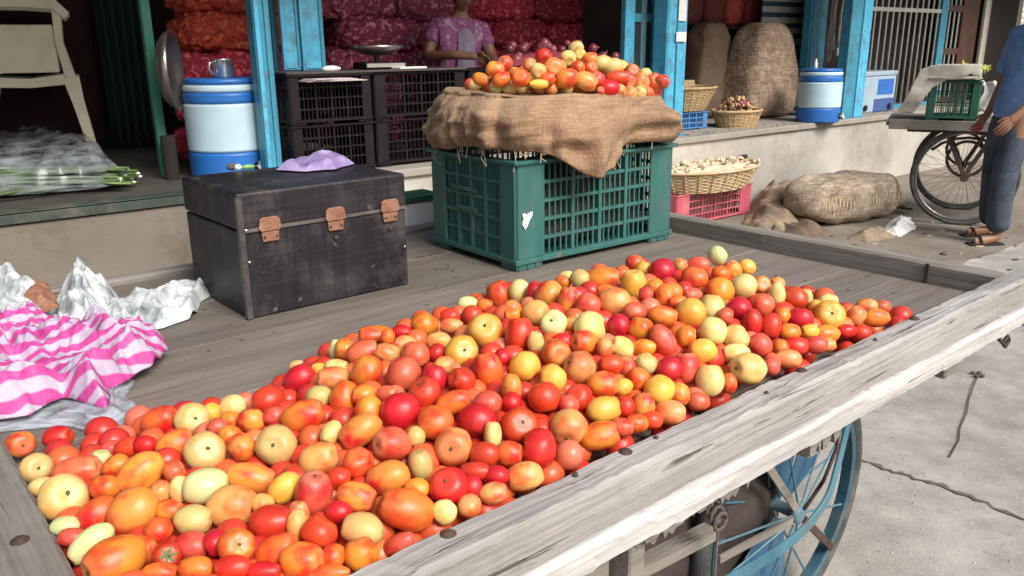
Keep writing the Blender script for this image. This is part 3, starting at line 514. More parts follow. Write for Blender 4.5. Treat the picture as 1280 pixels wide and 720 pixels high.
0.228 1.093 0.835 -0.952 0.281 -0.121 4.032 0.0184 0.0250 B -|peach oval tomato left of centre, right of a small red one
0.278 1.128 0.836 0.957 0.260 -0.129 0.748 0.0150 0.0180 P -|small salmon pink tomato in the centre, right of a small orange and red blotched one
0.337 1.184 0.841 0.017 -0.181 -0.983 4.111 0.0136 0.0175 Q -|small orange-red tomato by the near rim, in the centre
0.424 1.248 0.843 -0.688 0.722 -0.072 1.246 0.0153 0.0141 P -|small salmon pink tomato in the centre, below a small salmon pink one
0.538 1.485 0.885 -0.341 -0.271 -0.900 4.460 0.0242 0.0234 R -|red tomato, right of centre of the heap
0.566 1.503 0.880 -0.071 0.059 0.996 0.231 0.0123 0.0201 L -|small cream oval tomato right of centre, right of a red one
0.525 1.411 0.870 0.255 0.238 0.937 0.942 0.0227 0.0219 R -|red tomato by the near rim, right of centre
0.489 1.408 0.877 -0.791 0.503 0.349 3.723 0.0158 0.0148 O -|small orange tomato, in the centre of the heap
0.457 1.368 0.871 -0.046 -0.390 -0.920 1.631 0.0194 0.0255 D -|deep crimson oval tomato, in the centre of the heap
0.490 1.360 0.862 0.960 0.259 -0.103 0.451 0.0152 0.0196 O -|small orange oval tomato by the near rim, in the centre
0.530 1.377 0.857 -0.983 -0.169 0.071 5.051 0.0133 0.0180 Y -|small yellow oval tomato by the near rim, in the centre
0.590 1.441 0.865 -0.148 -0.849 0.507 1.967 0.0290 0.0247 Y s|big yellow tomato showing its stem scar by the near rim, right of centre
0.612 1.507 0.872 1.000 -0.013 -0.007 3.579 0.0135 0.0199 L -|small cream oval tomato right of centre, right of a small yellow one
0.575 1.475 0.870 -0.779 0.389 0.492 5.917 0.0156 0.0155 Y -|small yellow tomato, right of centre of the heap
0.565 1.388 0.848 -0.967 -0.237 0.096 0.061 0.0168 0.0278 O -|orange oval tomato right of centre, above a small peach one
0.489 1.325 0.849 -0.999 0.051 -0.008 3.525 0.0172 0.0225 R -|red oval tomato by the near rim, in the centre
0.531 1.346 0.843 -0.994 0.107 -0.029 5.464 0.0163 0.0228 P -|salmon pink oval tomato by the near rim, in the centre
0.557 1.359 0.838 0.988 0.138 -0.062 2.221 0.0128 0.0171 B -|small peach oval tomato by the near rim, right of centre
0.459 1.312 0.851 0.950 0.001 0.311 2.245 0.0154 0.0144 O -|small orange tomato by the near rim, in the centre
0.432 1.273 0.841 -0.501 0.595 -0.628 5.443 0.0157 0.0145 P -|small salmon pink tomato in the centre, above a small salmon pink one
0.462 1.283 0.842 -0.997 0.076 -0.018 0.092 0.0162 0.0245 B -|peach oval tomato by the near rim, in the centre
0.696 1.529 0.854 -0.964 0.256 -0.071 0.667 0.0150 0.0219 B -|peach oval tomato by the near rim, right of centre
0.655 1.479 0.852 -0.634 0.604 0.483 1.999 0.0198 0.0186 B -|peach tomato by the near rim, right of centre
0.701 1.494 0.842 0.985 0.160 -0.064 5.917 0.0192 0.0281 O -|orange oval tomato right of centre, below a small salmon pink one
0.734 1.543 0.848 -0.973 -0.216 0.080 2.209 0.0133 0.0180 P -|small salmon pink oval tomato by the near rim, right of centre
0.614 1.417 0.843 0.971 0.221 -0.089 6.173 0.0129 0.0190 R -|small red oval tomato by the near rim, right of centre
'''
FILL = '''
-0.017 1.749 0.795 -0.675 -0.512 0.532 0.0204 R
-0.289 1.326 0.798 -0.172 -0.289 0.942 0.0239 Q
0.387 1.669 0.795 -0.453 0.229 0.861 0.0207 Q
-0.177 1.067 0.797 0.062 0.940 -0.334 0.0223 Q
0.704 1.766 0.799 -0.351 -0.073 0.934 0.0249 Q
-0.128 0.905 0.794 -0.515 0.730 -0.450 0.0193 R
-0.451 0.883 0.799 0.771 0.581 0.260 0.0245 P
0.175 1.531 0.795 -0.836 0.183 -0.518 0.0205 Q
-0.371 0.711 0.795 -0.181 0.160 -0.970 0.0202 R
0.075 1.683 0.797 -0.283 -0.763 0.580 0.0222 P
-0.124 1.600 0.797 0.553 -0.672 -0.492 0.0226 R
-0.375 0.889 0.794 0.533 -0.402 -0.745 0.0199 Q
0.441 1.630 0.797 -0.748 -0.288 0.598 0.0225 Q
0.084 1.582 0.794 -0.593 0.636 -0.493 0.0199 R
0.086 1.189 0.794 0.932 -0.331 -0.150 0.0196 Q
0.718 1.674 0.795 -0.581 0.140 0.802 0.0208 R
0.399 1.843 0.798 0.502 -0.725 -0.471 0.0241 R
0.394 2.016 0.794 -0.647 0.762 0.021 0.0199 R
-0.397 1.194 0.794 -0.276 0.435 -0.857 0.0201 R
0.053 1.159 0.799 0.012 0.985 -0.171 0.0243 P
-0.020 1.380 0.798 0.638 -0.770 0.022 0.0235 P
-0.432 0.823 0.794 0.917 0.185 0.354 0.0197 R
0.530 1.906 0.796 0.212 0.037 0.977 0.0221 Q
0.549 1.671 0.797 0.283 -0.095 -0.955 0.0231 D
-0.131 1.251 0.799 0.325 -0.394 -0.860 0.0245 D
-0.466 1.160 0.798 -0.629 0.510 -0.587 0.0235 O
0.566 1.503 0.798 0.177 0.984 -0.015 0.0239 R
-0.517 0.890 0.796 -0.058 -0.318 0.946 0.0221 O
0.416 1.469 0.796 -0.059 -0.869 -0.492 0.0212 R
-0.246 0.951 0.797 0.451 -0.561 0.694 0.0224 P
-0.038 1.093 0.796 0.335 0.749 0.571 0.0217 Q
0.266 1.690 0.799 -0.340 -0.130 0.931 0.0243 D
-0.245 1.517 0.796 -0.403 0.905 -0.135 0.0216 R
-0.149 1.657 0.798 -0.494 -0.806 0.326 0.0238 Q
0.123 1.703 0.799 0.801 0.031 0.598 0.0248 Q
-0.098 1.154 0.794 -0.829 0.135 -0.543 0.0193 Q
0.164 1.479 0.797 -0.099 0.572 0.815 0.0230 Q
-0.340 1.381 0.797 -0.590 0.756 -0.283 0.0228 R
0.337 1.354 0.796 -0.116 -0.993 0.003 0.0215 R
0.182 1.841 0.794 0.452 -0.312 0.836 0.0197 R
0.392 1.944 0.796 0.003 -1.000 0.030 0.0221 Q
0.725 1.551 0.794 -0.880 -0.465 -0.097 0.0191 Q
-0.114 0.993 0.797 -0.719 -0.683 -0.132 0.0224 R
0.318 1.791 0.795 0.442 0.336 0.832 0.0201 R
0.326 1.211 0.799 0.434 -0.017 -0.901 0.0248 R
0.650 1.497 0.795 -0.869 -0.429 0.246 0.0209 R
-0.421 1.019 0.795 0.007 -0.235 0.972 0.0209 Q
0.320 1.915 0.798 0.437 0.625 0.647 0.0236 O
0.619 1.600 0.797 -0.848 0.404 0.343 0.0228 Q
0.333 1.284 0.797 -0.095 -0.179 0.979 0.0228 Q
0.266 1.882 0.798 -0.181 0.220 -0.959 0.0233 Q
0.284 1.963 0.794 0.058 0.886 0.460 0.0192 R
0.335 1.397 0.799 0.523 0.099 0.846 0.0247 Q
0.010 1.134 0.797 -0.337 -0.915 0.221 0.0229 Q
-0.332 0.912 0.797 0.153 0.312 -0.938 0.0230 R
0.471 1.660 0.797 0.405 0.794 0.453 0.0222 P
-0.166 0.944 0.796 -0.638 0.208 -0.742 0.0217 R
-0.489 1.047 0.795 0.552 -0.400 0.731 0.0208 R
-0.204 1.522 0.798 -0.937 0.135 -0.322 0.0233 Q
0.279 1.495 0.796 -0.907 -0.397 -0.141 0.0221 R
0.481 1.489 0.797 -0.556 0.384 0.737 0.0222 R
0.123 1.875 0.795 0.738 0.674 -0.017 0.0201 Q
0.411 1.981 0.796 0.543 0.390 0.743 0.0214 R
0.316 1.596 0.796 0.950 0.269 0.157 0.0215 R
-0.556 1.038 0.796 -0.745 -0.633 -0.208 0.0213 Q
-0.015 1.565 0.798 -0.651 0.690 -0.316 0.0240 P
0.584 1.734 0.798 0.870 0.441 -0.221 0.0236 P
0.815 1.628 0.798 0.418 0.550 -0.723 0.0240 R
0.706 1.588 0.799 0.407 0.125 0.905 0.0249 Q
-0.271 0.840 0.796 0.824 -0.560 0.084 0.0217 D
0.454 1.461 0.795 0.416 -0.623 0.663 0.0203 Q
0.543 1.422 0.794 0.368 0.920 -0.137 0.0192 R
-0.081 1.086 0.796 0.786 -0.077 0.613 0.0217 R
-0.621 1.126 0.799 0.215 0.337 0.916 0.0245 D
0.455 1.745 0.797 0.631 -0.669 0.393 0.0230 R
-0.193 1.115 0.796 -0.874 -0.485 0.032 0.0221 R
-0.254 1.056 0.799 0.666 -0.745 0.018 0.0245 P
-0.398 0.835 0.794 -0.500 0.814 -0.295 0.0194 Q
-0.583 1.165 0.798 0.788 0.464 -0.404 0.0238 P
-0.294 1.263 0.797 0.523 0.794 -0.311 0.0229 R
0.602 1.781 0.797 -0.842 0.181 0.508 0.0232 R
0.500 1.622 0.795 -0.229 0.463 -0.856 0.0203 R
-0.652 1.062 0.796 -0.944 -0.330 0.013 0.0215 D
0.260 1.638 0.794 -0.108 -0.092 0.990 0.0195 R
-0.056 1.400 0.794 -0.458 -0.451 0.766 0.0194 R
0.266 1.339 0.799 -0.848 -0.064 0.526 0.0243 Q
-0.049 1.618 0.797 -0.693 0.002 0.721 0.0227 R
0.146 1.397 0.796 0.716 -0.533 0.451 0.0213 Q
-0.114 1.498 0.795 0.611 0.769 -0.190 0.0210 R
-0.112 1.459 0.796 -0.623 0.170 0.764 0.0213 R
0.417 1.788 0.797 0.088 0.914 -0.396 0.0230 Q
0.189 1.628 0.794 0.845 -0.534 0.046 0.0201 R
-0.101 1.206 0.797 0.815 -0.503 -0.288 0.0225 P
0.491 1.762 0.794 -0.922 0.282 -0.265 0.0194 Q
-0.194 1.479 0.796 -0.699 -0.234 0.676 0.0218 Q
0.354 1.645 0.797 -0.208 0.747 0.631 0.0223 O
-0.498 0.975 0.797 -0.842 0.532 0.092 0.0229 R
-0.158 1.330 0.796 0.353 -0.723 -0.594 0.0219 Q
-0.002 1.498 0.799 -0.595 0.707 0.384 0.0248 Q
-0.099 1.053 0.794 -0.044 0.170 0.984 0.0194 Q
-0.261 0.901 0.796 0.178 0.063 -0.982 0.0219 R
0.471 1.878 0.798 -0.262 0.926 -0.270 0.0236 Q
0.399 1.576 0.796 -0.444 -0.355 0.823 0.0216 Q
0.181 1.186 0.797 -0.082 -0.311 -0.947 0.0228 R
-0.215 0.825 0.795 -0.703 -0.652 0.284 0.0207 R
0.788 1.585 0.794 0.320 -0.866 0.385 0.0200 D
0.224 1.107 0.794 -0.402 0.377 -0.835 0.0200 D
-0.031 1.248 0.794 -0.552 -0.660 -0.510 0.0200 Q
0.633 1.685 0.797 -0.666 -0.575 -0.475 0.0231 Q
0.502 1.699 0.798 0.206 -0.359 0.910 0.0237 Q
0.433 1.391 0.794 -0.931 -0.364 0.025 0.0197 R
0.252 1.145 0.798 -0.454 0.133 0.881 0.0241 R
-0.210 1.233 0.798 0.024 0.898 -0.440 0.0242 O
-0.190 1.383 0.796 -0.591 -0.762 0.265 0.0213 P
0.396 1.506 0.798 -0.129 0.021 0.991 0.0242 P
0.125 1.205 0.799 0.513 -0.858 -0.018 0.0245 Q
-0.464 0.949 0.798 0.699 -0.247 -0.671 0.0242 R
-0.488 0.859 0.798 -0.259 -0.966 -0.028 0.0236 D
-0.222 1.587 0.794 0.355 -0.855 -0.377 0.0193 R
0.069 1.096 0.797 -0.618 -0.672 0.409 0.0224 R
0.544 1.857 0.795 0.334 -0.941 0.050 0.0209 R
-0.006 1.609 0.798 -0.918 -0.274 -0.287 0.0238 Q
0.229 1.280 0.796 0.168 -0.257 0.952 0.0219 R
-0.337 1.043 0.794 0.168 0.557 0.813 0.0198 R
-0.330 1.481 0.794 -0.528 0.445 -0.723 0.0197 R
0.475 1.595 0.794 0.249 0.771 0.587 0.0191 Q
-0.352 0.811 0.796 -0.989 -0.075 -0.127 0.0218 Q
-0.156 1.286 0.794 0.905 -0.366 -0.218 0.0192 R
-0.245 1.326 0.796 -0.298 -0.117 0.947 0.0214 D
0.366 1.603 0.799 0.918 0.371 0.141 0.0245 Q
-0.249 1.283 0.794 0.947 0.020 0.321 0.0198 R
-0.078 1.372 0.794 -0.921 -0.097 -0.377 0.0199 R
-0.328 0.873 0.794 0.623 0.142 -0.769 0.0192 R
0.171 1.899 0.795 -0.485 -0.777 -0.401 0.0206 R
0.028 1.331 0.796 0.459 -0.841 0.284 0.0216 R
0.078 1.747 0.795 -0.363 -0.662 -0.656 0.0204 P
0.127 1.749 0.797 0.599 -0.607 0.522 0.0228 R
-0.082 1.780 0.794 0.981 -0.177 -0.075 0.0193 Q
0.017 1.460 0.795 -0.121 0.990 -0.067 0.0210 Q
0.090 0.980 0.797 0.628 0.754 0.194 0.0223 R
0.500 1.330 0.799 -0.093 0.244 -0.965 0.0248 R
0.439 1.852 0.795 0.357 0.155 -0.921 0.0209 R
0.370 1.309 0.799 -0.734 -0.660 0.162 0.0244 P
-0.068 1.126 0.798 -0.744 -0.315 -0.590 0.0238 R
-0.234 1.128 0.798 -0.169 0.242 0.955 0.0239 R
0.190 1.570 0.799 0.516 0.775 0.366 0.0243 R
0.222 2.000 0.798 0.777 -0.397 -0.489 0.0242 Q
0.012 1.188 0.793 0.891 0.443 0.100 0.0190 R
0.560 1.808 0.794 0.501 -0.861 -0.090 0.0193 P
0.766 1.689 0.796 -0.861 0.047 -0.507 0.0221 R
0.058 1.648 0.795 0.470 -0.879 -0.075 0.0203 Q
0.625 1.436 0.795 -0.932 -0.011 0.362 0.0202 R
-0.113 1.396 0.795 -0.957 -0.189 0.218 0.0205 P
-0.177 1.256 0.794 0.142 0.629 -0.765 0.0193 R
0.366 1.723 0.795 -0.883 0.173 0.436 0.0211 R
-0.001 1.836 0.799 0.698 -0.702 0.142 0.0243 R
0.528 1.519 0.795 -0.945 0.321 -0.072 0.0202 R
-0.436 0.778 0.795 -0.879 -0.476 -0.020 0.0201 R
0.161 1.438 0.795 0.445 0.334 -0.831 0.0202 R
0.315 1.447 0.796 -0.278 0.750 0.601 0.0218 R
0.624 1.645 0.795 -0.131 0.761 0.635 0.0209 R
0.544 1.715 0.799 -0.067 -0.460 0.885 0.0243 Q
0.417 1.345 0.799 0.476 0.774 -0.419 0.0249 D
-0.198 0.887 0.796 0.355 -0.621 0.698 0.0218 Q
0.221 1.393 0.798 0.962 0.271 -0.034 0.0239 R
0.209 1.486 0.796 0.893 -0.277 -0.355 0.0213 P
-0.417 0.951 0.797 -0.849 -0.528 -0.014 0.0223 R
0.202 1.955 0.797 -0.424 -0.823 0.379 0.0224 Q
-0.185 1.181 0.798 -0.470 -0.338 -0.815 0.0241 R
-0.070 1.544 0.795 -0.436 0.039 0.899 0.0207 R
-0.082 1.737 0.796 0.402 -0.914 -0.048 0.0214 P
0.402 1.705 0.795 -0.850 0.488 -0.196 0.0207 R
0.138 1.513 0.798 -0.086 -0.375 -0.923 0.0237 R
0.148 1.253 0.797 0.264 -0.731 -0.629 0.0228 D
-0.193 1.644 0.796 -0.618 0.164 0.769 0.0221 Q
0.304 2.002 0.793 0.800 0.582 -0.150 0.0190 P
-0.288 1.510 0.794 -0.878 0.142 -0.457 0.0194 R
0.055 1.847 0.798 -0.944 -0.040 -0.326 0.0233 R
0.463 1.420 0.799 0.400 -0.915 -0.050 0.0250 P
0.679 1.805 0.795 0.764 0.325 0.558 0.0210 R
0.452 1.813 0.798 -0.742 -0.588 0.324 0.0234 P
-0.321 0.681 0.794 0.725 -0.637 -0.264 0.0193 O
-0.080 1.312 0.799 -0.747 -0.169 0.644 0.0246 P
0.295 1.532 0.796 0.767 -0.060 0.639 0.0218 Q
0.000 1.227 0.795 -0.332 -0.878 0.343 0.0207 Q
-0.113 0.942 0.795 -0.185 0.976 0.117 0.0208 R
0.377 1.414 0.798 -0.779 0.602 -0.176 0.0237 R
0.462 1.525 0.796 -0.090 -0.930 0.357 0.0213 R
-0.141 1.182 0.797 -0.892 0.048 0.450 0.0232 P
0.100 1.640 0.797 0.478 0.025 0.878 0.0231 Q
-0.239 1.394 0.797 -0.243 -0.192 -0.951 0.0225 O
0.287 1.571 0.795 -0.664 0.731 0.161 0.0204 Q
-0.175 1.418 0.794 0.139 -0.977 -0.160 0.0195 R
0.298 1.838 0.797 0.409 0.559 -0.721 0.0232 O
0.037 1.250 0.795 0.908 -0.241 0.343 0.0202 R
-0.381 1.232 0.799 -0.610 -0.763 0.212 0.0248 R
-0.258 0.770 0.796 0.198 -0.861 -0.469 0.0214 R
0.521 1.811 0.798 0.410 0.900 -0.145 0.0233 P
-0.343 1.005 0.794 0.825 0.372 0.425 0.0192 P
0.634 1.727 0.794 0.057 0.998 0.011 0.0196 R
0.215 1.528 0.798 -0.891 -0.295 -0.345 0.0233 R
-0.293 1.208 0.797 -0.095 0.346 -0.933 0.0222 R
-0.086 1.427 0.798 -0.902 -0.405 0.151 0.0238 Q
0.357 1.852 0.796 -0.858 0.342 0.383 0.0213 Q
0.497 1.845 0.795 0.992 0.016 0.123 0.0211 R
0.247 1.560 0.799 -0.479 -0.817 -0.323 0.0248 Q
-0.088 0.914 0.795 -0.196 0.277 -0.941 0.0202 Q
-0.075 1.247 0.799 -0.461 -0.731 0.503 0.0247 Q
0.499 1.942 0.795 -0.368 -0.749 0.551 0.0206 R
0.323 1.670 0.795 -0.216 0.080 -0.973 0.0203 D
-0.023 1.174 0.796 0.258 0.376 0.890 0.0214 R
0.028 1.734 0.795 -0.327 -0.292 0.899 0.0202 R
-0.196 1.298 0.797 -0.470 -0.009 -0.883 0.0231 Q
-0.042 1.329 0.795 0.601 0.798 -0.040 0.0205 R
-0.614 1.086 0.795 -0.685 -0.122 0.718 0.0201 R
0.232 1.824 0.794 -0.216 -0.756 0.618 0.0191 Q
-0.342 1.135 0.799 -0.693 0.405 -0.597 0.0243 R
0.029 1.291 0.795 -0.926 -0.133 -0.353 0.0208 R
0.461 1.704 0.796 -0.366 -0.931 0.011 0.0215 R
-0.110 1.346 0.799 -0.082 0.809 -0.582 0.0243 D
-0.024 1.049 0.796 -0.669 -0.144 0.729 0.0220 R
0.098 1.524 0.795 0.579 -0.497 0.646 0.0208 D
0.341 1.983 0.797 0.755 -0.336 0.564 0.0232 R
-0.143 1.438 0.794 0.802 -0.452 0.391 0.0191 R
0.676 1.679 0.798 -0.029 0.248 0.968 0.0240 R
0.393 1.897 0.796 0.526 0.033 -0.850 0.0218 R
-0.174 1.567 0.798 -0.883 -0.440 0.162 0.0235 D
0.267 1.445 0.797 -0.566 0.675 0.473 0.0226 D
0.430 1.674 0.798 0.765 -0.460 -0.451 0.0240 R
-0.168 0.999 0.798 -0.673 -0.713 0.196 0.0236 D
-0.087 1.672 0.796 0.428 0.308 -0.850 0.0221 O
0.547 1.612 0.795 0.203 -0.979 -0.024 0.0205 Q
0.204 1.791 0.795 0.895 -0.357 -0.266 0.0206 R
-0.349 1.286 0.795 0.497 0.650 -0.575 0.0208 R
-0.359 1.197 0.794 0.127 0.792 -0.597 0.0194 R
0.094 1.472 0.797 0.246 -0.142 0.959 0.0228 D
0.023 1.018 0.798 -0.165 -0.348 0.923 0.0237 R
0.306 1.332 0.794 0.486 -0.864 0.132 0.0197 R
0.127 1.816 0.795 -0.386 -0.645 -0.660 0.0207 Q
0.325 1.498 0.799 -0.542 -0.760 0.358 0.0249 Q
0.322 1.873 0.797 -0.200 -0.821 0.535 0.0225 R
0.046 1.371 0.795 -0.703 -0.672 0.232 0.0203 R
0.225 1.326 0.796 0.572 -0.160 -0.804 0.0212 Q
0.673 1.619 0.798 -0.498 0.470 -0.729 0.0232 R
-0.265 1.439 0.794 -0.705 -0.592 0.391 0.0200 R
0.438 1.555 0.795 0.241 -0.710 -0.662 0.0202 D
0.203 1.357 0.794 0.378 -0.912 -0.160 0.0196 P
-0.009 0.986 0.799 -0.850 -0.506 0.146 0.0247 O
0.300 1.636 0.798 -0.734 -0.500 0.460 0.0242 P
-0.401 0.987 0.795 -0.499 -0.673 0.545 0.0201 R
-0.301 0.777 0.797 0.739 0.519 -0.429 0.0227 Q
-0.005 0.896 0.794 -0.115 -0.073 -0.991 0.0195 Q
0.380 1.543 0.794 0.441 -0.775 0.452 0.0196 Q
0.510 1.659 0.795 0.417 -0.313 0.853 0.0208 D
-0.278 0.669 0.795 0.914 -0.347 -0.212 0.0211 Q
0.365 1.810 0.799 -0.139 0.889 0.436 0.0244 R
-0.421 1.165 0.794 -0.449 -0.893 -0.033 0.0201 Q
0.776 1.648 0.798 0.059 0.769 -0.637 0.0232 Q
0.337 2.057 0.797 0.459 -0.861 -0.220 0.0229 R
-0.575 0.993 0.798 -0.484 0.009 0.875 0.0240 D
0.230 1.639 0.894 0.642 -0.208 0.738 0.0187 Q
0.409 1.612 0.894 0.275 0.879 0.389 0.0207 Q
0.341 1.588 0.897 0.018 -0.807 0.591 0.0201 R
0.269 1.556 0.897 0.227 0.693 -0.685 0.0207 Q
0.436 1.559 0.885 0.616 -0.772 -0.157 0.0219 R
0.305 1.529 0.898 0.783 0.519 -0.343 0.0198 R
0.151 1.524 0.891 0.814 0.526 0.246 0.0219 D
0.199 1.515 0.889 0.192 -0.839 -0.510 0.0218 R
0.330 1.505 0.897 0.059 0.979 -0.196 0.0193 D
0.365 1.502 0.882 -0.984 -0.147 0.100 0.0219 Q
0.504 1.530 0.877 0.023 -0.502 0.864 0.0197 P
0.543 1.542 0.873 -0.678 0.668 -0.308 0.0197 D
0.124 1.482 0.894 0.459 -0.840 -0.291 0.0205 D
0.464 1.481 0.876 0.444 -0.419 0.792 0.0192 D
-0.061 1.569 0.857 -0.217 0.970 -0.111 0.0192 Q
0.032 1.467 0.882 -0.134 -0.813 -0.567 0.0185 P
0.215 1.420 0.894 0.600 -0.023 -0.800 0.0188 Q
0.250 1.413 0.891 0.353 -0.916 -0.192 0.0209 P
-0.000 1.453 0.879 -0.778 0.120 -0.617 0.0198 O
0.392 1.439 0.877 -0.392 0.852 0.346 0.0205 O
0.508 1.459 0.866 0.029 0.778 0.628 0.0215 R
-0.035 1.449 0.865 0.452 0.887 -0.090 0.0217 R
0.074 1.396 0.888 -0.017 -0.929 -0.370 0.0211 R
0.287 1.402 0.877 0.011 0.730 -0.683 0.0201 Q
0.553 1.481 0.847 0.653 -0.215 0.726 0.0216 D
0.653 1.520 0.844 0.849 0.223 -0.479 0.0190 Q
-0.102 1.481 0.859 -0.389 -0.883 0.263 0.0206 Q
-0.075 1.453 0.867 -0.378 0.750 0.543 0.0218 R
-0.014 1.417 0.878 0.582 -0.797 -0.160 0.0221 Q
0.160 1.367 0.882 0.285 -0.132 0.949 0.0216 R
0.109 1.361 0.890 -0.393 0.771 0.502 0.0204 Q
0.239 1.371 0.884 -0.058 -0.474 0.879 0.0214 R
-0.139 1.424 0.854 0.823 -0.325 0.466 0.0187 P
0.391 1.374 0.864 0.257 0.233 -0.938 0.0211 R
0.495 1.417 0.845 -0.936 -0.278 0.216 0.0221 Q
0.552 1.428 0.847 0.825 0.553 -0.114 0.0192 Q
0.627 1.465 0.833 0.932 -0.325 0.161 0.0215 O
-0.202 1.456 0.843 0.603 0.133 -0.787 0.0203 Q
-0.009 1.338 0.881 -0.344 -0.100 0.934 0.0207 D
0.287 1.340 0.870 0.451 -0.253 0.856 0.0216 Q
0.663 1.468 0.818 0.258 0.739 0.622 0.0212 R
0.323 1.339 0.867 -0.594 -0.803 0.044 0.0183 R
-0.081 1.328 0.870 -0.689 0.712 -0.131 0.0222 O
0.038 1.302 0.876 -0.173 -0.971 0.168 0.0221 R
0.095 1.294 0.873 0.053 -0.653 0.756 0.0207 R
-0.168 1.352 0.859 -0.303 0.452 -0.839 0.0196 Q
0.159 1.290 0.870 0.822 -0.123 -0.556 0.0190 P
0.192 1.278 0.869 0.337 -0.939 0.069 0.0203 D
0.470 1.365 0.836 -0.472 -0.678 0.563 0.0198 R
-0.207 1.359 0.838 0.433 -0.423 0.796 0.0209 R
0.065 1.270 0.878 -0.587 -0.680 0.440 0.0208 Q
0.412 1.335 0.854 -0.088 -0.652 -0.753 0.0208 P
0.514 1.381 0.830 0.602 -0.037 0.797 0.0197 P
-0.293 1.420 0.825 -0.079 -0.938 0.337 0.0223 Q
-0.019 1.272 0.871 -0.148 0.975 -0.164 0.0180 P
0.267 1.277 0.856 0.840 -0.004 -0.543 0.0219 R
0.351 1.299 0.844 -0.827 0.362 -0.429 0.0217 Q
-0.344 1.431 0.803 0.787 0.615 0.040 0.0221 R
-0.034 1.234 0.875 0.516 -0.252 0.819 0.0200 R
0.090 1.229 0.867 -0.197 0.533 -0.823 0.0190 Q
0.140 1.235 0.867 0.423 -0.802 -0.421 0.0192 Q
0.438 1.319 0.828 -0.461 0.634 -0.622 0.0216 O
-0.001 1.214 0.875 0.680 0.161 -0.715 0.0225 R
0.039 1.210 0.868 0.120 0.959 -0.257 0.0214 R
0.192 1.237 0.859 0.782 0.536 -0.318 0.0185 Q
0.229 1.233 0.852 -0.890 -0.438 0.126 0.0222 R
0.331 1.264 0.851 0.819 -0.555 0.144 0.0221 R
-0.126 1.213 0.854 0.218 -0.884 -0.414 0.0220 R
-0.327 1.330 0.816 -0.471 -0.646 -0.601 0.0208 R
-0.267 1.269 0.827 -0.756 0.603 0.256 0.0212 Q
-0.205 1.220 0.850 0.013 -0.543 0.839 0.0210 Q
0.130 1.192 0.866 -0.748 -0.642 0.168 0.0204 R
0.177 1.198 0.864 -0.027 0.988 0.153 0.0180 O
0.300 1.229 0.838 0.496 0.666 -0.558 0.0218 Q
-0.093 1.177 0.865 0.480 0.663 -0.575 0.0183 P
-0.060 1.174 0.872 0.778 0.402 -0.484 0.0203 R
0.054 1.175 0.857 0.886 -0.335 0.322 0.0219 R
0.352 1.249 0.821 0.582 0.720 0.377 0.0224 Q
-0.012 1.162 0.864 0.753 -0.615 -0.236 0.0200 R
0.215 1.187 0.841 -0.531 0.067 0.845 0.0223 Q
0.160 1.159 0.849 -0.687 -0.183 0.703 0.0208 O
-0.311 1.228 0.827 -0.838 -0.126 0.531 0.0217 Q
-0.191 1.160 0.852 0.757 0.343 0.557 0.0199 R
0.038 1.138 0.853 -0.712 -0.556 -0.429 0.0219 Q
0.078 1.139 0.853 0.050 0.081 0.995 0.0208 R
0.286 1.197 0.827 0.815 -0.430 -0.389 0.0188 P
-0.386 1.274 0.805 -0.137 0.648 0.749 0.0214 R
-0.251 1.164 0.837 -0.888 -0.424 0.175 0.0225 R
-0.056 1.120 0.860 -0.709 -0.282 0.646 0.0188 Q
0.115 1.142 0.847 -0.663 -0.289 -0.690 0.0193 Q
0.251 1.180 0.834 0.530 -0.818 -0.223 0.0201 R
-0.093 1.117 0.854 0.358 -0.850 0.386 0.0221 R
-0.021 1.115 0.860 -0.602 0.164 -0.782 0.0199 R
-0.213 1.129 0.853 0.898 0.184 0.401 0.0219 Q
0.015 1.108 0.860 0.308 0.858 0.411 0.0205 D
-0.314 1.164 0.836 -0.897 0.213 0.387 0.0202 D
-0.173 1.108 0.857 0.960 0.062 0.275 0.0192 P
0.183 1.128 0.837 -0.935 0.098 0.340 0.0197 Q
0.279 1.159 0.826 0.040 -0.835 0.549 0.0198 P
-0.348 1.165 0.829 -0.421 -0.832 -0.362 0.0184 R
-0.057 1.079 0.861 0.512 -0.814 0.276 0.0210 Q
0.072 1.102 0.847 -0.379 0.897 0.227 0.0201 P
0.111 1.107 0.842 -0.652 0.446 -0.614 0.0208 D
0.146 1.123 0.836 0.327 0.381 -0.865 0.0214 Q
-0.428 1.203 0.808 -0.572 -0.740 -0.355 0.0183 P
-0.186 1.074 0.844 -0.550 -0.833 0.066 0.0223 Q
-0.481 1.200 0.797 -0.923 -0.385 0.016 0.0223 R
-0.221 1.083 0.840 -0.199 -0.628 0.753 0.0183 R
0.007 1.071 0.848 0.326 -0.092 0.941 0.0199 R
-0.520 1.186 0.797 0.974 -0.217 -0.060 0.0222 D
-0.336 1.108 0.832 -0.885 0.460 0.064 0.0224 R
-0.271 1.077 0.842 -0.402 -0.128 -0.907 0.0191 R
-0.124 1.044 0.850 -0.586 0.676 0.447 0.0203 R
-0.061 1.042 0.848 0.761 0.191 0.620 0.0220 R
-0.016 1.043 0.847 0.620 0.561 -0.548 0.0182 R
0.067 1.066 0.838 0.321 -0.388 -0.864 0.0207 Q
0.103 1.072 0.831 0.244 0.595 -0.766 0.0202 R
-0.437 1.123 0.801 0.755 0.636 -0.162 0.0209 P
0.034 1.053 0.837 -0.065 0.931 -0.359 0.0191 R
-0.239 1.054 0.848 -0.467 0.146 -0.872 0.0195 R
0.144 1.074 0.826 0.810 0.214 0.546 0.0202 O
-0.180 1.019 0.843 0.554 0.816 0.163 0.0180 Q
-0.559 1.133 0.803 -0.175 -0.057 0.983 0.0194 Q
-0.350 1.066 0.820 0.883 0.229 -0.409 0.0200 R
-0.326 1.042 0.833 -0.130 0.964 0.232 0.0201 D
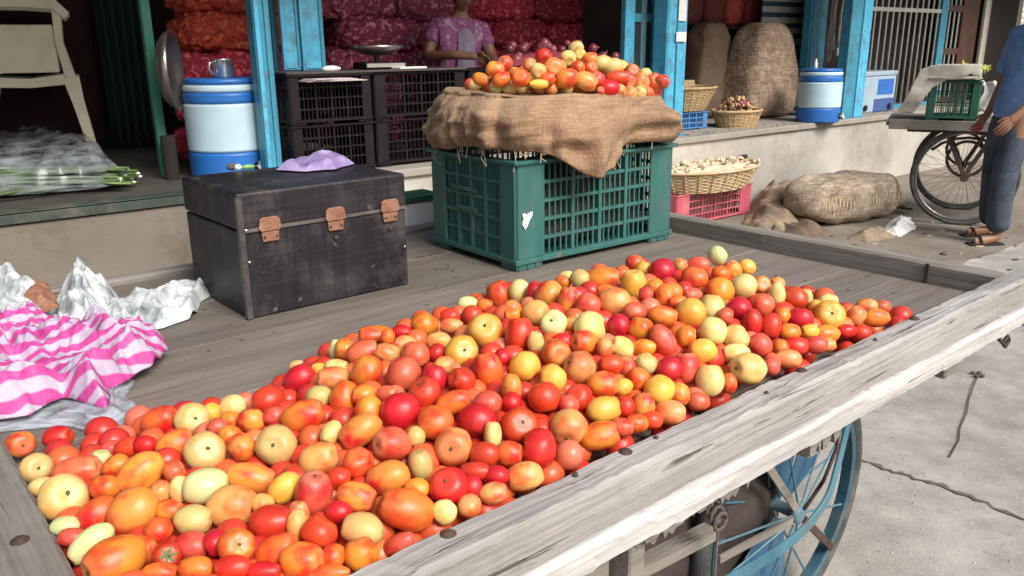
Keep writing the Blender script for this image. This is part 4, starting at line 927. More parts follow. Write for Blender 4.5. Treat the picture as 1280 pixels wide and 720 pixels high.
-0.262 1.033 0.832 -0.047 -0.654 0.755 0.0192 O
-0.495 1.088 0.804 -0.030 0.061 0.998 0.0181 D
-0.390 1.061 0.815 -0.076 0.803 0.591 0.0201 Q
-0.131 1.004 0.845 0.726 -0.102 -0.680 0.0195 Q
-0.081 1.009 0.843 -0.249 -0.844 0.476 0.0203 R
0.036 1.019 0.845 0.173 0.252 -0.952 0.0195 R
-0.583 1.110 0.797 0.170 -0.981 0.091 0.0182 P
-0.437 1.060 0.823 0.048 0.624 -0.780 0.0194 P
-0.304 1.013 0.832 0.100 -0.041 -0.994 0.0207 R
-0.018 1.006 0.835 0.039 -0.576 -0.817 0.0207 R
-0.518 1.063 0.813 0.867 -0.106 -0.486 0.0198 Q
-0.358 1.027 0.829 -0.683 -0.716 -0.147 0.0181 O
-0.271 1.000 0.845 -0.822 0.425 -0.380 0.0201 Q
0.149 1.040 0.809 -0.659 -0.311 0.685 0.0220 R
-0.578 1.075 0.806 0.820 -0.572 0.033 0.0217 D
-0.178 0.980 0.836 0.935 -0.283 0.214 0.0189 R
-0.111 0.977 0.833 0.599 -0.786 0.156 0.0206 D
-0.050 0.986 0.828 -0.371 0.449 0.813 0.0224 R
0.054 1.004 0.819 0.973 -0.165 0.163 0.0195 R
-0.230 0.979 0.835 -0.769 0.155 0.620 0.0186 Q
0.089 1.010 0.817 0.216 0.944 0.249 0.0183 Q
-0.381 0.995 0.822 0.974 -0.168 0.150 0.0185 Q
-0.593 1.042 0.800 -0.135 -0.990 -0.048 0.0194 R
-0.275 0.966 0.836 0.295 0.675 0.676 0.0183 R
-0.483 1.011 0.808 0.578 -0.437 0.689 0.0210 Q
-0.144 0.958 0.828 -0.025 0.865 -0.502 0.0212 Q
0.073 0.975 0.831 0.935 0.313 -0.169 0.0210 P
-0.629 1.031 0.802 0.347 -0.380 0.857 0.0213 Q
-0.519 1.007 0.800 0.640 -0.721 -0.264 0.0190 Q
-0.336 0.964 0.822 -0.725 -0.686 0.054 0.0189 R
-0.182 0.943 0.837 -0.119 -0.944 -0.308 0.0192 Q
-0.115 0.940 0.845 -0.549 -0.420 0.723 0.0218 Q
-0.431 0.982 0.815 0.530 -0.652 -0.543 0.0200 R
-0.220 0.944 0.835 -0.917 -0.195 -0.347 0.0216 Q
-0.055 0.948 0.829 0.165 -0.744 -0.648 0.0200 R
-0.373 0.959 0.818 0.509 -0.077 -0.857 0.0211 Q
-0.298 0.942 0.822 0.550 0.789 -0.274 0.0210 R
-0.021 0.959 0.828 0.338 0.934 0.118 0.0205 R
0.011 0.946 0.814 0.811 -0.073 -0.580 0.0218 Q
-0.454 0.963 0.834 0.553 -0.647 -0.525 0.0201 R
-0.087 0.938 0.824 0.682 0.358 0.638 0.0183 R
0.046 0.962 0.809 0.487 -0.515 -0.705 0.0212 Q
-0.616 0.996 0.794 -0.502 0.714 0.488 0.0197 R
-0.539 0.970 0.799 -0.927 0.011 -0.375 0.0221 Q
-0.273 0.914 0.832 0.578 -0.509 -0.638 0.0218 R
-0.403 0.929 0.823 0.014 0.173 0.985 0.0195 R
-0.236 0.912 0.823 0.955 -0.158 -0.251 0.0190 Q
-0.130 0.911 0.828 0.263 0.923 -0.282 0.0187 Q
-0.092 0.903 0.832 0.615 0.016 0.789 0.0224 Q
-0.202 0.909 0.826 -0.537 -0.323 -0.779 0.0182 Q
-0.056 0.912 0.817 -0.886 0.136 0.443 0.0222 R
-0.437 0.920 0.811 -0.049 -0.209 -0.977 0.0211 R
-0.353 0.906 0.829 0.811 0.320 -0.489 0.0189 R
-0.185 0.879 0.833 0.269 -0.895 0.356 0.0211 R
-0.019 0.922 0.816 0.231 -0.666 -0.709 0.0219 O
-0.541 0.926 0.808 0.580 0.690 -0.434 0.0191 R
-0.500 0.924 0.806 -0.398 0.550 -0.734 0.0209 R
-0.222 0.881 0.826 -0.645 0.663 0.380 0.0194 O
-0.296 0.885 0.819 0.697 0.333 -0.634 0.0201 Q
-0.112 0.874 0.817 0.398 -0.460 0.794 0.0204 R
-0.411 0.892 0.813 -0.300 -0.533 0.791 0.0209 Q
-0.036 0.881 0.806 0.236 -0.176 -0.956 0.0202 R
-0.262 0.869 0.818 0.302 -0.743 0.597 0.0202 R
-0.388 0.863 0.815 -0.963 0.159 0.220 0.0188 D
-0.153 0.865 0.817 0.071 -0.805 0.589 0.0219 O
-0.074 0.875 0.809 -0.469 -0.796 -0.382 0.0218 Q
-0.208 0.848 0.823 0.709 -0.527 0.469 0.0206 P
-0.184 0.848 0.799 -0.812 -0.554 -0.182 0.0214 R
-0.422 0.857 0.808 -0.290 0.151 -0.945 0.0193 Q
-0.526 0.855 0.813 0.471 -0.106 -0.876 0.0202 Q
-0.242 0.835 0.816 0.007 -0.688 0.726 0.0183 R
-0.348 0.847 0.809 0.435 -0.259 0.862 0.0207 R
-0.378 0.831 0.820 -0.898 -0.396 0.191 0.0184 O
-0.307 0.830 0.806 0.516 -0.854 0.065 0.0208 P
-0.156 0.828 0.814 -0.888 -0.428 0.169 0.0200 Q
-0.094 0.841 0.805 -0.174 0.985 0.004 0.0221 Q
-0.468 0.820 0.806 -0.617 0.590 0.522 0.0215 Q
-0.218 0.815 0.828 0.784 -0.412 0.465 0.0187 R
-0.314 0.798 0.827 0.978 0.000 0.210 0.0223 R
-0.124 0.818 0.800 -0.221 0.690 -0.689 0.0203 Q
-0.504 0.822 0.801 -0.640 0.344 0.687 0.0198 R
-0.421 0.800 0.820 -0.899 0.022 0.438 0.0192 R
-0.281 0.807 0.808 -0.572 -0.017 0.820 0.0185 R
-0.388 0.803 0.807 0.202 -0.978 -0.049 0.0200 R
-0.246 0.801 0.813 0.775 -0.618 -0.131 0.0209 O
-0.184 0.808 0.807 -0.210 -0.948 0.238 0.0195 Q
-0.151 0.795 0.804 -0.700 -0.687 -0.193 0.0197 O
-0.212 0.788 0.807 0.193 -0.975 -0.108 0.0216 D
-0.337 0.777 0.804 0.357 -0.352 0.865 0.0200 D
-0.282 0.778 0.822 -0.442 0.143 0.885 0.0185 D
-0.371 0.773 0.814 0.866 -0.031 0.498 0.0184 O
-0.400 0.772 0.795 -0.922 0.353 0.157 0.0208 R
-0.178 0.771 0.797 0.844 -0.041 0.535 0.0225 Q
-0.469 0.777 0.799 -0.868 0.245 0.432 0.0187 D
-0.247 0.737 0.809 -0.030 0.418 -0.908 0.0200 Q
-0.317 0.745 0.812 0.630 0.769 0.109 0.0215 D
-0.280 0.745 0.812 -0.078 -0.958 0.275 0.0205 Q
-0.393 0.739 0.805 -0.894 0.337 0.296 0.0206 Q
-0.355 0.742 0.808 0.332 -0.850 0.409 0.0222 Q
-0.221 0.755 0.797 0.786 0.071 -0.614 0.0224 Q
-0.191 0.739 0.801 0.713 0.611 -0.345 0.0185 Q
-0.435 0.740 0.801 -0.634 0.198 0.747 0.0215 Q
-0.387 0.706 0.827 -0.915 0.403 -0.026 0.0207 Q
-0.296 0.720 0.795 -0.681 0.210 -0.702 0.0189 Q
-0.331 0.716 0.796 -0.596 -0.275 -0.755 0.0183 R
-0.262 0.713 0.793 -0.851 -0.484 -0.203 0.0190 Q
-0.412 0.710 0.801 0.003 0.696 0.718 0.0194 D
-0.311 0.703 0.823 -0.423 0.039 0.905 0.0216 Q
-0.237 0.704 0.815 0.312 -0.231 -0.922 0.0182 R
-0.272 0.697 0.822 0.911 0.252 0.326 0.0207 Q
-0.217 0.718 0.794 -0.443 -0.851 -0.283 0.0191 R
-0.381 0.679 0.805 -0.387 -0.902 -0.193 0.0202 Q
-0.348 0.694 0.817 0.758 -0.651 0.029 0.0205 P
'''
# ================================================================== GROUND AND SHOP SHELL
g = MB()
g.grid(60, 60, lambda u, v: ((u-.5)*160, (v-.5)*160+30, 0))
ground = struct(part('ground', g, m_conc))
def crack(pts, wd, name='ground_crack'):
    mb = MB(); random.seed(len(pts)+int(wd*1000)); P = []
    for i in range(len(pts)-1):
        a, b = Vector(pts[i]), Vector(pts[i+1])
        for k in range(9):
            t = k/9; p = a.lerp(b, t); nrm = Vector((-(b-a).y, (b-a).x, 0)).normalized()
            P.append((p+nrm*random.uniform(-.012, .012), nrm, wd*random.uniform(.25, 1.2)))
    P.append((Vector(pts[-1]), nrm, wd*.2))
    vs = []; 
    for p, nn, ww in P: vs += [(*(p+nn*ww)[:2], .004), (*(p-nn*ww)[:2], .004)]
    mb.add(vs, [(2*i, 2*i+1, 2*i+3, 2*i+2) for i in range(len(P)-1)])
    return part(name, mb, m_crack, ground)
m_crack = M('crack_dirt', (.10, .08, .065), (.17, .14, .115), scale=30, rough=1, bump=.3)
crack([gp(1075, 577, 0), gp(1130, 595, 0), gp(1190, 612, 0), gp(1290, 655, 0), gp(1450, 740, 0)], .010)
m_wire = M('dark_cord', (.07, .055, .045), (.11, .09, .08), scale=20, rough=.9, bump=.2)
cd = MB(); cd.tube([gp(1225, 466, 0)+Vector((0, 0, .006)), gp(1218, 480, .01), gp(1211, 500, .006), gp(1209, 515, .008), gp(1200, 535, .006), gp(1199, 550, .006), gp(1187, 571, .006)], .0024, 6)
for k in range(4): cd.ball(gp(1216+4*k, 466+(k%2)*4, .008), (.012, .006, .008), 7, 5)
tag(part('string_scrap', cd, m_wire, smooth=True), 'short dark scrap of string lying on the concrete right of the wheel', 'string')
random.seed(4)
peb = MB()
for i in range(300):
    p = gp(random.uniform(1000, 1400), random.uniform(330, 720), 0); r = random.uniform(.001, .004)
    peb.ball(p+Vector((0, 0, r*.4)), (r, r*random.uniform(.6, 1), r*.6), 6, 4)
m_peb = M('grit', (.25, .23, .2), (.5, .48, .44), scale=30, rough=.9, bump=0)
tag(part('grit', peb, m_peb), 'loose pale grit scattered over the street concrete', 'grit', kind='stuff')

# trodden dirt strip along the foot of the platform
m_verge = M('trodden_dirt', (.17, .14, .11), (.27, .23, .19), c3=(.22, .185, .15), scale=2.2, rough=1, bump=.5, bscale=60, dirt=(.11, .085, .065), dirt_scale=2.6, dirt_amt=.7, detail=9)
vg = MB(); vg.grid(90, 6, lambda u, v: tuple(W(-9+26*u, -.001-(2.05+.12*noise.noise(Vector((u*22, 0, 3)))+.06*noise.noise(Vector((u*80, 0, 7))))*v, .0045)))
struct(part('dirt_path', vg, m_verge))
# raised shop platform: front wall in two tones, top, green painted edge on the left
A0, A1 = -9, vp(1234, 40, .3)[0]+.02
pw = MB(); pw.box(A0, A1, 0, 5.2, 0, PZ-.05)
struct(part('platform_wall', pw, m_wall, None, SO, SA))
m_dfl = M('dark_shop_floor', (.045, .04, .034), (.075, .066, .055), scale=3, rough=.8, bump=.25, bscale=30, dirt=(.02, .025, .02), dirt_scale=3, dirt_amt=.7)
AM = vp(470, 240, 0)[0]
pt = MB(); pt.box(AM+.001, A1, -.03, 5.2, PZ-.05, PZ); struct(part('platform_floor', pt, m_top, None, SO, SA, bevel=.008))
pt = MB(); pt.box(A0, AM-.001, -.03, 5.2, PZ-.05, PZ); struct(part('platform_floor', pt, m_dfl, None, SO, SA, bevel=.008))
m_edge = M('green_edge_paint', (.025, .035, .028), (.04, .062, .046), scale=9, rough=.6, bump=.15, dirt=(.14, .12, .1), dirt_amt=.8, dirt_scale=5)
al, _ = vp(236, 240, 0)
ge = MB(); ge.box(-9, al, -.045, -.032, PZ-.045, PZ-.002); ge.box(-9, al, -.045, .06, PZ+.002, PZ+.008)
struct(part('platform_edge', ge, m_edge, None, SO, SA, bevel=.004))
# plaster panel facing the cart on the left
m_panel = M('stained_plaster', (.15, .13, .105), (.21, .185, .155), scale=2, rough=.95, bump=.4, bscale=25, dirt=(.09, .065, .045), dirt_scale=2.2, dirt_amt=.8, detail=9)
xs = [al-.02]
while xs[-1] > -8.5: xs.append(xs[-1]-9)
wl0 = None
for x1_, x0_ in zip(xs, xs[1:]):
    pn = MB(); pn.box(x0_+.002, x1_-.002, -.03+random.uniform(-.002, .002), -.003, .05, PZ-.052); struct(part('platform_panel', pn, m_panel, None, SO, SA, bevel=.004))
# shell: back wall, roof with shading overhang, party walls
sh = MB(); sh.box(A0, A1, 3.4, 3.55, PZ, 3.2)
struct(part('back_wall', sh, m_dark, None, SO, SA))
rf = MB(); rf.box(A0, A1+.1, -1.15, 3.6, 2.75, 2.9)  # street overhang is out of view, its depth set to shade the shops
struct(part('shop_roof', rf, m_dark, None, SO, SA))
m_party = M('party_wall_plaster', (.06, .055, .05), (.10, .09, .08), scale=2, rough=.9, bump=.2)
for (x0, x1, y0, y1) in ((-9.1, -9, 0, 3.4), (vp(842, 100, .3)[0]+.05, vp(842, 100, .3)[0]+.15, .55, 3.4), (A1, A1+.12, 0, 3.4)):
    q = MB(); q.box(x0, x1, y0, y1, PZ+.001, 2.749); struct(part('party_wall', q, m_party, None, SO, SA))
# building further along the street, pale shutter
m_shut = M('cream_shutter', (.55, .50, .42), (.64, .60, .52), scale=3, rough=.6, bump=.1, dirt=(.38, .32, .25), dirt_amt=.5)
nb = thing('far_building', 'cream building with ribbed shutter beyond the last shop at right', 'building', W(A1+.14, .6), SA)
q = MB(); q.box(0, 9, 0, 3, 0, .9); q.box(0, 9, 0, 3, 2.4, 4.2); part('wall', q, M('brown_plaster', (.36, .27, .18), (.46, .36, .25), scale=2, rough=.9), nb)
for k in range(20):
    q = MB(); z = .905+k*.0745; q.prism([(0, 0), (.0, .0735), (.02, .06), (.028, .037), (.02, .012)], .0, 9, lambda u, v, d, z=z: (d, .1-u, z+v)); part('shutter_slat', q, m_shut, nb)

def post(px0, px1, py, b, mat, label, z1=2.74, dep=.09, strip=None, z0=PZ):
    a0 = vp(px0, py, b)[0]; a1 = vp(px1, py, b)[0]; wd = a1-a0
    t = thing('shop_post', label, 'post', W(a0, b, z0), SA, 'painted posts of the shop fronts')
    q = MB(); q.box(0, wd, 0, dep, 0, z1-z0); part('post_shaft', q, mat, t, bevel=.006)
    if strip:
        for (u0, u1, mm) in strip:
            q = MB(); q.box(wd*u0, wd*u1, -.012, -.001, .0, z1-z0-.01); part('flange', q, mm, t, bevel=.002)
    q = MB(); q.box(-.02, wd+.02, -.02, dep+.02, 0, .012); part('foot_plate', q, m_teal, t)
    return t, a0, wd
post(325, 346, 120, .12, m_teal, 'teal steel post standing right behind the blue water cooler', strip=[(.05, .3, m_post), (.62, .8, m_teal)])
mp_, a_, w_ = post(829, 856, 100, .1, m_post, 'bright sky blue post right of the burlap-topped crate', dep=.12, strip=[(.0, .12, m_teal), (.5, .56, m_teal)])
m_stick = M('white_sticker', (.7, .69, .66), (.8, .79, .76), scale=20, rough=.6, bump=.05)
for (y0, y1, x0, x1) in ((-10, 26, 846, 857), (40, 52, 843, 856)):
    b0 = vp(x0, y1, .1); b1 = vp(x1, y0, .1); q = MB(); q.box(b0[0]-a_, b1[0]-a_, -.018, -.014, b0[1]-PZ, b1[1]-PZ); part('paper_sticker', q, m_stick, mp_)
post(1009, 1029, 80, .5, m_teal, 'teal post standing left of the hanging ropes', strip=[(.1, .4, m_blue)])
rp, ra, rw = post(1057, 1081, 100, .02, m_teal, 'two-tone blue post just right of the striped cooler', strip=[(.55, .98, m_post)], dep=.1)
post(1226, 1233, 60, .3, M('pale_pole_paint', (.42, .38, .32), (.5, .46, .4), scale=5), 'thin pale pole at the right end of the shop row', dep=.04)
# folded door leaves beside the left post
def boards(px0, px1, b, mat, label, z0, z1=2.74):
    a0 = vp(px0, 50, b)[0]; a1 = vp(px1, 50, b)[0]
    q = MB(); q.box(0, a1-a0, 0, .03, z0, z1)
    t = thing('door_leaf', label, 'door', W(a0, b), SA, 'folded blue door leaves'); part('board', q, mat, t, bevel=.004)
    q = MB(); q.box((a1-a0)*.82, (a1-a0)*.97, -.01, -.001, z0+.02, z1-.02); part('trim', q, m_teal, t)
    q = MB(); q.box(.01, (a1-a0)*.8, -.008, -.001, z0+.01, z0+.05); part('bottom_rail', q, mat, t, bevel=.003)
    return t
boards(353, 374, .42, m_post, 'narrow sky blue door leaf left of the wider one', vp(360, 88, .42)[1])
boards(377, 405, .40, m_post, 'wider sky blue door leaf above the black crates', vp(390, 88, .40)[1])
a0 = vp(357, 120, .44)[0]
q = MB(); q.box(0, .03, 0, .03, PZ, 2.7); q.box(.06, .075, .0, .03, PZ, 2.7)
tag(part('door_rail', q, m_teal, None, W(a0, .55), SA), 'thin teal rail running down behind the black crates', 'rail')
# glazed blue frame behind the tomato crate
fa0 = vp(781, 60, .3)[0]; fa1 = vp(826, 60, .3)[0]; fw_ = fa1-fa0
ft = thing('window_frame', 'blue framed glazed door behind the heap on the burlap', 'door', W(fa0, .3, PZ), SA)
for (u0, u1, mm) in ((0, .26, m_post), (.44, .58, m_lblue), (.76, .98, m_teal)):
    q = MB(); q.box(fw_*u0, fw_*u1, 0, .05, 0, 2.08); part('stile', q, mm, ft, bevel=.004)
for z in (.0, .86, 1.9):
    for (u0, u1) in ((.262, .438), (.582, .758)):
        q = MB(); q.box(fw_*u0, fw_*u1, .005, .045, z, z+.06); part('rail', q, m_teal, ft)
m_glass = M('dark_glass', (.03, .04, .045), (.04, .05, .055), rough=.12, bump=0)
for (u0, u1) in ((.262, .438), (.582, .758)):
    q = MB(); q.box(fw_*u0, fw_*u1, .02, .026, .06, .859); q.box(fw_*u0, fw_*u1, .02, .026, .921, 1.899); part('pane', q, m_glass, ft)

# ================================================================== THE HANDCART
cart = thing('vegetable_cart', 'wooden handcart with raised rims and blue spoked wheels, heaped with tomatoes', 'cart', CO, CA)
LX = -1.919
seams = [0, .072, .36, .64, .93, 1.22, 1.515]
for i in range(6):
    q = MB(); q.box(LX+.001, -.001, seams[i]+.0015, seams[i+1]-.0015, BED-.025, BED+(.0008 if i % 2 else 0)); part('plank', q, m_plank, cart, bevel=.002)
def wobble_board(x0, x1, y0, y1, z0, z1, seed, amp=.0025, nx=70, nick=0):
    mb = MB(); ring = [(y0, z0), (y1, z0), (y1, z0+(z1-z0)*.55), (y1, z1-.006), (y1-.006, z1), ((y0+y1)/2, z1), (y0+.007, z1), (y0, z1-.007), (y0, z0+(z1-z0)*.5)]
    if y1 < y0: ring = ring
    k = len(ring); vs = []
    for i in range(nx+1):
        x = x0+(x1-x0)*i/nx
        for j, (y, z) in enumerate(ring):
            a = noise.noise(Vector((x*7, j*1.7+seed, 0)))*amp; b2 = noise.noise(Vector((x*9, j*2.1+seed, 5)))*amp
            c = noise.noise(Vector((x*45, j*3+seed, 9)))*amp*.5
            if nick and j in (3, 4, 6, 7) and noise.noise(Vector((x*22, seed, 3))) > .35: b2 -= nick
            vs.append((x, y+a+c, z+b2+c))
    fs = [(i*k+j, i*k+(j+1) % k, (i+1)*k+(j+1) % k, (i+1)*k+j) for i in range(nx) for j in range(k)]+[tuple(range(k))[::-1], tuple(nx*k+j for j in range(k))]
    return mb.add(vs, fs)
part('rim_board', wobble_board(LX-.11, .30, -.0532, 0, .7665, RIM, 1, .0035, 150, .003), m_rim, cart, label='sunlit near rim board with dark bolts')
part('lower_beam', wobble_board(LX-.11, .30, -.066, -.0, .728, .765, 5, .004, 150, .004), m_beam, cart, label='pale beam under the near rim')
# far end rim (cross board), left rim, low back strip
def cross(x0, x1, y0, y1, z0, z1, seed): 
    mb = wobble_board(y0, y1, x0, x1, z0, z1, seed, .002, 80); mb.v = [(v[1], v[0], v[2]) for v in mb.v]; return mb
part('end_rim', cross(0, .042, .001, 1.58, .75, RIM-.001, 8), m_endwood, cart)
part('end_rim', cross(LX-.10, LX, .001, 1.58, .75, RIM, 11), m_endwood, cart)
part('back_strip', wobble_board(LX+.001, -.001, 1.517, 1.56, .74, BED+.016, 13, .002), m_under, cart)
q = MB(); q.box(-.0045, -.0005, .16, .168, BED, RIM-.004); part('iron_strap', q, m_iron, cart)
def bolt(p, r=.0065):
    l, s = toC(p); s = min(s, -.013) if l < -.005 and l > LX+.005 and s < .1 else s; q = MB(); q.lathe([(r*1.5, 0), (r*1.55, .0015), (r*1.3, .0025), (r, .003), (r*.9, .0045), (r*.5, .0052), (0.0005, .0052)], 10); part('bolt', q, m_iron, cart, (l, s, RIM-.0005), smooth=True)
for p in ((775, 562), (994, 461), (1137, 397), (1179, 318), (25, 676), (560, 668)): bolt(gp(*p, RIM))
for p in ((712, 590), (958, 492), (1094, 425), (820, 548)): bolt(gp(*p, RIM), .0025)
# under-frame
for s in (.10, 1.42):
    q = MB(); q.box(LX-.02, 0, s-.025, s+.025, .66, .7475); part('frame_rail', q, m_under, cart, bevel=.004)
for l in (-.12, -.7, -1.3, -1.85):
    q = MB(); q.box(l-.03, l+.03, .03, 1.5, .60, .659); part('cross_bar', q, m_under, cart, bevel=.004)
def ragged(px0, px1, s, ztop, zb, seed):
    l0, l1 = cpl(px0, 600, s)[0], cpl(px1, 540, s)[0]; random.seed(seed); n = 16
    bot = [(l0+(l1-l0)*i/n, zb+random.choice([0, 0, .012, .022, -.008])) for i in range(n+1)]
    q = MB(); q.prism([(l0, ztop), *bot, (l1, ztop)], s-.009, s+.009, lambda u, v, d: (u, d, v)); part('skirt_board', q, m_under, cart)
ragged(870, 938, .02, .727, cpl(910, 615, .02)[1], 2); ragged(1003, 1046, .012, .727, cpl(1030, 552, .012)[1], 3); ragged(790, 868, .02, .727, cpl(850, 650, .02)[1], 7)
ragged(1115, 1165, .0, .727, .70, 9)
l, z = cpl(785, 690, .05)
q = MB(); q.box(l-.018, l+.018, .03, .065, .30, .727); part('leg_post', q, m_under, cart, bevel=.003)
q = MB(); q.beam((cpl(775, 722, .06)[0], .06, cpl(775, 722, .06)[1]), (cpl(888, 664, .06)[0], .06, cpl(888, 664, .06)[1]), .03, .02); part('brace', q, m_under, cart)
l, z = cpl(888, 640, .02)
q = MB()
for k in range(4): q.tube([(l+.016*math.cos(a/8*6.28+k), .0+.008*k, z+.008*k-.008+.015*math.sin(a/8*6.28+k)) for a in range(9)], .0035, 6)
q.tube([(l+.01, .01, z), (l+.012, .012, z-.2), (l+.006, .02, z-.42)], .0025, 6)
part('rope_knot', q, m_wire, cart, smooth=True)
# wheels
WS = .2; hl, hz_ = cpl(980, 635, WS); WR = abs(hz_)-.0
m_blade = M('blue_wheel_blade', (.012, .07, .14), (.025, .12, .21), scale=6, rough=.4, bump=.05, dirt=(.10, .12, .13), dirt_amt=.6, dirt_scale=6)
print('wheel', hl, hz_, cpl(1075, 600, WS))
m_wrim = M('dark_blue_rim', (.02, .07, .10), (.05, .12, .16), scale=10, rough=.5, bump=.1, dirt=(.12, .11, .10), dirt_amt=.7, dirt_scale=14)
def wheel_parts(root):
    RR = WR
    q = MB(); q.tube([((RR-.022)*math.cos(a/48*6.28319), 0, (RR-.022)*math.sin(a/48*6.28319)) for a in range(49)], .021, 10, cap=False); part('tyre', q, m_tyre, root, smooth=True)
    q = MB(); pr = []
    for a in range(49):
        t = a/48*6.28319
        for (rr_, y) in ((RR-.040, -.017), (RR-.05, -.013), (RR-.05, .013), (RR-.040, .017)): pr.append((rr_*math.cos(t), y, rr_*math.sin(t)))
    q.add(pr, [(4*i+j, 4*i+(j+1) % 4, 4*(i+1)+(j+1) % 4, 4*(i+1)+j) for i in range(48) for j in range(4)]); part('rim', q, m_wrim, root)
    q = MB(); q.lathe([(.014, -.045), (.021, -.043), (.023, -.03), (.014, -.02), (.014, .02), (.023, .03), (.021, .043), (.014, .045)], 16); o = part('hub', q, m_lblue, root, rot=(R(90), 0, 0), smooth=True)
    for k in range(20):
        t = k/20*6.28319+.1; y = .035*(-1)**k; q = MB(); q.tube([(.026*math.cos(t), y, .026*math.sin(t)), ((RR-.055)*math.cos(t+.12*(-1)**(k//2)), y*.2, (RR-.055)*math.sin(t+.12*(-1)**(k//2)))], .0028, 6); part('spoke', q, m_lblue, root)
    for t in (R(228), R(262), R(95), R(48)):
        q = MB(); c, s_ = math.cos(t), math.sin(t); f = lambda u, v, d: (u*c-v*s_, d, u*s_+v*c)
        q.prism([(.03, -.012), (.12, -.045), (RR-.058, -.07), (RR-.058, .07), (.12, .045), (.03, .012)], .004, .008, f); part('blade', q, m_blade, root, bevel=.001)
    for t in (R(180), R(128), R(-42)):
        q = MB(); q.beam((.03*math.cos(t), -.04, .03*math.sin(t)), ((RR-.055)*math.cos(t), -.022, (RR-.055)*math.sin(t)), .006, .018); part('flat_spoke', q, m_iron if t < 0 else m_under, root)
for (l, s) in ((hl, WS), (hl, 1.517-WS), (hl-1.15, WS), (hl-1.15, 1.517-WS)):
    wr = bpy.data.objects.new('wheel', None); COL.objects.link(wr); wr.parent = cart; wr.location = (l, s, WR)
    if s == WS and l == hl: wheel_parts(wr); first = wr
    else:
        for ch in first.children: c = ch.copy(); COL.objects.link(c); c.parent = wr
for l in (hl, hl-1.15):
    q = MB(); q.tube([(l, .165, WR), (l, 1.36, WR)], .014, 10); part('axle', q, m_iron, cart, smooth=True)
    for s in (.30, 1.22):
        q = MB(); q.beam((l, s, WR+.01), (l, s, .60), .05, .03); part('axle_hanger', q, m_under, cart)
# curved blue strap in front of the wheel
S2 = .06
pts = [(1063, 508), (1060, 530), (1048, 580), (1035, 622), (1012, 655), (985, 680), (950, 703), (905, 730)]
def smooth_path(P, k=5):
    out = []
    for i in range(len(P)-1):
        p0, p1, p2, p3 = [Vector(P[max(0, min(len(P)-1, j))]) for j in (i-1, i, i+1, i+2)]
        for t in [a/k for a in range(k)]: out.append(tuple(.5*((2*p1)+(p2-p0)*t+(2*p0-5*p1+4*p2-p3)*t*t+(3*p1-p0-3*p2+p3)*t**3)))
    return out+[tuple(P[-1])]
cp = smooth_path([cpl(x, y, S2) for x, y in pts])
q = MB(); vs = []
for i, (l, z) in enumerate(cp):
    a = Vector(cp[max(i-1, 0)]); b = Vector(cp[min(i+1, len(cp)-1)]); t = (b-a).normalized(); nx = Vector((-t.y, t.x))
    wd = .010+.004*(i/35)
    for (sg, y) in ((1, -.002), (-1, -.002), (-1, .004), (1, .004)): vs.append((l+nx.x*wd*sg, S2+y, z+nx.y*wd*sg))
n_ = len(cp); q.add(vs, [(4*i+j, 4*i+(j+1) % 4, 4*(i+1)+(j+1) % 4, 4*(i+1)+j) for i in range(n_-1) for j in range(4)]+[(3, 2, 1, 0), tuple(4*(n_-1)+j for j in range(4))])
part('curved_strap', q, m_lblue, cart, bevel=.001)
q = MB(); q.tube([(*[cpl(x, y, .09)[0]], .09, cpl(x, y, .09)[1]) for x, y in ((1052, 510), (1046, 560), (1030, 600), (1005, 637))], .004, 6); part('brake_rod', q, m_iron, cart, smooth=True)
# iron loop hanging off the right end
l, z = cpl(1240, 432, 0)
q = MB(); q.tube([(l-.02, -.01, .73), (l, -.012, z+.02), (l+.03, -.015, z), (l+.05, -.012, z-.012), (l+.07, -.012, z), (l+.06, -.012, z+.012), (l+.03, -.012, z+.004)], .005, 6); part('hook', q, m_iron, cart, smooth=True)

# sacks stowed under the cart
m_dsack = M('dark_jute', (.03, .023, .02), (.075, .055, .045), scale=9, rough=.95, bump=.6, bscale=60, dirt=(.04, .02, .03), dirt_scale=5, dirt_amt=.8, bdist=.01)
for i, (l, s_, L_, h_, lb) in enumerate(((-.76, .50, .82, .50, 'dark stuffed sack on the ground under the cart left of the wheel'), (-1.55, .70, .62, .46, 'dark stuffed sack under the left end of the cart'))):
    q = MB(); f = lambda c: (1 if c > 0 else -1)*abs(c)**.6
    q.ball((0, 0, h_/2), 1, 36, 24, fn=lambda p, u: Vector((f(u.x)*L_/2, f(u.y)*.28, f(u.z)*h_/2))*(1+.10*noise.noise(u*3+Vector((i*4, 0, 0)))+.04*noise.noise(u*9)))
    tag(part('jute_sack', q, m_dsack, None, CO+CE*l+CN*s_+Vector((0, 0, .004)), CA+.1*i, smooth=True), lb, 'sack')
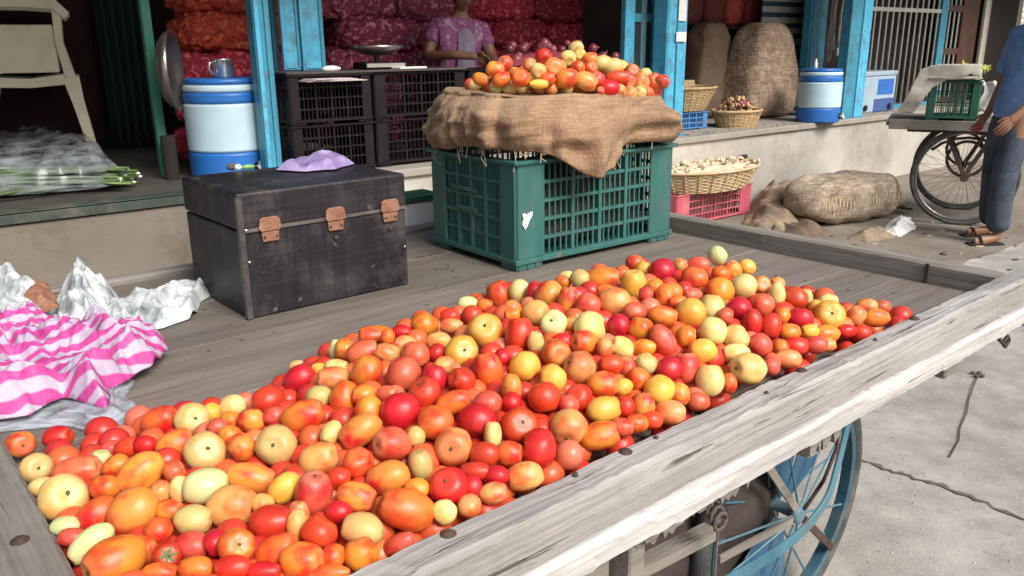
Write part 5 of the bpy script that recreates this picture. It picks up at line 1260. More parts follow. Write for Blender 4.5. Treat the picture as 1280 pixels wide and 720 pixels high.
# ================================================================== THINGS ON THE CART
def crate(name, label, cat, loc, rot, w, d, h, mat, group=None, cols=4, rows=5, cornw=.16, fine=4, tilt=None):
    t = thing(name, label, cat, loc, rot, group)
    th = .012
    def side(L, fn, cw, seed):
        q = MB()
        # lattice between the corner posts
        x0, x1 = cw, L-cw
        zs = [h*.10+(h*.86)*i/rows for i in range(rows+1)]
        B = lambda a, b, y0, y1, z0, z1: q.add([fn(x, y, z) for z in (z0, z1) for y in (y0, y1) for x in (a, b)], [(0, 2, 3, 1), (4, 5, 7, 6), (0, 1, 5, 4), (2, 6, 7, 3), (0, 4, 6, 2), (1, 3, 7, 5)])
        for z in zs: B(x0, x1, 0, .014, z-.0045, z+.0045)
        for c in range(1, cols): x = x0+(x1-x0)*c/cols; B(x-.006, x+.006, -.002, .0125, h*.10, h*.96)
        for c in range(cols):
            for k in range(1, fine+1):
                x = x0+(x1-x0)*(c+k/(fine+1))/cols; B(x-.0025, x+.0025, .003, .009, h*.10, h*.96)
        part('lattice_side', q, mat, t)
        for s_ in (0, 1):
            q = MB(); a, b = (0, cw) if s_ == 0 else (L-cw, L)
            q.add([fn(x, y, z) for z in (h*.10, h*.97) for y in (-.003, .009) for x in (a+.003 if s_ == 0 else a, b-.003 if s_ else b)], [(0, 2, 3, 1), (4, 5, 7, 6), (0, 1, 5, 4), (2, 6, 7, 3), (0, 4, 6, 2), (1, 3, 7, 5)])
            part('corner_panel', q, mat, t, bevel=.003)
    side(w, lambda x, y, z: (x, y, z), w*cornw, 1); side(d, lambda x, y, z: (y, x, z), d*cornw*1.1, 2)
    side(w, lambda x, y, z: (x, d-y, z), w*cornw, 3); side(d, lambda x, y, z: (w-y, x, z), d*cornw*1.1, 4)
    for nm, z0, z1, e in (('top_rim', h*.965, h, .012), ('base_rim', h*.055, h*.105, .006)):
        q = MB(); o = e
        ring = lambda zz, oo: [(-oo, -oo, zz), (w+oo, -oo, zz), (w+oo, d+oo, zz), (-oo, d+oo, zz)]
        vs = ring(z0, o)+ring(z1, o)+ring(z0, -.016)+ring(z1, -.016)
        fs = []
        for i in range(4):
            j = (i+1) % 4; fs += [(i, j, 4+j, 4+i), (8+i, 12+i, 12+j, 8+j), (4+i, 4+j, 12+j, 12+i), (i, 8+i, 8+j, j)]
        q.add(vs, fs); part(nm, q, mat, t, bevel=.002)
    q = MB(); q.box(.016, w-.016, .016, d-.016, h*.06, h*.085); part('base', q, mat, t)
    for (x, y) in ((0, 0), (w-.09, 0), (0, d-.07), (w-.09, d-.07)):
        q = MB(); q.box(x, x+.09, y, y+.07, 0, h*.056)
        for k in range(3): q.box(x+.005+.03*k, x+.011+.03*k, y-.004, y-.0005, 0, h*.056)
        part('foot', q, mat, t, bevel=.002)
    return t
CR = Vector((.0131, 2.0929, BED+.0012)); CRA = .6624; CH = .292
gc = crate('plastic_crate', 'green plastic crate standing on the cart under the burlap and tomatoes', 'crate', CR, CRA, .60, .40, CH, m_green)
q = MB(); hp = [(-.005, -.015), (.002, -.009), (.006, -.001), (.015, .008), (.016, .015), (.006, .013), (.001, .009), (-.004, .014), (-.012, .012), (-.009, .004), (-.012, -.006)]
q.prism(hp, -.0075, -.0035, lambda u, v, d: (.030+u*1.2, d, .135+v*1.5)); part('torn_sticker', q, m_stick, gc)
for (z, wd) in ((.135, .05), (.19, .06)):
    q = MB(); q.box(-.0065, -.0035, .17, .17+wd*2, z, z+.012); part('side_rib', q, m_green, gc)

# added dark filling so bright ground does not show through the lattice
q = MB(); q.box(.03, .57, .03, .37, CH*.09, CH*.82)
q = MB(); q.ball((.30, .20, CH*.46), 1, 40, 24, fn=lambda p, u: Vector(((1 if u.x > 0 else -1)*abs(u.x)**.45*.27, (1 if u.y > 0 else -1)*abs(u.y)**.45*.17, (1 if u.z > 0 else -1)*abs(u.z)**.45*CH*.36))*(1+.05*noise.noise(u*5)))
tag(part('crate_dark_fill', q, m_dsack, None, CR, CRA, smooth=True), 'added dark filling that darkens the view through the green crate lattice', 'filling')
# burlap draped over the crate
def burlap_ring(th):
    c, s = math.cos(th), math.sin(th)
    n = 3.4; r = (abs(c)**n+abs(s)**n)**(-1/n)
    return r*c, r*s
zr = lambda a, b: 1.232 - BED - .0 - .11*max(0, (a-.25))**1.15*1.0 - .03*max(0, .2-b) + .0
def drape(u, v):
    th = u*2*math.pi; x, y = burlap_ring(th)
    a = .30+x*.305; b = .20+y*.215
    top = zr(a, b)+.012*noise.noise(Vector((a*6, b*6, 1)))
    out = math.sin(min(v, 1)*math.pi*.5)
    # hem height round the crate
    corner = math.exp(-(((a-.24)**2+(b-0)**2)/.012))          # the long flap on the front side
    left = math.exp(-(((a-0)**2+(b-.42)**2)/.03))
    right = math.exp(-(((a-.60)**2+(b+.0)**2)/.02))
    hem = .325-.085*corner-.045*left-.03*right+.012*noise.noise(Vector((math.cos(th)*4, math.sin(th)*4, 3)))
    if v < .0001: z = top
    z = top+(hem-top)*v
    bul = .045*math.sin(v*math.pi*.9)**.8+.018*v
    fold = .022*noise.noise(Vector((math.cos(th)*5.5, math.sin(th)*5.5, v*1.3)))+.026*noise.noise(Vector((math.cos(th)*12, math.sin(th)*12, v*.8+4)))*v+.010*(1-abs(noise.noise(Vector((a*9+v*2, b*9-v*1.2, v*2+2))))*3)
    fold += .012*noise.noise(Vector((a*9, b*9, v*4+7)))
    # deep fold beside the flap
    fc = math.exp(-(((a-.36)**2+(b)**2)/.0022)); fold -= .06*fc*v
    fl = math.exp(-(((a-.22)**2+(b)**2)/.010)); fold += .045*fl*v
    fr = math.exp(-(((a-.47)**2+(b)**2)/.004)); fold += .04*fr*math.sin(v*3.1)
    fe = math.exp(-(((a-.05)**2+(b)**2)/.0012)); fold += .022*fe*(1-v)*v*4
    k = bul+fold; nrm = Vector((x, y)).normalized()
    return (a+nrm.x*k+.0, b+nrm.y*k, z)
bt = thing('burlap_cover', 'brown burlap sacking draped over the green crate with frayed hanging hem', 'burlap', CR, CRA)
q = MB(); q.grid(200, 34, drape)
def topsurf(u, v):
    th = u*2*math.pi; x, y = burlap_ring(th); a = .30+x*.305*v; b = .20+y*.215*v
    z = zr(a, b)-.008*(1-v)+.012*noise.noise(Vector((a*6, b*6, 1)))*v
    return (a, b, z)
q.grid(200, 10, topsurf)
part('sackcloth', q, m_burlap, bt, smooth=True, thick=.003)
# rolled lip along the near top edge
q = MB(); vs = []
for i in range(121):
    th = i/120*2*math.pi; p = Vector(drape(i/120, 0.0)); p.z -= .004; vs.append(p)
q.tube(vs, [.009+.004*noise.noise(p*14) for p in vs], 8, cap=False); part('hem_roll', q, m_burlap, bt, smooth=True)
random.seed(8)
m_thread = M('jute_thread', (.5, .38, .24), (.62, .5, .34), scale=20, rough=.95)
q = MB()
for k in range(22):
    u = random.choice([random.uniform(.36, .52), random.uniform(.5, .66), random.uniform(.74, .82)]); p = Vector(drape(u, 1)); L_ = random.uniform(.012, .06)
    q.tube([p, p+Vector((random.uniform(-.006, .006), random.uniform(-.006, .006), -L_*.5)), p+Vector((random.uniform(-.014, .014), random.uniform(-.014, .014), -L_))], .0009, 4)
f = part('frayed_threads', q, m_thread, bt); f['kind'] = 'stuff'

# ---- tomatoes
def tomato_mesh(name, lobes, amp, seed):
    q = MB()
    def fn(p, u):
        th = math.acos(max(-1, min(1, u.z))); ph = math.atan2(u.y, u.x)
        r = 1+amp*math.cos(lobes*ph+seed)*math.sin(th)**.7*(.4+.6*max(0, u.z))+.07*noise.noise(u*1.3+Vector((seed*3, 0, 0)))+.02*noise.noise(u*3.1+Vector((seed, 5, 0)))
        z = p.z*r
        if u.z > .78: z -= ((u.z-.78)/.22)**1.6*.22; r *= 1+.025*math.cos(lobes*ph+seed)
        if u.z < -.92: z += ((-u.z-.92)/.08)*.04
        return Vector((p.x*r*(1+.03*math.sin(seed*5)), p.y*r*(1-.03*math.sin(seed*5)), z))
    q.ball((0, 0, 0), 1, 22, 16, fn=fn)
    return q.mesh(name, [TM['R']], True)
tmesh = [tomato_mesh('tomato', 5, .012, 1), tomato_mesh('tomato', 4, .03, 2), tomato_mesh('tomato', 3, .022, 3), tomato_mesh('tomato', 6, .035, 4)]
m_scar = M('stem_scar', (.06, .045, .02), (.14, .11, .05), scale=60, rough=.9, bump=.4)
m_calyx = M('green_calyx', (.06, .14, .03), (.12, .20, .06), scale=20, rough=.7)
q = MB(); q.ball((0, 0, .79), (.11, .09, .03), 10, 5, fn=lambda p, u: p*(1+.35*noise.noise(u*2.5)))
scar_me = q.mesh('stem_scar', m_scar)
q = MB()
for k in range(6):
    a = k*1.047; c, s = math.cos(a), math.sin(a); P_ = [(0, .06, .86), (0, -.06, .86), (.35, .09, .93), (.35, -.09, .93), (.75, .0, .80)]
    f = lambda p: (p[0]*c-p[1]*s, p[0]*s+p[1]*c, p[2])
    q.add([f(p) for p in P_], [(0, 1, 3, 2), (2, 3, 4)])
q.tube([(0, 0, .86), (.03, .02, 1.1), (.1, .02, 1.2)], .05, 6)
calyx_me = q.mesh('calyx', m_calyx)
def tomato(p, ax, spin, Bq, A, c, f, label, group, i):
    ax = Vector(ax).normalized(); qn = ax.to_track_quat('Z', 'Y')
    o = bpy.data.objects.new('tomato', tmesh[i % 4]); COL.objects.link(o)
    o.rotation_mode = 'QUATERNION'; from mathutils import Quaternion
    o.rotation_quaternion = qn @ Quaternion((0, 0, 1), spin); o.location = p; o.scale = (Bq, Bq, A)
    o.material_slots[0].link = 'OBJECT'; o.material_slots[0].material = TM[c]
    tag(o, label, 'tomato', group)
    if f == 's': place('stem_scar', scar_me, o)
    if f == 'c': place('calyx', calyx_me, o)
    return o
for i, ln in enumerate(TOM.strip().splitlines()):
    a, lab = ln.split('|'); v = a.split(); n = [float(x) for x in v[:9]]
    f = v[10]
    if f == '-' and i % 4 == 2: f = 's'
    tomato(n[:3], n[3:6], n[6], n[7], n[8], v[9], f, lab, 'tomatoes heaped on the cart', i)
keys = list(TM); q = MB(); random.seed(3)
for ln in FILL.strip().splitlines():
    v = ln.split(); n = [float(x) for x in v[:7]]
    q.ball(n[:3], (n[6]*random.uniform(.92, 1.1), n[6], n[6]*random.uniform(.88, 1)), 14, 10, m=keys.index(v[7]), M=Vector(n[3:6]).to_track_quat('Z', 'Y').to_matrix().to_4x4())
tag(part('tomato_heap', q, [TM[k] for k in keys], smooth=True), 'lower layers of the tomato heap seen between the top tomatoes', 'tomatoes', kind='stuff')

# ---- tomatoes on the burlap
CTOM = '''95 270 50 40 O|first orange tomato at the left end of the burlap heap
180 215 60 46 T|blotched tomato second from the left on the burlap
235 180 50 45 P|pink tomato atop the left end of the burlap heap
215 272 60 42 Q|orange-red tomato on the burlap edge, left part
325 265 60 50 O|round orange tomato on the burlap edge left of centre
375 190 45 40 B|peach tomato left of centre, back of the burlap heap
425 225 52 45 L|cream tomato left of centre on the burlap heap
430 297 60 28 Y|yellow tomato half hidden behind the burlap edge
455 145 55 46 R|red tomato high at the back left of the burlap heap
510 205 60 58 B|peach tomato in the middle of the burlap heap
595 150 50 45 L|cream tomato just left of the topmost on the burlap
590 265 72 56 O s|big orange tomato showing its scar, middle burlap edge
640 95 46 44 L|pale topmost tomato crowning the burlap heap
662 135 40 42 Y|yellow tomato right below the topmost on the burlap
650 208 45 45 Q|orange-red tomato in the middle of the burlap heap
720 155 50 40 O|orange tomato right of the topmost on the burlap
725 208 45 40 Q|orange-red tomato right of the middle on the burlap
790 178 60 45 K|dull olive tomato on the upper right burlap heap
700 282 75 54 B|big peach tomato on the burlap edge right of centre
762 268 45 45 P|pink tomato right of the big peach one on burlap
850 200 68 54 K|large tan tomato on the right half of the burlap heap
905 205 45 40 L|cream tomato right of the large tan one on burlap
880 262 78 44 R|long red tomato on the right half of the burlap heap
935 280 50 45 P|pink tomato under the long red one on burlap
962 225 48 42 P|pink tomato on the upper right edge of the burlap heap
1010 285 55 50 B s|peach tomato with scar near the right burlap edge
1035 248 45 40 L|cream tomato behind the scarred peach one, right
1090 290 58 54 Q|orange-red tomato at the right end of the burlap heap
1132 284 42 44 P|last pink tomato at the right tip of the burlap heap
830 322 68 48 R|red tomato at the low sagging burlap edge
880 342 54 46 B s|scarred peach tomato at the low sagging burlap edge
945 352 50 42 B|middle peach tomato of the low row on the burlap edge
1000 350 45 40 L|cream tomato of the low row on the burlap edge
1045 350 40 40 O|orange tomato of the low row on the burlap edge
1090 348 45 38 R|red tomato ending the low row on the burlap edge
480 268 50 40 Q|orange-red tomato at the burlap edge left of the big orange
780 335 26 24 P|tiny pink tomato at the burlap edge right of centre
550 195 40 36 O|small orange tomato behind the middle of the burlap heap'''
CE2 = Vector((math.cos(CRA), math.sin(CRA), 0)); CN2 = Vector((-CE2.y, CE2.x, 0))
placed = []
for i, ln in enumerate(CTOM.splitlines()):
    a, lab = ln.split('|'); v = a.split(); px = 580+float(v[0])/4.571; py = 40+float(v[1])/4.571; rx, ry = float(v[2])/4.571, float(v[3])/4.571
    d = ray(px, py); hitp = None; k = 0
    for s_ in range(600):
        t = 1.7+s_*.003; p = Vector((0, 0, CAMZ))+d*t; l = (p-CR).dot(CE2); m = (p-CR).dot(CN2); z = p.z-CR.z
        inside = max(0, 1-((abs(l-.30)/.30)**2.5+(abs(m-.20)/.21)**2.5))
        if z < zr(l, m)+.018+.085*inside**.8 and inside > 0: hitp = p; k = t; break
        if m > .33 or l > .64: hitp = p; k = t; break
    rx_, ry_ = rx/FPX*k, ry/FPX*k; r_ = (rx_*ry_)**.5
    random.seed(i*7+1)
    view = -d.normalized(); im = Vector((1, 0, random.uniform(-.4, .4)))
    if rx > 1.2*ry: ax = im+view*random.uniform(-.3, .3); A, Bq = rx_, ry_
    else: ax = view+Vector((random.uniform(-1, 1), 0, random.uniform(-.6, .9))); A, Bq = r_*.92, r_
    f = 's' if 's' in v[5:] else '-'
    tomato(hitp, ax, random.uniform(0, 6), Bq, A, v[4], f, lab, 'tomatoes heaped on the burlap', i)
    placed.append((hitp, r_))
# hidden tomatoes under and behind them
q = MB(); random.seed(12); n = 0; got = []
while n < 170 and len(got) < 110:
    n += 0; l = random.uniform(.02, .58); m = random.uniform(.0, .40); ins = max(0, 1-((abs(l-.30)/.30)**2.5+(abs(m-.20)/.21)**2.5))
    if ins <= 0: n += .02; continue
    lay = random.choice([0, 0, 1, 2]); z = zr(l, m)+.014+lay*.028
    if z > zr(l, m)-.012+.075*ins**.8: n += .02; continue
    p = CR+CE2*l+CN2*m+Vector((0, 0, z)); r = random.uniform(.017, .023)
    if all((p-a).length > (r+b)*.86 for a, b in placed+got): got.append((p, r))
    n += .02
for p, r in got: q.ball(p, (r, r, r*.95), 12, 9, m=random.randrange(len(keys)), M=Vector((random.random()-.5, random.random()-.5, random.random()-.5)).to_track_quat('Z', 'Y').to_matrix().to_4x4())
tag(part('tomato_heap', q, [TM[k] for k in keys], smooth=True), 'half hidden tomatoes filling the heap on the burlap', 'tomatoes', kind='stuff')

# ---- black wooden chest
BX = Vector((-.5814, 1.7176, BED+.0015)); BA = .7017; bw, bd, bh = .4201, .3274, .2807
ch = thing('wooden_chest', 'scuffed black wooden chest with three rusty latches, on the cart', 'chest', BX, BA)
q = MB(); q.box(0, bw, 0, bd, 0, bh*.70); part('chest_body', q, m_box, ch, bevel=.004, seg=2)
q = MB(); q.box(-.002, bw+.002, -.002, bd+.002, bh*.70+.003, bh); part('lid', q, m_box, ch, bevel=.006, seg=2)
q = MB(); q.box(.004, bw-.004, -.0045, -.0025, bh*.70-.002, bh*.70+.006); part('seam_strip', q, M('worn_metal_strip', (.12, .11, .10), (.26, .23, .21), scale=30, rough=.4, metal=.6, dirt=(.1, .06, .05), dirt_scale=12), ch)
for (x, z0, z1) in ((0, 0, bh), ):
    q = MB(); q.box(-.0045, .009, -.0045, .009, .001, bh-.008); part('corner_strip', q, M('worn_corner', (.05, .045, .045), (.12, .105, .10), scale=25, rough=.45, metal=.3), ch, bevel=.001)
for i, u in enumerate((.065, .225, .372)):
    q = MB(); w2 = .033
    q.prism([(-w2, .006), (-w2+.004, .026), (-w2*.6, .031), (w2*.6, .031), (w2-.004, .026), (w2, .006), (w2*.8, 0), (-w2*.8, 0)], -.010, -.0048, lambda a, b, d, u=u: (u+a*.8, d, bh*.70+b-.004))
    l = part('latch', q, m_copper, ch, bevel=.0015, seg=2)
    q = MB(); q.prism([(-w2*.78, 0), (-w2*.7, -.022), (w2*.7, -.022), (w2*.78, 0)], -.0075, -.0022, lambda a, b, d, u=u: (u+a*.8, d, bh*.70+b-.0055)); part('hasp_plate', q, m_copper, l, bevel=.001)
    for sx in (-.014, .014):
        q = MB(); q.lathe([(.003, 0), (.003, .0015), (.0015, .0025), (.0003, .0026)], 8); part('rivet', q, m_iron, l, (u+sx, -.0077, bh*.70-.017), (R(90), 0, 0))
    if i: q = MB(); q.lathe([(.0055, 0), (.0055, .002), (.003, .003), (.0003, .003)], 10); part('keyhole_plate', q, m_iron, l, (u, -.003, bh*.70-.045), (R(90), 0, 0))
for (x, y, z) in ((.012, .0, .13), (.012, 0, .20), (.41, 0, .10)):
    q = MB(); q.lathe([(.003, 0), (.003, .001), (.0003, .002)], 8); part('nail_head', q, m_steel, ch, (x, -.0048, z), (R(90), 0, 0))

# ---- crumpled sheets
def crumple(name, label, cat, poly, base, H, seed, mats, fold=9, ang=0, fine=1, n=90, group=None, uvscale=1, edge=.06, thick=.0012, peak=None, rough_edge=.5, zmin=.003):
    P_ = [Vector(gp(x, y, base)[:2]) for x, y in poly]; c = sum(P_, Vector((0, 0)))/len(P_)
    x0 = min(p.x for p in P_); x1 = max(p.x for p in P_); y0 = min(p.y for p in P_); y1 = max(p.y for p in P_)
    def sd(p):
        best = 9; ins = False; k = len(P_)
        for i in range(k):
            a, b = P_[i], P_[(i+1) % k]; ab = b-a; t = max(0, min(1, (p-a).dot(ab)/max(ab.length_squared, 1e-9))); best = min(best, (p-a-ab*t).length)
            if (a.y > p.y) != (b.y > p.y) and p.x < (b.x-a.x)*(p.y-a.y)/(b.y-a.y)+a.x: ins = not ins
        return best if ins else -best
    nx = n; ny = max(12, int(n*(y1-y0)/(x1-x0))); ca, sa = math.cos(ang), math.sin(ang); off = Vector((seed*3.7, seed*1.3, seed))
    rid = lambda v: 1-abs(noise.noise(v))*2.2
    vs = []; uv = []; okv = []
    for j in range(ny+1):
        for i in range(nx+1):
            p = Vector((x0+(x1-x0)*i/nx, y0+(y1-y0)*j/ny)); dd = sd(p)
            jag = rough_edge*.035*noise.noise(Vector((p.x*16, p.y*16, seed)))
            dd2 = dd+jag
            u = p.x*ca+p.y*sa; v = -p.x*sa+p.y*ca
            wx = noise.noise(Vector((u*4, v*4, 0))+off)*.09; wy = noise.noise(Vector((u*4, v*4, 9))+off)*.09
            env = min(1, max(0, dd2)/edge); env = (env*env*(3-2*env))**.8
            if peak: env *= .35+.65*math.exp(-(((p-Vector(gp(*peak[:2], base)[:2])).length/peak[2])**2))
            r1 = rid(Vector(((u+wx)*fold, (v+wy)*fold*.38, 1))+off); r2 = rid(Vector(((u+wx)*fold*2.3, (v+wy)*fold*1.2, 5))+off); r3 = noise.noise(Vector((u*fold*7, v*fold*5, 8))+off)
            h = H*env*(.46*max(r1, -.2)**1+.34*max(r2, -.5)+.06*r3*fine+.25)
            h = max(h, 0)
            # sheet pulled sideways into its folds
            px_ = p.x+wx*.22*env; py_ = p.y+wy*.22*env
            vs.append((px_, py_, base+zmin+h+.004*env)); okv.append(dd2 > 0)
            uv.append(((u+wx*.3+.35*h)*uvscale, (v+wy*.45+.6*h+.018*noise.noise(Vector((u*22, v*22, seed))))*uvscale))
    mb = MB(); W_ = nx+1
    fs = [(j*W_+i, j*W_+i+1, (j+1)*W_+i+1, (j+1)*W_+i) for j in range(ny) for i in range(nx) if okv[j*W_+i] and okv[j*W_+i+1] and okv[(j+1)*W_+i+1] and okv[(j+1)*W_+i]]
    used = sorted({i for f in fs for i in f}); mp = {o: k for k, o in enumerate(used)}
    mb.v = [vs[i] for i in used]; mb.f = [tuple(mp[i] for i in f) for f in fs]; mb.mi = [0]*len(fs); mb.uv = [uv[i] for i in used]
    ec = {}
    for f in mb.f:
        for k in range(4): e_ = (f[k], f[(k+1) % 4]); e_ = (min(e_), max(e_)); ec[e_] = ec.get(e_, 0)+1
    nb = {}
    for (a_, b_), k in ec.items():
        if k == 1: nb.setdefault(a_, []).append(b_); nb.setdefault(b_, []).append(a_)
    V_ = [Vector(v) for v in mb.v]
    for _ in range(10):
        W2 = {i: V_[i]*.4+sum((V_[j] for j in js), Vector())*(.6/len(js)) for i, js in nb.items()}
        for i, v in W2.items(): V_[i] = v
    mb.v = V_
    cc = Vector((c.x, c.y, base)); mb.v = [tuple(Vector(v)-cc) for v in mb.v]
    return tag(part(name, mb, mats, None, cc, smooth=True, thick=thick), label, cat, group)
def film(name, c, a, rough=.15, c2=None):
    m = M(name, c, c2 or c, scale=6, rough=rough, bump=.06, bscale=18, alpha=a, coat=.5)
    n = m.node_tree.nodes; L = m.node_tree.links.new; b = n['Principled BSDF']
    ns = n.new('ShaderNodeTexNoise'); ns.inputs['Scale'].default_value = 9; ns.inputs['Detail'].default_value = 2; ns.inputs['Distortion'].default_value = .4
    mr = n.new('ShaderNodeMapRange'); mr.inputs[1].default_value = .35; mr.inputs[2].default_value = .7; mr.inputs[3].default_value = max(a-.28, 0); mr.inputs[4].default_value = min(a+.3, 1)
    L(ns.outputs['Fac'], mr.inputs[0]); L(mr.outputs[0], b.inputs['Alpha']); return m
m_paper = M('crumpled_white_film', (.44, .48, .48), (.64, .67, .66), scale=9, rough=.4, bump=.5, bscale=30, dirt=(.06, .09, .09), dirt_scale=11, dirt_amt=1)  # dark mottling stands for print and for crease shade put into the colour
m_stripe = M('pink_striped_cloth', (1, 1, 1), rough=.6, bump=.3, bscale=60, scale=5)
t = m_stripe.node_tree; n = t.nodes; L = t.links.new
uvn = n.new('ShaderNodeUVMap'); uvn.uv_map = 'uv'; wv = n.new('ShaderNodeTexWave'); wv.inputs['Scale'].default_value = 8; wv.bands_direction = 'Y'; wv.inputs['Distortion'].default_value = 2.6; wv.inputs['Detail'].default_value = 1
L(uvn.outputs[0], wv.inputs[0]); r = n.new('ShaderNodeValToRGB'); r.color_ramp.interpolation = 'EASE'; e = r.color_ramp.elements; e[0].position = .34; e[0].color = (.50, .055, .25, 1); e[1].position = .62; e[1].color = (.46, .38, .48, 1)
L(wv.outputs['Color'], r.inputs[0]); L(r.outputs[0], n['Principled BSDF'].inputs['Base Color'])
m_poly = film('clear_polythene', (.55, .60, .66), .45)
crumple('plastic_bag', 'clear plastic bag lying flat under the pink striped cloth', 'plastic bag', [(-90, 470), (40, 470), (120, 468), (172, 478), (160, 500), (175, 525), (150, 546), (90, 538), (20, 540), (-90, 560)], BED, .022, 4, m_poly, fold=7, fine=0, n=150, edge=.03)
crumple('striped_cloth', 'crumpled pink and white striped cloth on the left of the cart', 'cloth', [(-90, 420), (10, 415), (60, 408), (120, 420), (190, 424), (206, 436), (196, 456), (168, 470), (146, 490), (135, 512), (80, 500), (40, 522), (-90, 535)], BED+.02, .07, 9, m_stripe, fold=13, ang=.7, n=200, edge=.03)
crumple('plastic_sheet', 'white crumpled plastic sheet pointing towards the black chest', 'plastic sheet', [(110, 425), (130, 398), (155, 380), (200, 376), (240, 368), (268, 350), (264, 372), (240, 398), (205, 412), (160, 418)], BED, .045, 2, m_paper, fold=13, ang=-.3, n=140, edge=.03, group='crumpled white plastic sheets')
crumple('plastic_sheet', 'tall white crumpled plastic sheet, middle of the pile left of the chest', 'plastic sheet', [(60, 440), (62, 380), (85, 352), (120, 352), (150, 372), (160, 400), (150, 430), (110, 438)], BED, .10, 5, m_paper, fold=13, ang=.9, n=150, edge=.07, group='crumpled white plastic sheets')
crumple('plastic_sheet', 'white crumpled plastic sheet cut by the left picture edge', 'plastic sheet', [(-90, 430), (-90, 360), (0, 350), (40, 362), (72, 385), (80, 425), (20, 435)], BED, .085, 7, m_paper, fold=13, ang=.2, n=150, edge=.06, group='crumpled white plastic sheets')
m_rag = M('brown_onion_skins', (.20, .07, .04), (.40, .2, .12), scale=40, rough=.8, bump=.5)
crumple('onion_skins', 'small heap of reddish brown onion skins among the white sheets', 'onion skins', [(22, 385), (30, 355), (62, 355), (75, 385), (50, 395)], BED+.05, .03, 3, m_rag, fold=22, n=50, edge=.05)
m_purple = M('lilac_plastic', (.22, .15, .34), (.42, .33, .54), scale=14, rough=.3, bump=.3, dirt=(.2, .12, .3), dirt_scale=10)
crumple('purple_bag', 'crumpled lilac plastic bag lying on the black chest', 'plastic bag', [(346, 214), (358, 204), (392, 199), (430, 199), (444, 206), (420, 213), (385, 216)], BED+bh+.003, .024, 6, m_purple, fold=13, n=110, edge=.035)
q = MB(); wob = lambda p, u: p*(1+.25*noise.noise(u*2.2)); q.ball((0, 0, .008), (.009, .009, .008), 12, 8, fn=wob); q.ball((.026, .008, .006), (.018, .007, .006), 12, 8, m=1, fn=wob); q.ball((-.014, .010, .009), (.012, .010, .009), 12, 8, m=2, fn=wob)
tag(part('scraps', q, [m_white, M('green_scrap', (.16, .34, .1), (.24, .42, .15), scale=20), m_wire], None, gp(298, 213, BED+bh+.002), .5, smooth=True), 'white, green and dark scraps on the left back of the chest', 'scraps')
# white box with green lid at the back of the cart, between chest and crate
p = gp(508, 288, BED)
wb = thing('white_box', 'white box with green lid between the black chest and green crate', 'box', p+Vector((0, 0, .001)), CA)
q = MB(); q.box(0, .13, 0, .09, 0, .085); part('box_body', q, m_white, wb, bevel=.004)
q = MB(); q.box(-.006, .136, -.006, .096, .0855, .11); part('lid', q, m_dgreen, wb, bevel=.004)
# bits of leaf and dirt on the bed
random.seed(21); q = MB()
for k in range(60):
    px, py = random.choice([(random.uniform(150, 560), random.uniform(350, 480)), (random.uniform(850, 1120), random.uniform(300, 370)), (random.uniform(520, 640), random.uniform(310, 370))])
    p = gp(px, py, BED); r_ = random.uniform(.0015, .006)
    q.ball(p+Vector((0, 0, .002)), (r_, r_*random.uniform(.4, 1), .0012), 6, 4)
tag(part('crumbs', q, m_wire), 'dark leaf crumbs and dirt scattered on the cart bed', 'crumbs', kind='stuff')
for (px, py, w_) in ((545, 318, .035), (557, 336, .02), (570, 347, .012), (525, 322, .02)):
    p = gp(px, py, BED); l, s = toC(p); q = MB(); random.seed(px); pts = [(w_*random.uniform(.7, 1.1)*math.cos(a), w_*.3*random.uniform(.7, 1.1)*math.sin(a)) for a in [k/12*6.283 for k in range(12)]]
    q.prism(pts, 0, .0015, lambda u, v, d: (u, v, d)); part('stain', q, m_wire, cart, (l, s, BED+.0008))
m_dsteel = M('dull_steel', (.22, .19, .17), (.32, .28, .26), scale=8, rough=.3, metal=.8, bump=.1)
# ================================================================== ON AND ROUND THE PLATFORM
def S(px, py, b, z=None):            # world point where the pixel meets depth b of the shops
    a, zz = vp(px, py, b); return W(a, b, zz if z is None else z)
def cooler(label, px0, px1, py0, py1, group, tap=True):
    base = gp((px0+px1)/2, py1, PZ); a, b = toS(base); dist = base.y*math.cos(PITCH)-(PZ-CAMZ)*math.sin(PITCH)
    r = (px1-px0)/FPX*dist/2; h = abs(vp((px0+px1)/2, py0, b)[1]-PZ)
    if px0 < 400: base = base+Vector((.06, 0, 0))
    t = thing('water_cooler', label, 'water cooler', base+Vector((SN*r*.2)), SA, group)
    mb_, mw_ = m_cblue, m_cwhite
    for nm, z0, z1, mm, k in (('base_band', 0, .27, mb_, 1.0), ('body', .272, .755, mw_, 1.0), ('shoulder_band', .757, .865, mb_, .985), ('rim_band', .867, .94, mw_, .97), ('lid', .942, 1.0, mb_, .93)):
        rr_ = r*k; a_, b_ = h*z0, h*z1; q = MB(); q.lathe([(rr_*.96, a_), (rr_, a_+.01), (rr_, b_-.01), (rr_*.965, b_)], 110); part(nm, q, mm, t, smooth=False, bevel=.003)
    q = MB(); q.lathe([(.026, 0), (.026, .012), (.0003, .013)], 14); part('tap_seat', q, m_black, t, (r*.25, -r*.955, h*.12), (R(90), 0, 0))
    q = MB(); q.tube([(0, 0, 0), (0, -.035, 0), (0, -.045, -.02)], .011, 10); q.box(-.004, .004, -.035, -.02, .01, .03); part('tap', q, m_white, t, (r*.25, -r*.98, h*.12), smooth=False)
    q = MB(); q.tube([(r*1.02*math.cos(x), r*1.02*math.sin(x), h*.72) for x in (R(-12), R(-6), R(0), R(6), R(12))], .008, 6); part('handle', q, mb_, t)
    return t, base, r, h
m_cblue = PL('cooler_blue', (.02, .15, .50), rough=.35, dirt=(.05, .12, .3), dirt_amt=.35); m_cwhite = PL('cooler_white', (.50, .68, .78), rough=.4, dirt=(.35, .45, .5), dirt_amt=.35)
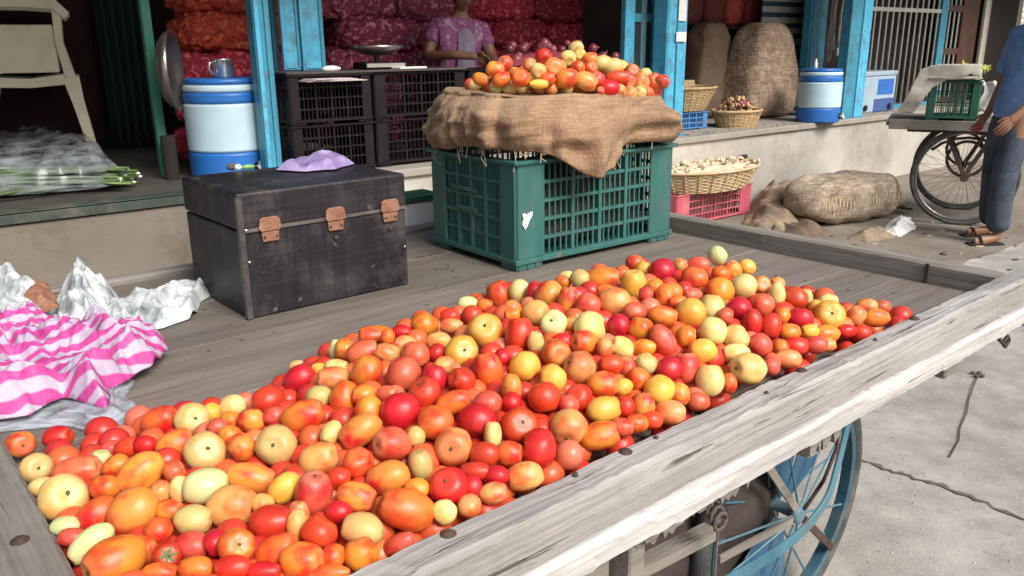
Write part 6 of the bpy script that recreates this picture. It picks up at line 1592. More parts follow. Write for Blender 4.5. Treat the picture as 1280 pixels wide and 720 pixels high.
c1, cb, cr, chh = cooler('large blue and white striped water cooler behind the black chest', 233, 334, 97, 219, 'blue and white water coolers')
c2, cb2, cr2, ch2 = cooler('smaller blue and white water cooler between two teal posts at right', 1000, 1052, 86, 152, 'blue and white water coolers')
q = MB(); q.lathe([(.052, 0), (.055, .004), (.055, .095), (.057, .1), (.052, .1), (.050, .01), (.0003, .008)], 24)
mug = thing('steel_mug', 'steel mug with handle on the lid of the large cooler', 'mug', cb+SN*cr*.2+Vector((0, 0, chh+.001)), SA+.3)
part('mug_body', q, m_steel, mug, smooth=True)
q = MB(); q.tube([(-.054, 0, .085), (-.085, 0, .08), (-.092, 0, .05), (-.08, 0, .025), (-.054, 0, .02)], .006, 8); part('handle', q, m_steel, mug, smooth=True)

# black crates used as a counter, two stacked per pile
def bcrate(px0, px1, py_t, b, h, z, label, d=.38):
    a0 = vp(px0, 150, b)[0]; a1 = vp(px1, 150, b)[0]
    return crate('black_crate', label, 'crate', W(a0, b, z), SA, a1-a0, d, h, m_black, 'black plastic crates forming the counter', cols=4, rows=4, fine=3, cornw=.12), a0, a1
hb = (vp(410, 92, .12)[1]-PZ)/2-.003
bc, ba0, ba1 = bcrate(364, 466, 92, .12, hb, PZ+.002, 'lower black crate directly behind the chest')
bcrate(364, 466, 92, .12, hb, PZ+hb+.004, 'upper black crate behind the chest with papers inside')
bc2, bb0, bb1 = bcrate(470, 582, 92, .14, hb, PZ+.002, 'lower black crate behind the left end of the burlap')
bcrate(470, 582, 92, .14, hb, PZ+hb+.004, 'upper black crate behind the left end of the burlap')
bc3, bd0, bd1 = bcrate(588, 700, 92, .16, hb, PZ+.002, 'lower black crate hidden behind the tomato heap')
bcrate(588, 700, 92, .16, hb, PZ+hb+.004, 'upper black crate under the dark onions')
bcrate(704, 775, 92, .18, hb, PZ+.002, 'lower black crate beside the blue framed door')
bcrate(704, 775, 92, .18, hb, PZ+hb+.004, 'upper black crate beside the blue framed door')
ctop = PZ+2*hb+.006
q = MB(); q.box(ba0-.01, bb1, .11, .53, ctop, ctop+.012)
tag(part('counter_board', q, M('dark_board', (.05, .04, .038), (.08, .065, .06), scale=6), None, SO, SA, bevel=.002), 'thin dark board lying across the black crates', 'board')
q = MB(); random.seed(5)
for k in range(4): q.box(-.2+.01*k, .16-.03*k, -.06, .1, .004*k, .004*k+.003, mat=Matrix.Rotation(.05*k, 4, 'Z'))
a, z = vp(418, 99, .1); tag(part('papers', q, M('pinkish_paper', (.55, .42, .42), (.7, .6, .6), scale=12, rough=.8), None, W(a, .075, z-.008), SA), 'pinkish papers sticking out over the black crate left of the scale', 'papers')
q = MB(); q.box(-.1, .1, -.05, .05, 0, .012); a, z = vp(508, 88, .2); tag(part('white_pad', q, m_white, None, W(a, .17, ctop+.0125), SA+.1, bevel=.003), 'white paper pad on the counter in front of the seated person', 'pad')
q = MB(); q.ball((0, 0, .012), (.06, .03, .018), 12, 8, fn=lambda p, u: p*(1+.2*noise.noise(u*3))); a, z = vp(412, 85, .2); tag(part('white_wrapper', q, m_white, None, W(a, .18, ctop+.012), SA, smooth=True), 'small white wrapper on the counter below the blue door leaf', 'wrapper')
# weighing scale with pan
a, z = vp(472, 86, .3); sc = thing('weighing_scale', 'dark weighing scale with round steel pan on the counter', 'scale', W(a, .3, ctop+.013), SA)
q = MB(); q.box(-.12, .12, -.09, .09, 0, .04); part('scale_base', q, m_black, sc, bevel=.006)
q = MB(); q.box(-.13, .13, -.11, -.092, .01, .035); part('display_strip', q, m_steel, sc, bevel=.002)
q = MB(); q.tube([(0, 0, .04), (0, 0, .085)], .02, 10); part('stem', q, m_iron, sc)
q = MB(); q.lathe([(.0005, .085), (.07, .087), (.15, .12), (.165, .135), (.168, .136), (.15, .115), (.07, .08), (.0005, .078)], 32); part('pan', q, m_dsteel, sc, smooth=True)

# onion-net sacks stacked at the back
m_rednet = M('red_onion_net', (.46, .016, .05), (.74, .12, .18), c3=(.2, .008, .022), scale=26, rough=.75, bump=.8, bscale=26, detail=2, bdist=.03, vary=.25)
m_purnet = M('purple_onion_net', (.38, .04, .11), (.68, .24, .34), c3=(.15, .018, .05), scale=28, rough=.7, bump=.8, bscale=28, detail=2, bdist=.03, vary=.25)
m_ornet = M('orange_red_net', (.48, .05, .02), (.62, .14, .06), c3=(.26, .02, .012), scale=26, rough=.7, bump=.8, bscale=26, detail=2, bdist=.03, vary=.2)
def sack_mesh(L_, d_, h_, seed, lump=.012):
    q = MB()
    def fn(p, u):
        e = .55; f = lambda c: (1 if c > 0 else -1)*abs(c)**e
        v = Vector((f(u.x)*L_/2, f(u.y)*d_/2, f(u.z)*h_/2)); 
        pinch = 1-.25*max(0, abs(u.x)-.75)/.25
        v.y *= pinch; v.z *= pinch
        n3 = noise.noise(v*22+Vector((seed, 0, 0)))*lump+noise.noise(v*6+Vector((seed, 3, 0)))*lump*1.5
        vo = noise.voronoi(v*17+Vector((seed*5, 0, 0)))[0][0]; n3 += .024-.045*min(vo, .9)**1.5
        return v+u*n3
    q.ball((0, 0, 0), 1, 110, 56, fn=fn); return q
sm = {}
def netsack(mat, label, a, b, z, L_=.62, d_=.42, h_=.24, rz=0, grp='onion net sacks stacked at the back', name='onion_sack', k=0):
    key = (mat.name, k % 3, L_, h_)
    if key not in sm: sm[key] = sack_mesh(L_, d_, h_, k % 3+len(sm)).mesh(name, mat, True)
    o = place(name, sm[key], None, W(a, b, z+h_/2), SA+rz); return tag(o, label, 'sack', grp)
random.seed(31)
alx = vp(400, 30, 1.55)[0]; arx = vp(790, 30, 1.55)[0]
nc = 5; wd = (arx-alx)/nc
rowsn = ('bottom', 'second', 'third', 'fourth', 'fifth', 'sixth'); coln = ('at the left end', 'left of centre', 'behind the seated person', 'right of centre', 'at the right end')
for r_ in range(6):
    for c_ in range(nc):
        a = alx+wd*(c_+.5)+(.12 if r_ % 2 else -.05); mm = m_purnet if c_ < 2 else m_rednet
        netsack(mm, f"{'purple' if c_ < 2 else 'red'} net sack of onions, {rowsn[r_]} row {coln[c_]}", a, 1.6+random.uniform(-.05, .05), PZ+.002+r_*.222, L_=round(wd*1.03, 3), rz=random.uniform(-.08, .08), k=r_*nc+c_)
alx = vp(212, 50, 1.1)[0]; 
for r_ in range(5):
    netsack(m_ornet if r_ > 2 else m_rednet, f"{'orange-red' if r_ > 2 else 'red'} net sack behind the large cooler, {rowsn[r_]} from the floor", alx+.38+random.uniform(-.03, .03), 1.15, PZ+.002+r_*.222, L_=.72, rz=random.uniform(-.06, .06), k=r_, grp='net sacks behind the large cooler')
# dark onions heaped on crates behind the tomatoes
m_onion = M('dark_red_onion', (.14, .02, .035), (.28, .07, .08), scale=3, rough=.35, bump=.1, vary=.4, coat=.2)
def onion_mesh():
    q = MB(); q.lathe([(.0004, -.024), (.012, -.022), (.023, -.01), (.026, .002), (.022, .015), (.010, .024), (.004, .030), (.002, .038), (.0004, .040)], 14); return q.mesh('onion', m_onion, True)
on_me = onion_mesh(); random.seed(77); k = 0
ordn = ('leftmost', 'second', 'third', 'fourth', 'fifth', 'sixth', 'seventh', 'eighth', 'ninth', 'last')
for row in range(4):
    nn = (9, 8, 7, 6)[row]
    for i in range(nn):
        px = 622+row*7+i*(17.5-row*.3)+random.uniform(-8, 8); a, _ = vp(px, 60, .3); b = .28+.05*(row % 2)+random.uniform(-.02, .02)
        o = place('onion', on_me, None, W(a, b, ctop+.014+.03+row*.034+random.uniform(-.014, .014)), (random.uniform(-1.3, 1.3), random.uniform(-1.3, 1.3), random.uniform(0, 6)))
        o.scale = [random.uniform(1.1, 1.5)]*3
        tag(o, f"{ordn[min(i, 9)]} dark red onion from the left, {('bottom', 'second', 'third', 'top')[row]} row behind the tomatoes", 'onion', 'dark onions heaped behind the tomatoes')

q = MB(); q.grid(40, 6, lambda u, v: (vp(622+150*u, 60, .32)[0], .18+.30*v, ctop+.014+.09*math.sin(math.pi*u)**.5*(1-(2*v-1)**2)**.6+.008*noise.noise(Vector((u*30, v*9, 0)))))
tag(part('onion_pile', q, m_onion, None, SO, SA, smooth=True), 'lower onions of the dark heap behind the tomatoes', 'onions', kind='stuff')
# ------------------------------------------------------------------ bodies
def skin(name, pts, edges, radii, mat, parent, root=0, sub=2, label=None):
    me = bpy.data.meshes.new(name); me.from_pydata([tuple(p) for p in pts], edges, []); me.materials.append(mat)
    o = place(name, me, parent, label=label)
    m = o.modifiers.new('skin', 'SKIN'); m.use_smooth_shade = True
    for i, r in enumerate(radii):
        sv = me.skin_vertices[0].data[i] if me.skin_vertices else None
        if sv: sv.radius = r if hasattr(r, '__len__') else (r, r)
    if me.skin_vertices: me.skin_vertices[0].data[root].use_root = True
    s = o.modifiers.new('sub', 'SUBSURF'); s.levels = s.render_levels = sub
    return o
def skin_obj(name, chains, mat, parent, root=0, sub=2, label=None):
    """chains: lists of (x,y,z,rx,ry); shared points merge"""
    pts, rad, edges, idx = [], [], [], {}
    def key(p):
        k = (round(p[0], 4), round(p[1], 4), round(p[2], 4))
        if k not in idx: idx[k] = len(pts); pts.append(Vector(p[:3])); rad.append((p[3], p[4] if len(p) > 4 else p[3]))
        return idx[k]
    for c in chains:
        for a, b in zip(c, c[1:]):
            i, j = key(a), key(b); edges.append((i, j))
    me = bpy.data.meshes.new(name); me.from_pydata([tuple(p) for p in pts], edges, []); me.materials.append(mat)
    bm = bmesh.new(); bm.from_mesh(me); ly = bm.verts.layers.skin.verify(); bm.verts.ensure_lookup_table()
    for v, r in zip(bm.verts, rad): v[ly].radius = r
    for i, v in enumerate(bm.verts): v[ly].use_root = (i == root)
    bm.to_mesh(me); bm.free()
    o = place(name, me, parent, label=label)
    m = o.modifiers.new('skin', 'SKIN'); m.use_smooth_shade = True
    s = o.modifiers.new('sub', 'SUBSURF'); s.levels = s.render_levels = sub
    return o
def hand_chains(wr, d, side, thumb, curl=.35, k=1):
    """wrist point, finger direction, sideways direction, palm-normal: palm and five bent fingers"""
    wr, d, side, nn = Vector(wr), Vector(d).normalized(), Vector(side).normalized(), None
    nn = d.cross(side).normalized(); ch = []
    kn = wr+d*.075*k
    for i, (o_, L_) in enumerate(((-.030, .066), (-.010, .076), (.010, .072), (.029, .056))):
        p0 = wr+d*.02+side*o_*.5; p1 = kn+side*o_; p2 = p1+(d*math.cos(curl)-nn*math.sin(curl))*L_*.5*k; p3 = p2+(d*math.cos(curl*2.2)-nn*math.sin(curl*2.2))*L_*.5*k
        ch.append([(*wr, .021, .018), (*p0, .016, .014), (*p1, .0105, .0105), (*p2, .0088, .0088), (*p3, .0068, .0068)])
    t0 = wr+d*.02-side*.02*thumb; t1 = t0+d*.03-side*.026*thumb-nn*.01; t2 = t1+d*.032-side*.006*thumb-nn*.012
    ch.append([(*wr, .021, .018), (*t0, .015, .014), (*t1, .0105, .0105), (*t2, .008, .008)])
    return ch
m_skin = M('brown_skin', (.22, .105, .06), (.27, .13, .075), scale=8, rough=.5, bump=.05)
m_hair = M('black_hair', (.012, .01, .009), (.03, .025, .022), scale=60, rough=.5, bump=.5, stretch=(1, 1, .2))
m_eye = M('eye_white', (.35, .32, .29), rough=.3, bump=0); m_iris = M('iris', (.02, .012, .008), rough=.2, bump=0); m_lip = M('lips', (.26, .09, .07), rough=.5, bump=.1)
def head(parent, loc, rot, s=1, long_hair=False):
    h = bpy.data.objects.new('head', None); COL.objects.link(h); h.parent = parent; h.location = loc; h.rotation_euler = rot; h.scale = (s, s, s)
    q = MB()
    def fn(p, u):                                     # face looks to -y
        p = Vector(p)
        if u.z < 0: p.x *= 1-.28*(-u.z)**1.2; p.y *= 1-.12*(-u.z)
        if u.y < -.3:
            p.y += .012*max(0, -u.y-.3)               # flatter face
            nose = math.exp(-((p.x/.013)**2))*math.exp(-(((p.z+.012)/.026)**2)); p.y -= .024*nose
            for sx in (-1, 1): p.y += .010*math.exp(-(((p.x-sx*.032)/.016)**2))*math.exp(-(((p.z-.012)/.012)**2))
            p.y -= .006*math.exp(-((p.x/.02)**2))*math.exp(-(((p.z+.055)/.008)**2)); p.y -= .008*math.exp(-((p.x/.02)**2))*math.exp(-(((p.z+.095)/.014)**2))
        return p
    q.ball((0, 0, 0), (.074, .092, .115), 48, 36, fn=fn)
    for sx in (-1, 1): q.ball((sx*.075, .008, -.005), (.010, .018, .030), 12, 8)
    part('face', q, m_skin, h, smooth=True)
    q = MB(); q.ball((-.032, -.078, .012), (.013, .008, .0075), 12, 8); q.ball((.032, -.078, .012), (.013, .008, .0075), 12, 8)
    q.ball((-.032, -.0845, .012), (.006, .003, .006), 10, 6, m=1); q.ball((.032, -.0845, .012), (.006, .003, .006), 10, 6, m=1)
    part('eyes', q, [m_eye, m_iris], h, smooth=True)
    q = MB(); q.ball((0, -.094, -.055), (.024, .006, .006), 14, 6); part('mouth', q, m_lip, h, smooth=True)
    q = MB(); q.ball((0, .012, .018), (.084, .098, .113), 36, 24, fn=lambda p, u: p*(1+.03*noise.noise(u*8)) if (u.y > -.35 or u.z > .55) else Vector((p.x*.85, p.y*.6, p.z)))
    if long_hair: q.ball((0, .10, -.03), (.045, .04, .05), 16, 12)
    part('hair', q, m_hair, h, smooth=True); return h
# seated seller behind the crates
a, z = vp(562, 60, .95); pz = PZ
P1 = thing('person', 'seated person in a pink patterned shirt reaching across behind the black crates', 'person', W(a, .95, PZ), SA-.35)
P1.rotation_euler = (0, R(5), SA-.35); sh_z = vp(560, 26, .95)[1]-PZ
m_shirt = M('pink_patterned_shirt', (.36, .13, .28), (.52, .34, .50), c3=(.22, .05, .15), scale=26, rough=.8, bump=.2, detail=3, bscale=40)
m_vest = M('lilac_grey_cloth', (.22, .17, .25), (.32, .26, .35), scale=10, rough=.85, bump=.2)
m_lap = M('dark_teal_cloth', (.02, .045, .06), (.04, .07, .085), scale=9, rough=.85, bump=.25)
st = thing('stool', 'low wooden stool under the seated person', 'stool', W(a+.02, .98, PZ+.001), SA-.35)
hz0 = max(.22, sh_z-.56)
q = MB(); q.box(-.17, .17, -.13, .17, hz0-.12-.03, hz0-.12); part('seat', q, m_under, st, bevel=.004)
for sx in (-.15, .12):
    for sy in (-.11, .13): q = MB(); q.box(sx, sx+.03, sy, sy+.03, 0, hz0-.151); part('leg', q, m_under, st)
H0 = hz0
wr_l = Vector((.13, -.44, sh_z-.27)); 
body = [[(0, 0, H0, .15, .12), (0, -.01, H0+.16, .13, .10), (0, -.02, H0+.32, .145, .10), (0, -.02, sh_z-.03, .10, .08), (0, -.03, sh_z+.05, .05, .05), (0, -.045, sh_z+.12, .05, .05)],
        [(0, 0, H0, .15, .12), (.12, -.2, H0+.01, .085, .08), (.20, -.40, H0-.0, .065, .06), (.20, -.36, H0-.25, .05, .05), (.19, -.34, .05, .038, .038), (.19, -.44, .03, .035, .028)],
        [(0, 0, H0, .15, .12), (-.12, -.2, H0+.01, .085, .08), (-.20, -.40, H0-.0, .065, .06), (-.20, -.36, H0-.25, .05, .05), (-.19, -.34, .05, .038, .038), (-.19, -.44, .03, .035, .028)],
        [(0, -.02, sh_z-.03, .10, .08), (-.17, -.01, sh_z-.04, .052, .055), (-.23, -.06, sh_z-.26, .04, .042), (-.10, -.30, sh_z-.24, .034, .036), (.03, -.38, sh_z-.24, .024, .022)],
        [(0, -.02, sh_z-.03, .10, .08), (.17, -.01, sh_z-.04, .052, .055), (.24, -.10, sh_z-.24, .04, .042), (.22, -.30, sh_z-.30, .032, .034), (.20, -.42, sh_z-.34, .024, .022)]]
body += [[(.03, -.38, sh_z-.24, .024, .022)]+c[1:] for c in hand_chains((.03, -.38, sh_z-.24), (.75, -.55, -.25), (.2, .3, -.9), 1)]
body += [[(.20, -.42, sh_z-.34, .024, .022)]+c[1:] for c in hand_chains((.20, -.42, sh_z-.34), (.15, -.9, -.35), (.95, .1, .1), 1)]
skin_obj('body', body, m_skin, P1)
sh1 = [[(0, .0, H0-.02, .175, .145), (0, -.01, H0+.16, .165, .13), (0, -.02, H0+.32, .17, .12), (0, -.02, sh_z-.035, .13, .095), (0, -.025, sh_z+.012, .075, .07)],
       [(0, -.02, sh_z-.035, .13, .095), (-.17, -.01, sh_z-.045, .072, .075), (-.215, -.045, sh_z-.18, .066, .066)],
       [(0, -.02, sh_z-.035, .13, .095), (.17, -.01, sh_z-.045, .072, .075), (.22, -.06, sh_z-.18, .066, .066)]]
skin_obj('shirt', sh1, m_shirt, P1)
q = MB(); q.grid(14, 20, lambda u, v: ((u-.5)*(.15-.03*v)+.03, -.148-.012*math.cos((u-.5)*5)-.012*math.sin(v*3.1)+.006*noise.noise(Vector((u*5, v*6, 2)))+.07*v**6, H0-.05+(sh_z-H0+.02)*v))
part('front_cloth', q, m_vest, P1, smooth=True, thick=.004)
skin_obj('trousers', [[(0, 0, H0-.02, .165, .14), (.12, -.2, H0+.01, .11, .10), (.20, -.41, H0, .085, .08), (.20, -.37, H0-.2, .07, .07), (.19, -.35, .1, .06, .06)], [(0, 0, H0-.02, .165, .14), (-.12, -.2, H0+.01, .11, .10), (-.20, -.41, H0, .085, .08), (-.20, -.37, H0-.2, .07, .07), (-.19, -.35, .1, .06, .06)]], m_lap, P1)
head(P1, (0, -.09, sh_z+.175), (R(26), 0, R(12)), 1, True)

# person at the right edge
fb = gp(1238, 303, 0)
P2 = thing('person', 'standing person in blue shirt and dark jeans at the right edge of the picture', 'person', fb+Vector((-.02, .06, 0)), R(-88))
m_jean = M('dark_jeans', (.018, .025, .042), (.06, .08, .115), scale=5, rough=.9, bump=.4, bscale=14, dirt=(.2, .22, .26), dirt_scale=3, dirt_amt=.35, bdist=.02)
m_bshirt = M('blue_shirt', (.09, .18, .38), (.17, .29, .52), scale=14, rough=.85, bump=.4, bscale=12, dirt=(.2, .3, .5), dirt_amt=.4, dirt_scale=12, bdist=.02)
PA = R(-88); DL = Vector((math.cos(-PA), math.sin(-PA), 0))
def lean(chs): return [[(p[0]+DL.x*max(0, p[2]-.25)*.14, p[1]+DL.y*max(0, p[2]-.25)*.14, *p[2:]) for p in c] for c in chs]
bd = [[(0, 0, .92, .14, .11), (0, 0, 1.1, .12, .095), (0, -.01, 1.28, .145, .10), (0, 0, 1.42, .09, .075), (0, -.01, 1.5, .052, .052), (0, -.03, 1.58, .05, .05)],
      [(0, 0, .92, .14, .11), (.10, 0, .84, .085, .085), (.12, -.03, .5, .055, .058), (.13, .01, .12, .036, .038), (.13, .02, .055, .036, .034), (.14, -.10, .032, .036, .025), (.145, -.16, .026, .03, .018)],
      [(0, 0, .92, .14, .11), (-.10, 0, .84, .085, .085), (-.11, .04, .5, .055, .058), (-.12, .12, .12, .036, .038), (-.12, .13, .055, .036, .034), (-.13, .01, .032, .036, .025), (-.135, -.05, .026, .03, .018)],
      [(0, 0, 1.42, .09, .075), (-.18, 0, 1.40, .05, .052), (-.225, .01, 1.15, .040, .042), (-.23, -.03, .93, .03, .032), (-.23, -.05, .86, .023, .021)],
      [(0, 0, 1.42, .09, .075), (.18, 0, 1.40, .05, .052), (.25, .02, 1.15, .040, .042), (.27, -.12, .95, .03, .032), (.27, -.18, .88, .023, .021)]]
bd += [[(-.23, -.05, .86, .023, .021)]+c[1:] for c in hand_chains((-.23, -.05, .86), (.0, -.4, -.9), (-.2, .6, -.6), 1)]
bd += [[(.27, -.18, .88, .023, .021)]+c[1:] for c in hand_chains((.27, -.18, .88), (.0, -.6, -.8), (.2, .6, -.5), 1)]
skin_obj('body', lean(bd), m_skin, P2)
skin_obj('shirt', lean([[(0, 0, .79, .185, .15), (0, 0, .96, .182, .146), (0, 0, 1.12, .16, .13), (0, -.01, 1.28, .18, .13), (0, 0, 1.405, .13, .1), (0, -.005, 1.46, .08, .07)],
                   [(0, 0, 1.405, .13, .1), (-.185, 0, 1.39, .078, .078), (-.235, 0, 1.2, .07, .07), (-.245, -.01, 1.12, .072, .07)], [(0, 0, 1.405, .13, .1), (.185, 0, 1.39, .078, .078), (.24, .01, 1.2, .07, .07), (.255, .01, 1.12, .072, .07)]]), m_bshirt, P2)
skin_obj('trousers', lean([[(0, 0, .97, .13, .10), (0, 0, .88, .15, .12), (.085, 0, .76, .10, .10), (.115, -.03, .5, .085, .085), (.125, .0, .2, .08, .082), (.13, .015, .075, .085, .09)],
                      [(0, 0, .88, .15, .12), (-.085, 0, .76, .10, .10), (-.11, .04, .5, .085, .085), (-.12, .10, .2, .08, .082), (-.12, .125, .075, .085, .09)]]), m_jean, P2)
for (x, y) in ((.14, -.07), (-.128, .04)):
    q = MB(); q.prism([(-.045, -.12), (.045, -.12), (.05, 0), (.036, .12), (-.036, .12), (-.05, 0)], 0.0, .014, lambda u, v, d, x=x, y=y: (x+u, y+v, d+.002)); part('sandal', q, m_dark, P2, bevel=.004)
    q = MB(); q.tube([(x-.045, y-.04, .012), (x-.02, y-.05, .062), (x+.02, y-.05, .062), (x+.045, y-.04, .012)], .007, 6); part('sandal_strap', q, m_dark, P2)
head(P2, (DL.x*.2, -.03+DL.y*.2, 1.67), (0, 0, 0), 1)
q = MB(); q.ball((-.235+DL.x*.08, -.09+DL.y*.08, .77), (.02, .035, .03), 10, 8); 
tag(part('red_pouch', q, M('red_cloth', (.4, .03, .03), (.5, .06, .05), scale=20), None, P2.location, R(-88), smooth=True), 'small red pouch held in the hand of the person at right', 'pouch')

# ------------------------------------------------------------------ left end: chair, greens, pot, curtain
m_chair = PL('beige_chair_plastic', (.68, .62, .50), rough=.4, dirt=(.4, .36, .28))
cbse = gp(52, 203, PZ); ca_, cb_ = toS(cbse)
chair = thing('plastic_chair', 'beige moulded plastic armchair on the platform at the left edge', 'chair', W(ca_, cb_, PZ+.001), R(27))
chair.scale = (1.12, .9, 1.24)
def ribbon(pts, wds, th, mat, nm, parent, nrm=(0, 1, 0)):
    q = MB(); vs = []; nn = Vector(nrm).normalized()
    k = len(pts)
    for i in range(k):
        a = Vector(pts[max(i-1, 0)]); b = Vector(pts[min(i+1, k-1)]); t = (b-a).normalized(); s = t.cross(nn).normalized(); p = Vector(pts[i]); w_ = wds[i] if hasattr(wds, '__len__') else wds
        vs += [p+s*w_/2+nn*th/2, p-s*w_/2+nn*th/2, p-s*w_/2-nn*th/2, p+s*w_/2-nn*th/2]
    q.add(vs, [(4*i+j, 4*i+(j+1) % 4, 4*(i+1)+(j+1) % 4, 4*(i+1)+j) for i in range(k-1) for j in range(4)]+[(3, 2, 1, 0), tuple(4*(k-1)+j for j in range(4))])
    return part(nm, q, mat, parent, bevel=.003)
# local: x to the chair's front, y across, z up
q = MB(); q.grid(12, 12, lambda u, v: (-.22+.46*u, -.235+.47*v, .42+.02*math.cos((v-.5)*3)-.015*math.sin(u*3)+(.0 if u < .85 else -.03*(u-.85)/.15))); part('seat', q, m_chair, chair, smooth=True, thick=.008)
for s in (-1, 1):
    ribbon([(.22, .235*s, .43), (.24, .245*s, .30), (.27, .262*s, .12), (.285, .272*s, 0)], [.085, .06, .05, .045], .03, m_chair, 'leg', chair)
    ribbon([(-.20, .235*s, .43), (-.24, .245*s, .28), (-.29, .262*s, .12), (-.32, .272*s, 0)], [.14, .12, .10, .08], .03, m_chair, 'leg', chair)
    ribbon([(.22, .240*s, .42), (.19, .255*s, .60), (.20, .262*s, .76)], [.055, .04, .045], .016, m_chair, 'arm_support', chair)
    ribbon([(-.26, .25*s, .80), (-.12, .27*s, .79), (.05, .275*s, .785), (.19, .268*s, .775), (.25, .262*s, .72)], [.06, .06, .055, .055, .04], .045, m_chair, 'armrest', chair)
    ribbon([(-.20, .235*s, .42), (-.23, .24*s, .58), (-.27, .245*s, .78), (-.31, .225*s, .95)], [.15, .14, .12, .08], .03, m_chair, 'back_post', chair)
    ribbon([(-.17, .243*s, .415), (.02, .245*s, .405), (.19, .243*s, .42)], [.05, .045, .05], .014, m_chair, 'side_apron', chair)
    q = MB(); q.box(-.18, .17, .238*s-.004, .238*s+.004, .455, .68); part('side_panel', q, m_chair, chair, bevel=.003)
q = MB(); q.grid(12, 14, lambda u, v: (-.22-.10*v-.03*math.cos((u-.5)*3), -.22+.44*u*(1), .47+.40*v+.03*math.sin(u*3.14)*v)); part('backrest', q, m_chair, chair, smooth=True, thick=.008)
# spring onions in a clear bag
m_stalk = M('spring_onion_green', (.035, .09, .025), (.16, .23, .08), scale=9, rough=.5, bump=.1, vary=.3); m_bulb = M('spring_onion_white', (.6, .62, .5), (.7, .7, .6), scale=9, rough=.4)
sb_ = gp(75, 243, PZ); so_ = thing('spring_onions', 'bunch of green spring onions with white bulbs lying on the platform edge', 'spring onions', sb_+Vector((0, 0, .005)), SA-.2)
random.seed(9)
for k in range(60):
    y = random.uniform(-.03, .20); z = .012+random.uniform(0, .11)*(1-abs(y-.06)/.16); x1 = .32+random.uniform(-.05, .06); x0 = -.75
    pts = [(x1, y, z), (x1-.2, y+random.uniform(-.02, .02), z+.01), (x1-.5, y+random.uniform(-.04, .05), z+random.uniform(0, .03)), (x0, y+random.uniform(-.08, .08), z+random.uniform(-.005, .02))]
    aa = random.gauss(0, .16); ca2, sa2 = math.cos(aa), math.sin(aa); pts = [(p[0]*ca2-(p[1]-.08)*sa2, .08+p[0]*sa2+(p[1]-.08)*ca2, p[2]) for p in pts]; x1, y, z = pts[0]
    q = MB(); q.tube(pts, [.006, .006, .008, .004], 6); sk = part('stalk', q, m_stalk, so_, smooth=True)
    if k % 4: continue
    q = MB(); q.ball((x1+.006, y, z), (.012, .008, .008), 8, 6); part('bulb', q, m_bulb, sk, smooth=True)
m_bag2 = film('clear_bag_film', (.34, .38, .40), .09, .2)
crumple('plastic_bag', 'clear plastic bag covering the spring onions at the left edge', 'plastic bag', [(-120, 235), (0, 190), (60, 186), (120, 195), (168, 232), (120, 246), (30, 252), (-120, 262)], PZ, .17, 12, m_bag2, fine=0, fold=4, n=130, edge=.12, zmin=.03)
# big steel basin standing on edge in front of a green post, dark curtain
a, z = vp(193, 60, .55)
q = MB(); q.box(-.025, .025, 0, .05, 0, 2.08); tag(part('green_post', q, M('sea_green_paint', (.02, .13, .09), (.035, .18, .12), scale=8), None, W(a, .62, PZ), (0, 0, SA), bevel=.004), 'slim sea green post standing left of the steel basin', 'post')
a, zb_ = vp(205, 88, .5); q = MB(); q.lathe([(.0004, 0), (.15, .0), (.19, .03), (.205, .06), (.212, .06), (.195, .025), (.155, -.006), (.0004, -.006)], 40)
o = tag(part('steel_basin', q, m_dsteel, None, W(a, .50, zb_), smooth=True), 'round steel basin hung on edge beside the green post', 'basin'); o.rotation_euler = (R(90), 0, SA+R(62))
a, z = vp(208, 150, .5); q = MB(); q.tube([(0, 0, 0), (0, 0, .24)], .04, 12); tag(part('dark_canister', q, m_dark, None, W(a, .52, PZ+.001), smooth=False), 'dark canister below the steel basin', 'canister')
m_curt = M('dark_green_curtain', (.006, .030, .024), (.012, .045, .036), scale=5, rough=.85, bump=.2)
a0 = vp(128, 80, 2.3)[0]; a1 = vp(190, 80, 2.3)[0]
q = MB(); q.grid(60, 6, lambda u, v: (a0+(a1-a0)*u, 2.3+.035*math.sin(u*34)+.01*noise.noise(Vector((u*9, v*3, 0))), PZ+.01+2.05*v)); tag(part('curtain', q, m_curt, None, SO, SA, smooth=True, thick=.004), 'dark green curtain hanging between the chair and the basin', 'curtain')
q = MB(); q.grid(40, 4, lambda u, v: (a0-2.4+2.38*u, 2.4+.03*math.sin(u*40), PZ+.01+2.05*v)); tag(part('curtain', q, M('maroon_curtain', (.03, .010, .012), (.05, .016, .018), scale=5, rough=.9), None, SO, SA, smooth=True, thick=.004), 'near black maroon curtain behind the plastic chair', 'curtain')

# ------------------------------------------------------------------ right shop
def upright(px0, px1, pyt, pyb_z, b, mat, label, seed, name='jute_sack', lean=0, cat='sack', grp=None, d=None):
    bb_ = b+.28; a0, zt = vp(px0, 60, bb_); a1 = vp(px1, 60, bb_)[0]; zt = vp(px0, pyt, bb_)[1]; w_ = (a1-a0); ac = (a0+a1)/2; w_ *= .84; a0 = ac-w_/2; a1 = ac+w_/2; h_ = zt-PZ; d = d or w_*.6; b = bb_-d/2
    q = MB()
    def fn(p, u):
        e = .42; f = lambda c: (1 if c > 0 else -1)*abs(c)**e
        v = Vector((f(u.x)*w_/2, f(u.y)*d/2, f(u.z)*h_/2)); t = v.z/h_+.5
        k = 1.12-.34*t+.05*math.sin(t*6)-.25*max(0, t-.85)/.15*.3
        v.x *= k; v.y *= k; v.x += lean*t
        n_ = noise.noise(v*7+Vector((seed, 0, 0)))*.03+noise.noise(v*19+Vector((seed, 4, 0)))*.012; return v+Vector((u.x, u.y, u.z*.3))*n_
    q.ball((0, 0, h_/2), 1, 48, 32, fn=fn)
    o = part(name, q, mat, None, W((a0+a1)/2, b+d/2, PZ+.003), SA, smooth=True); return tag(o, label, cat, grp)
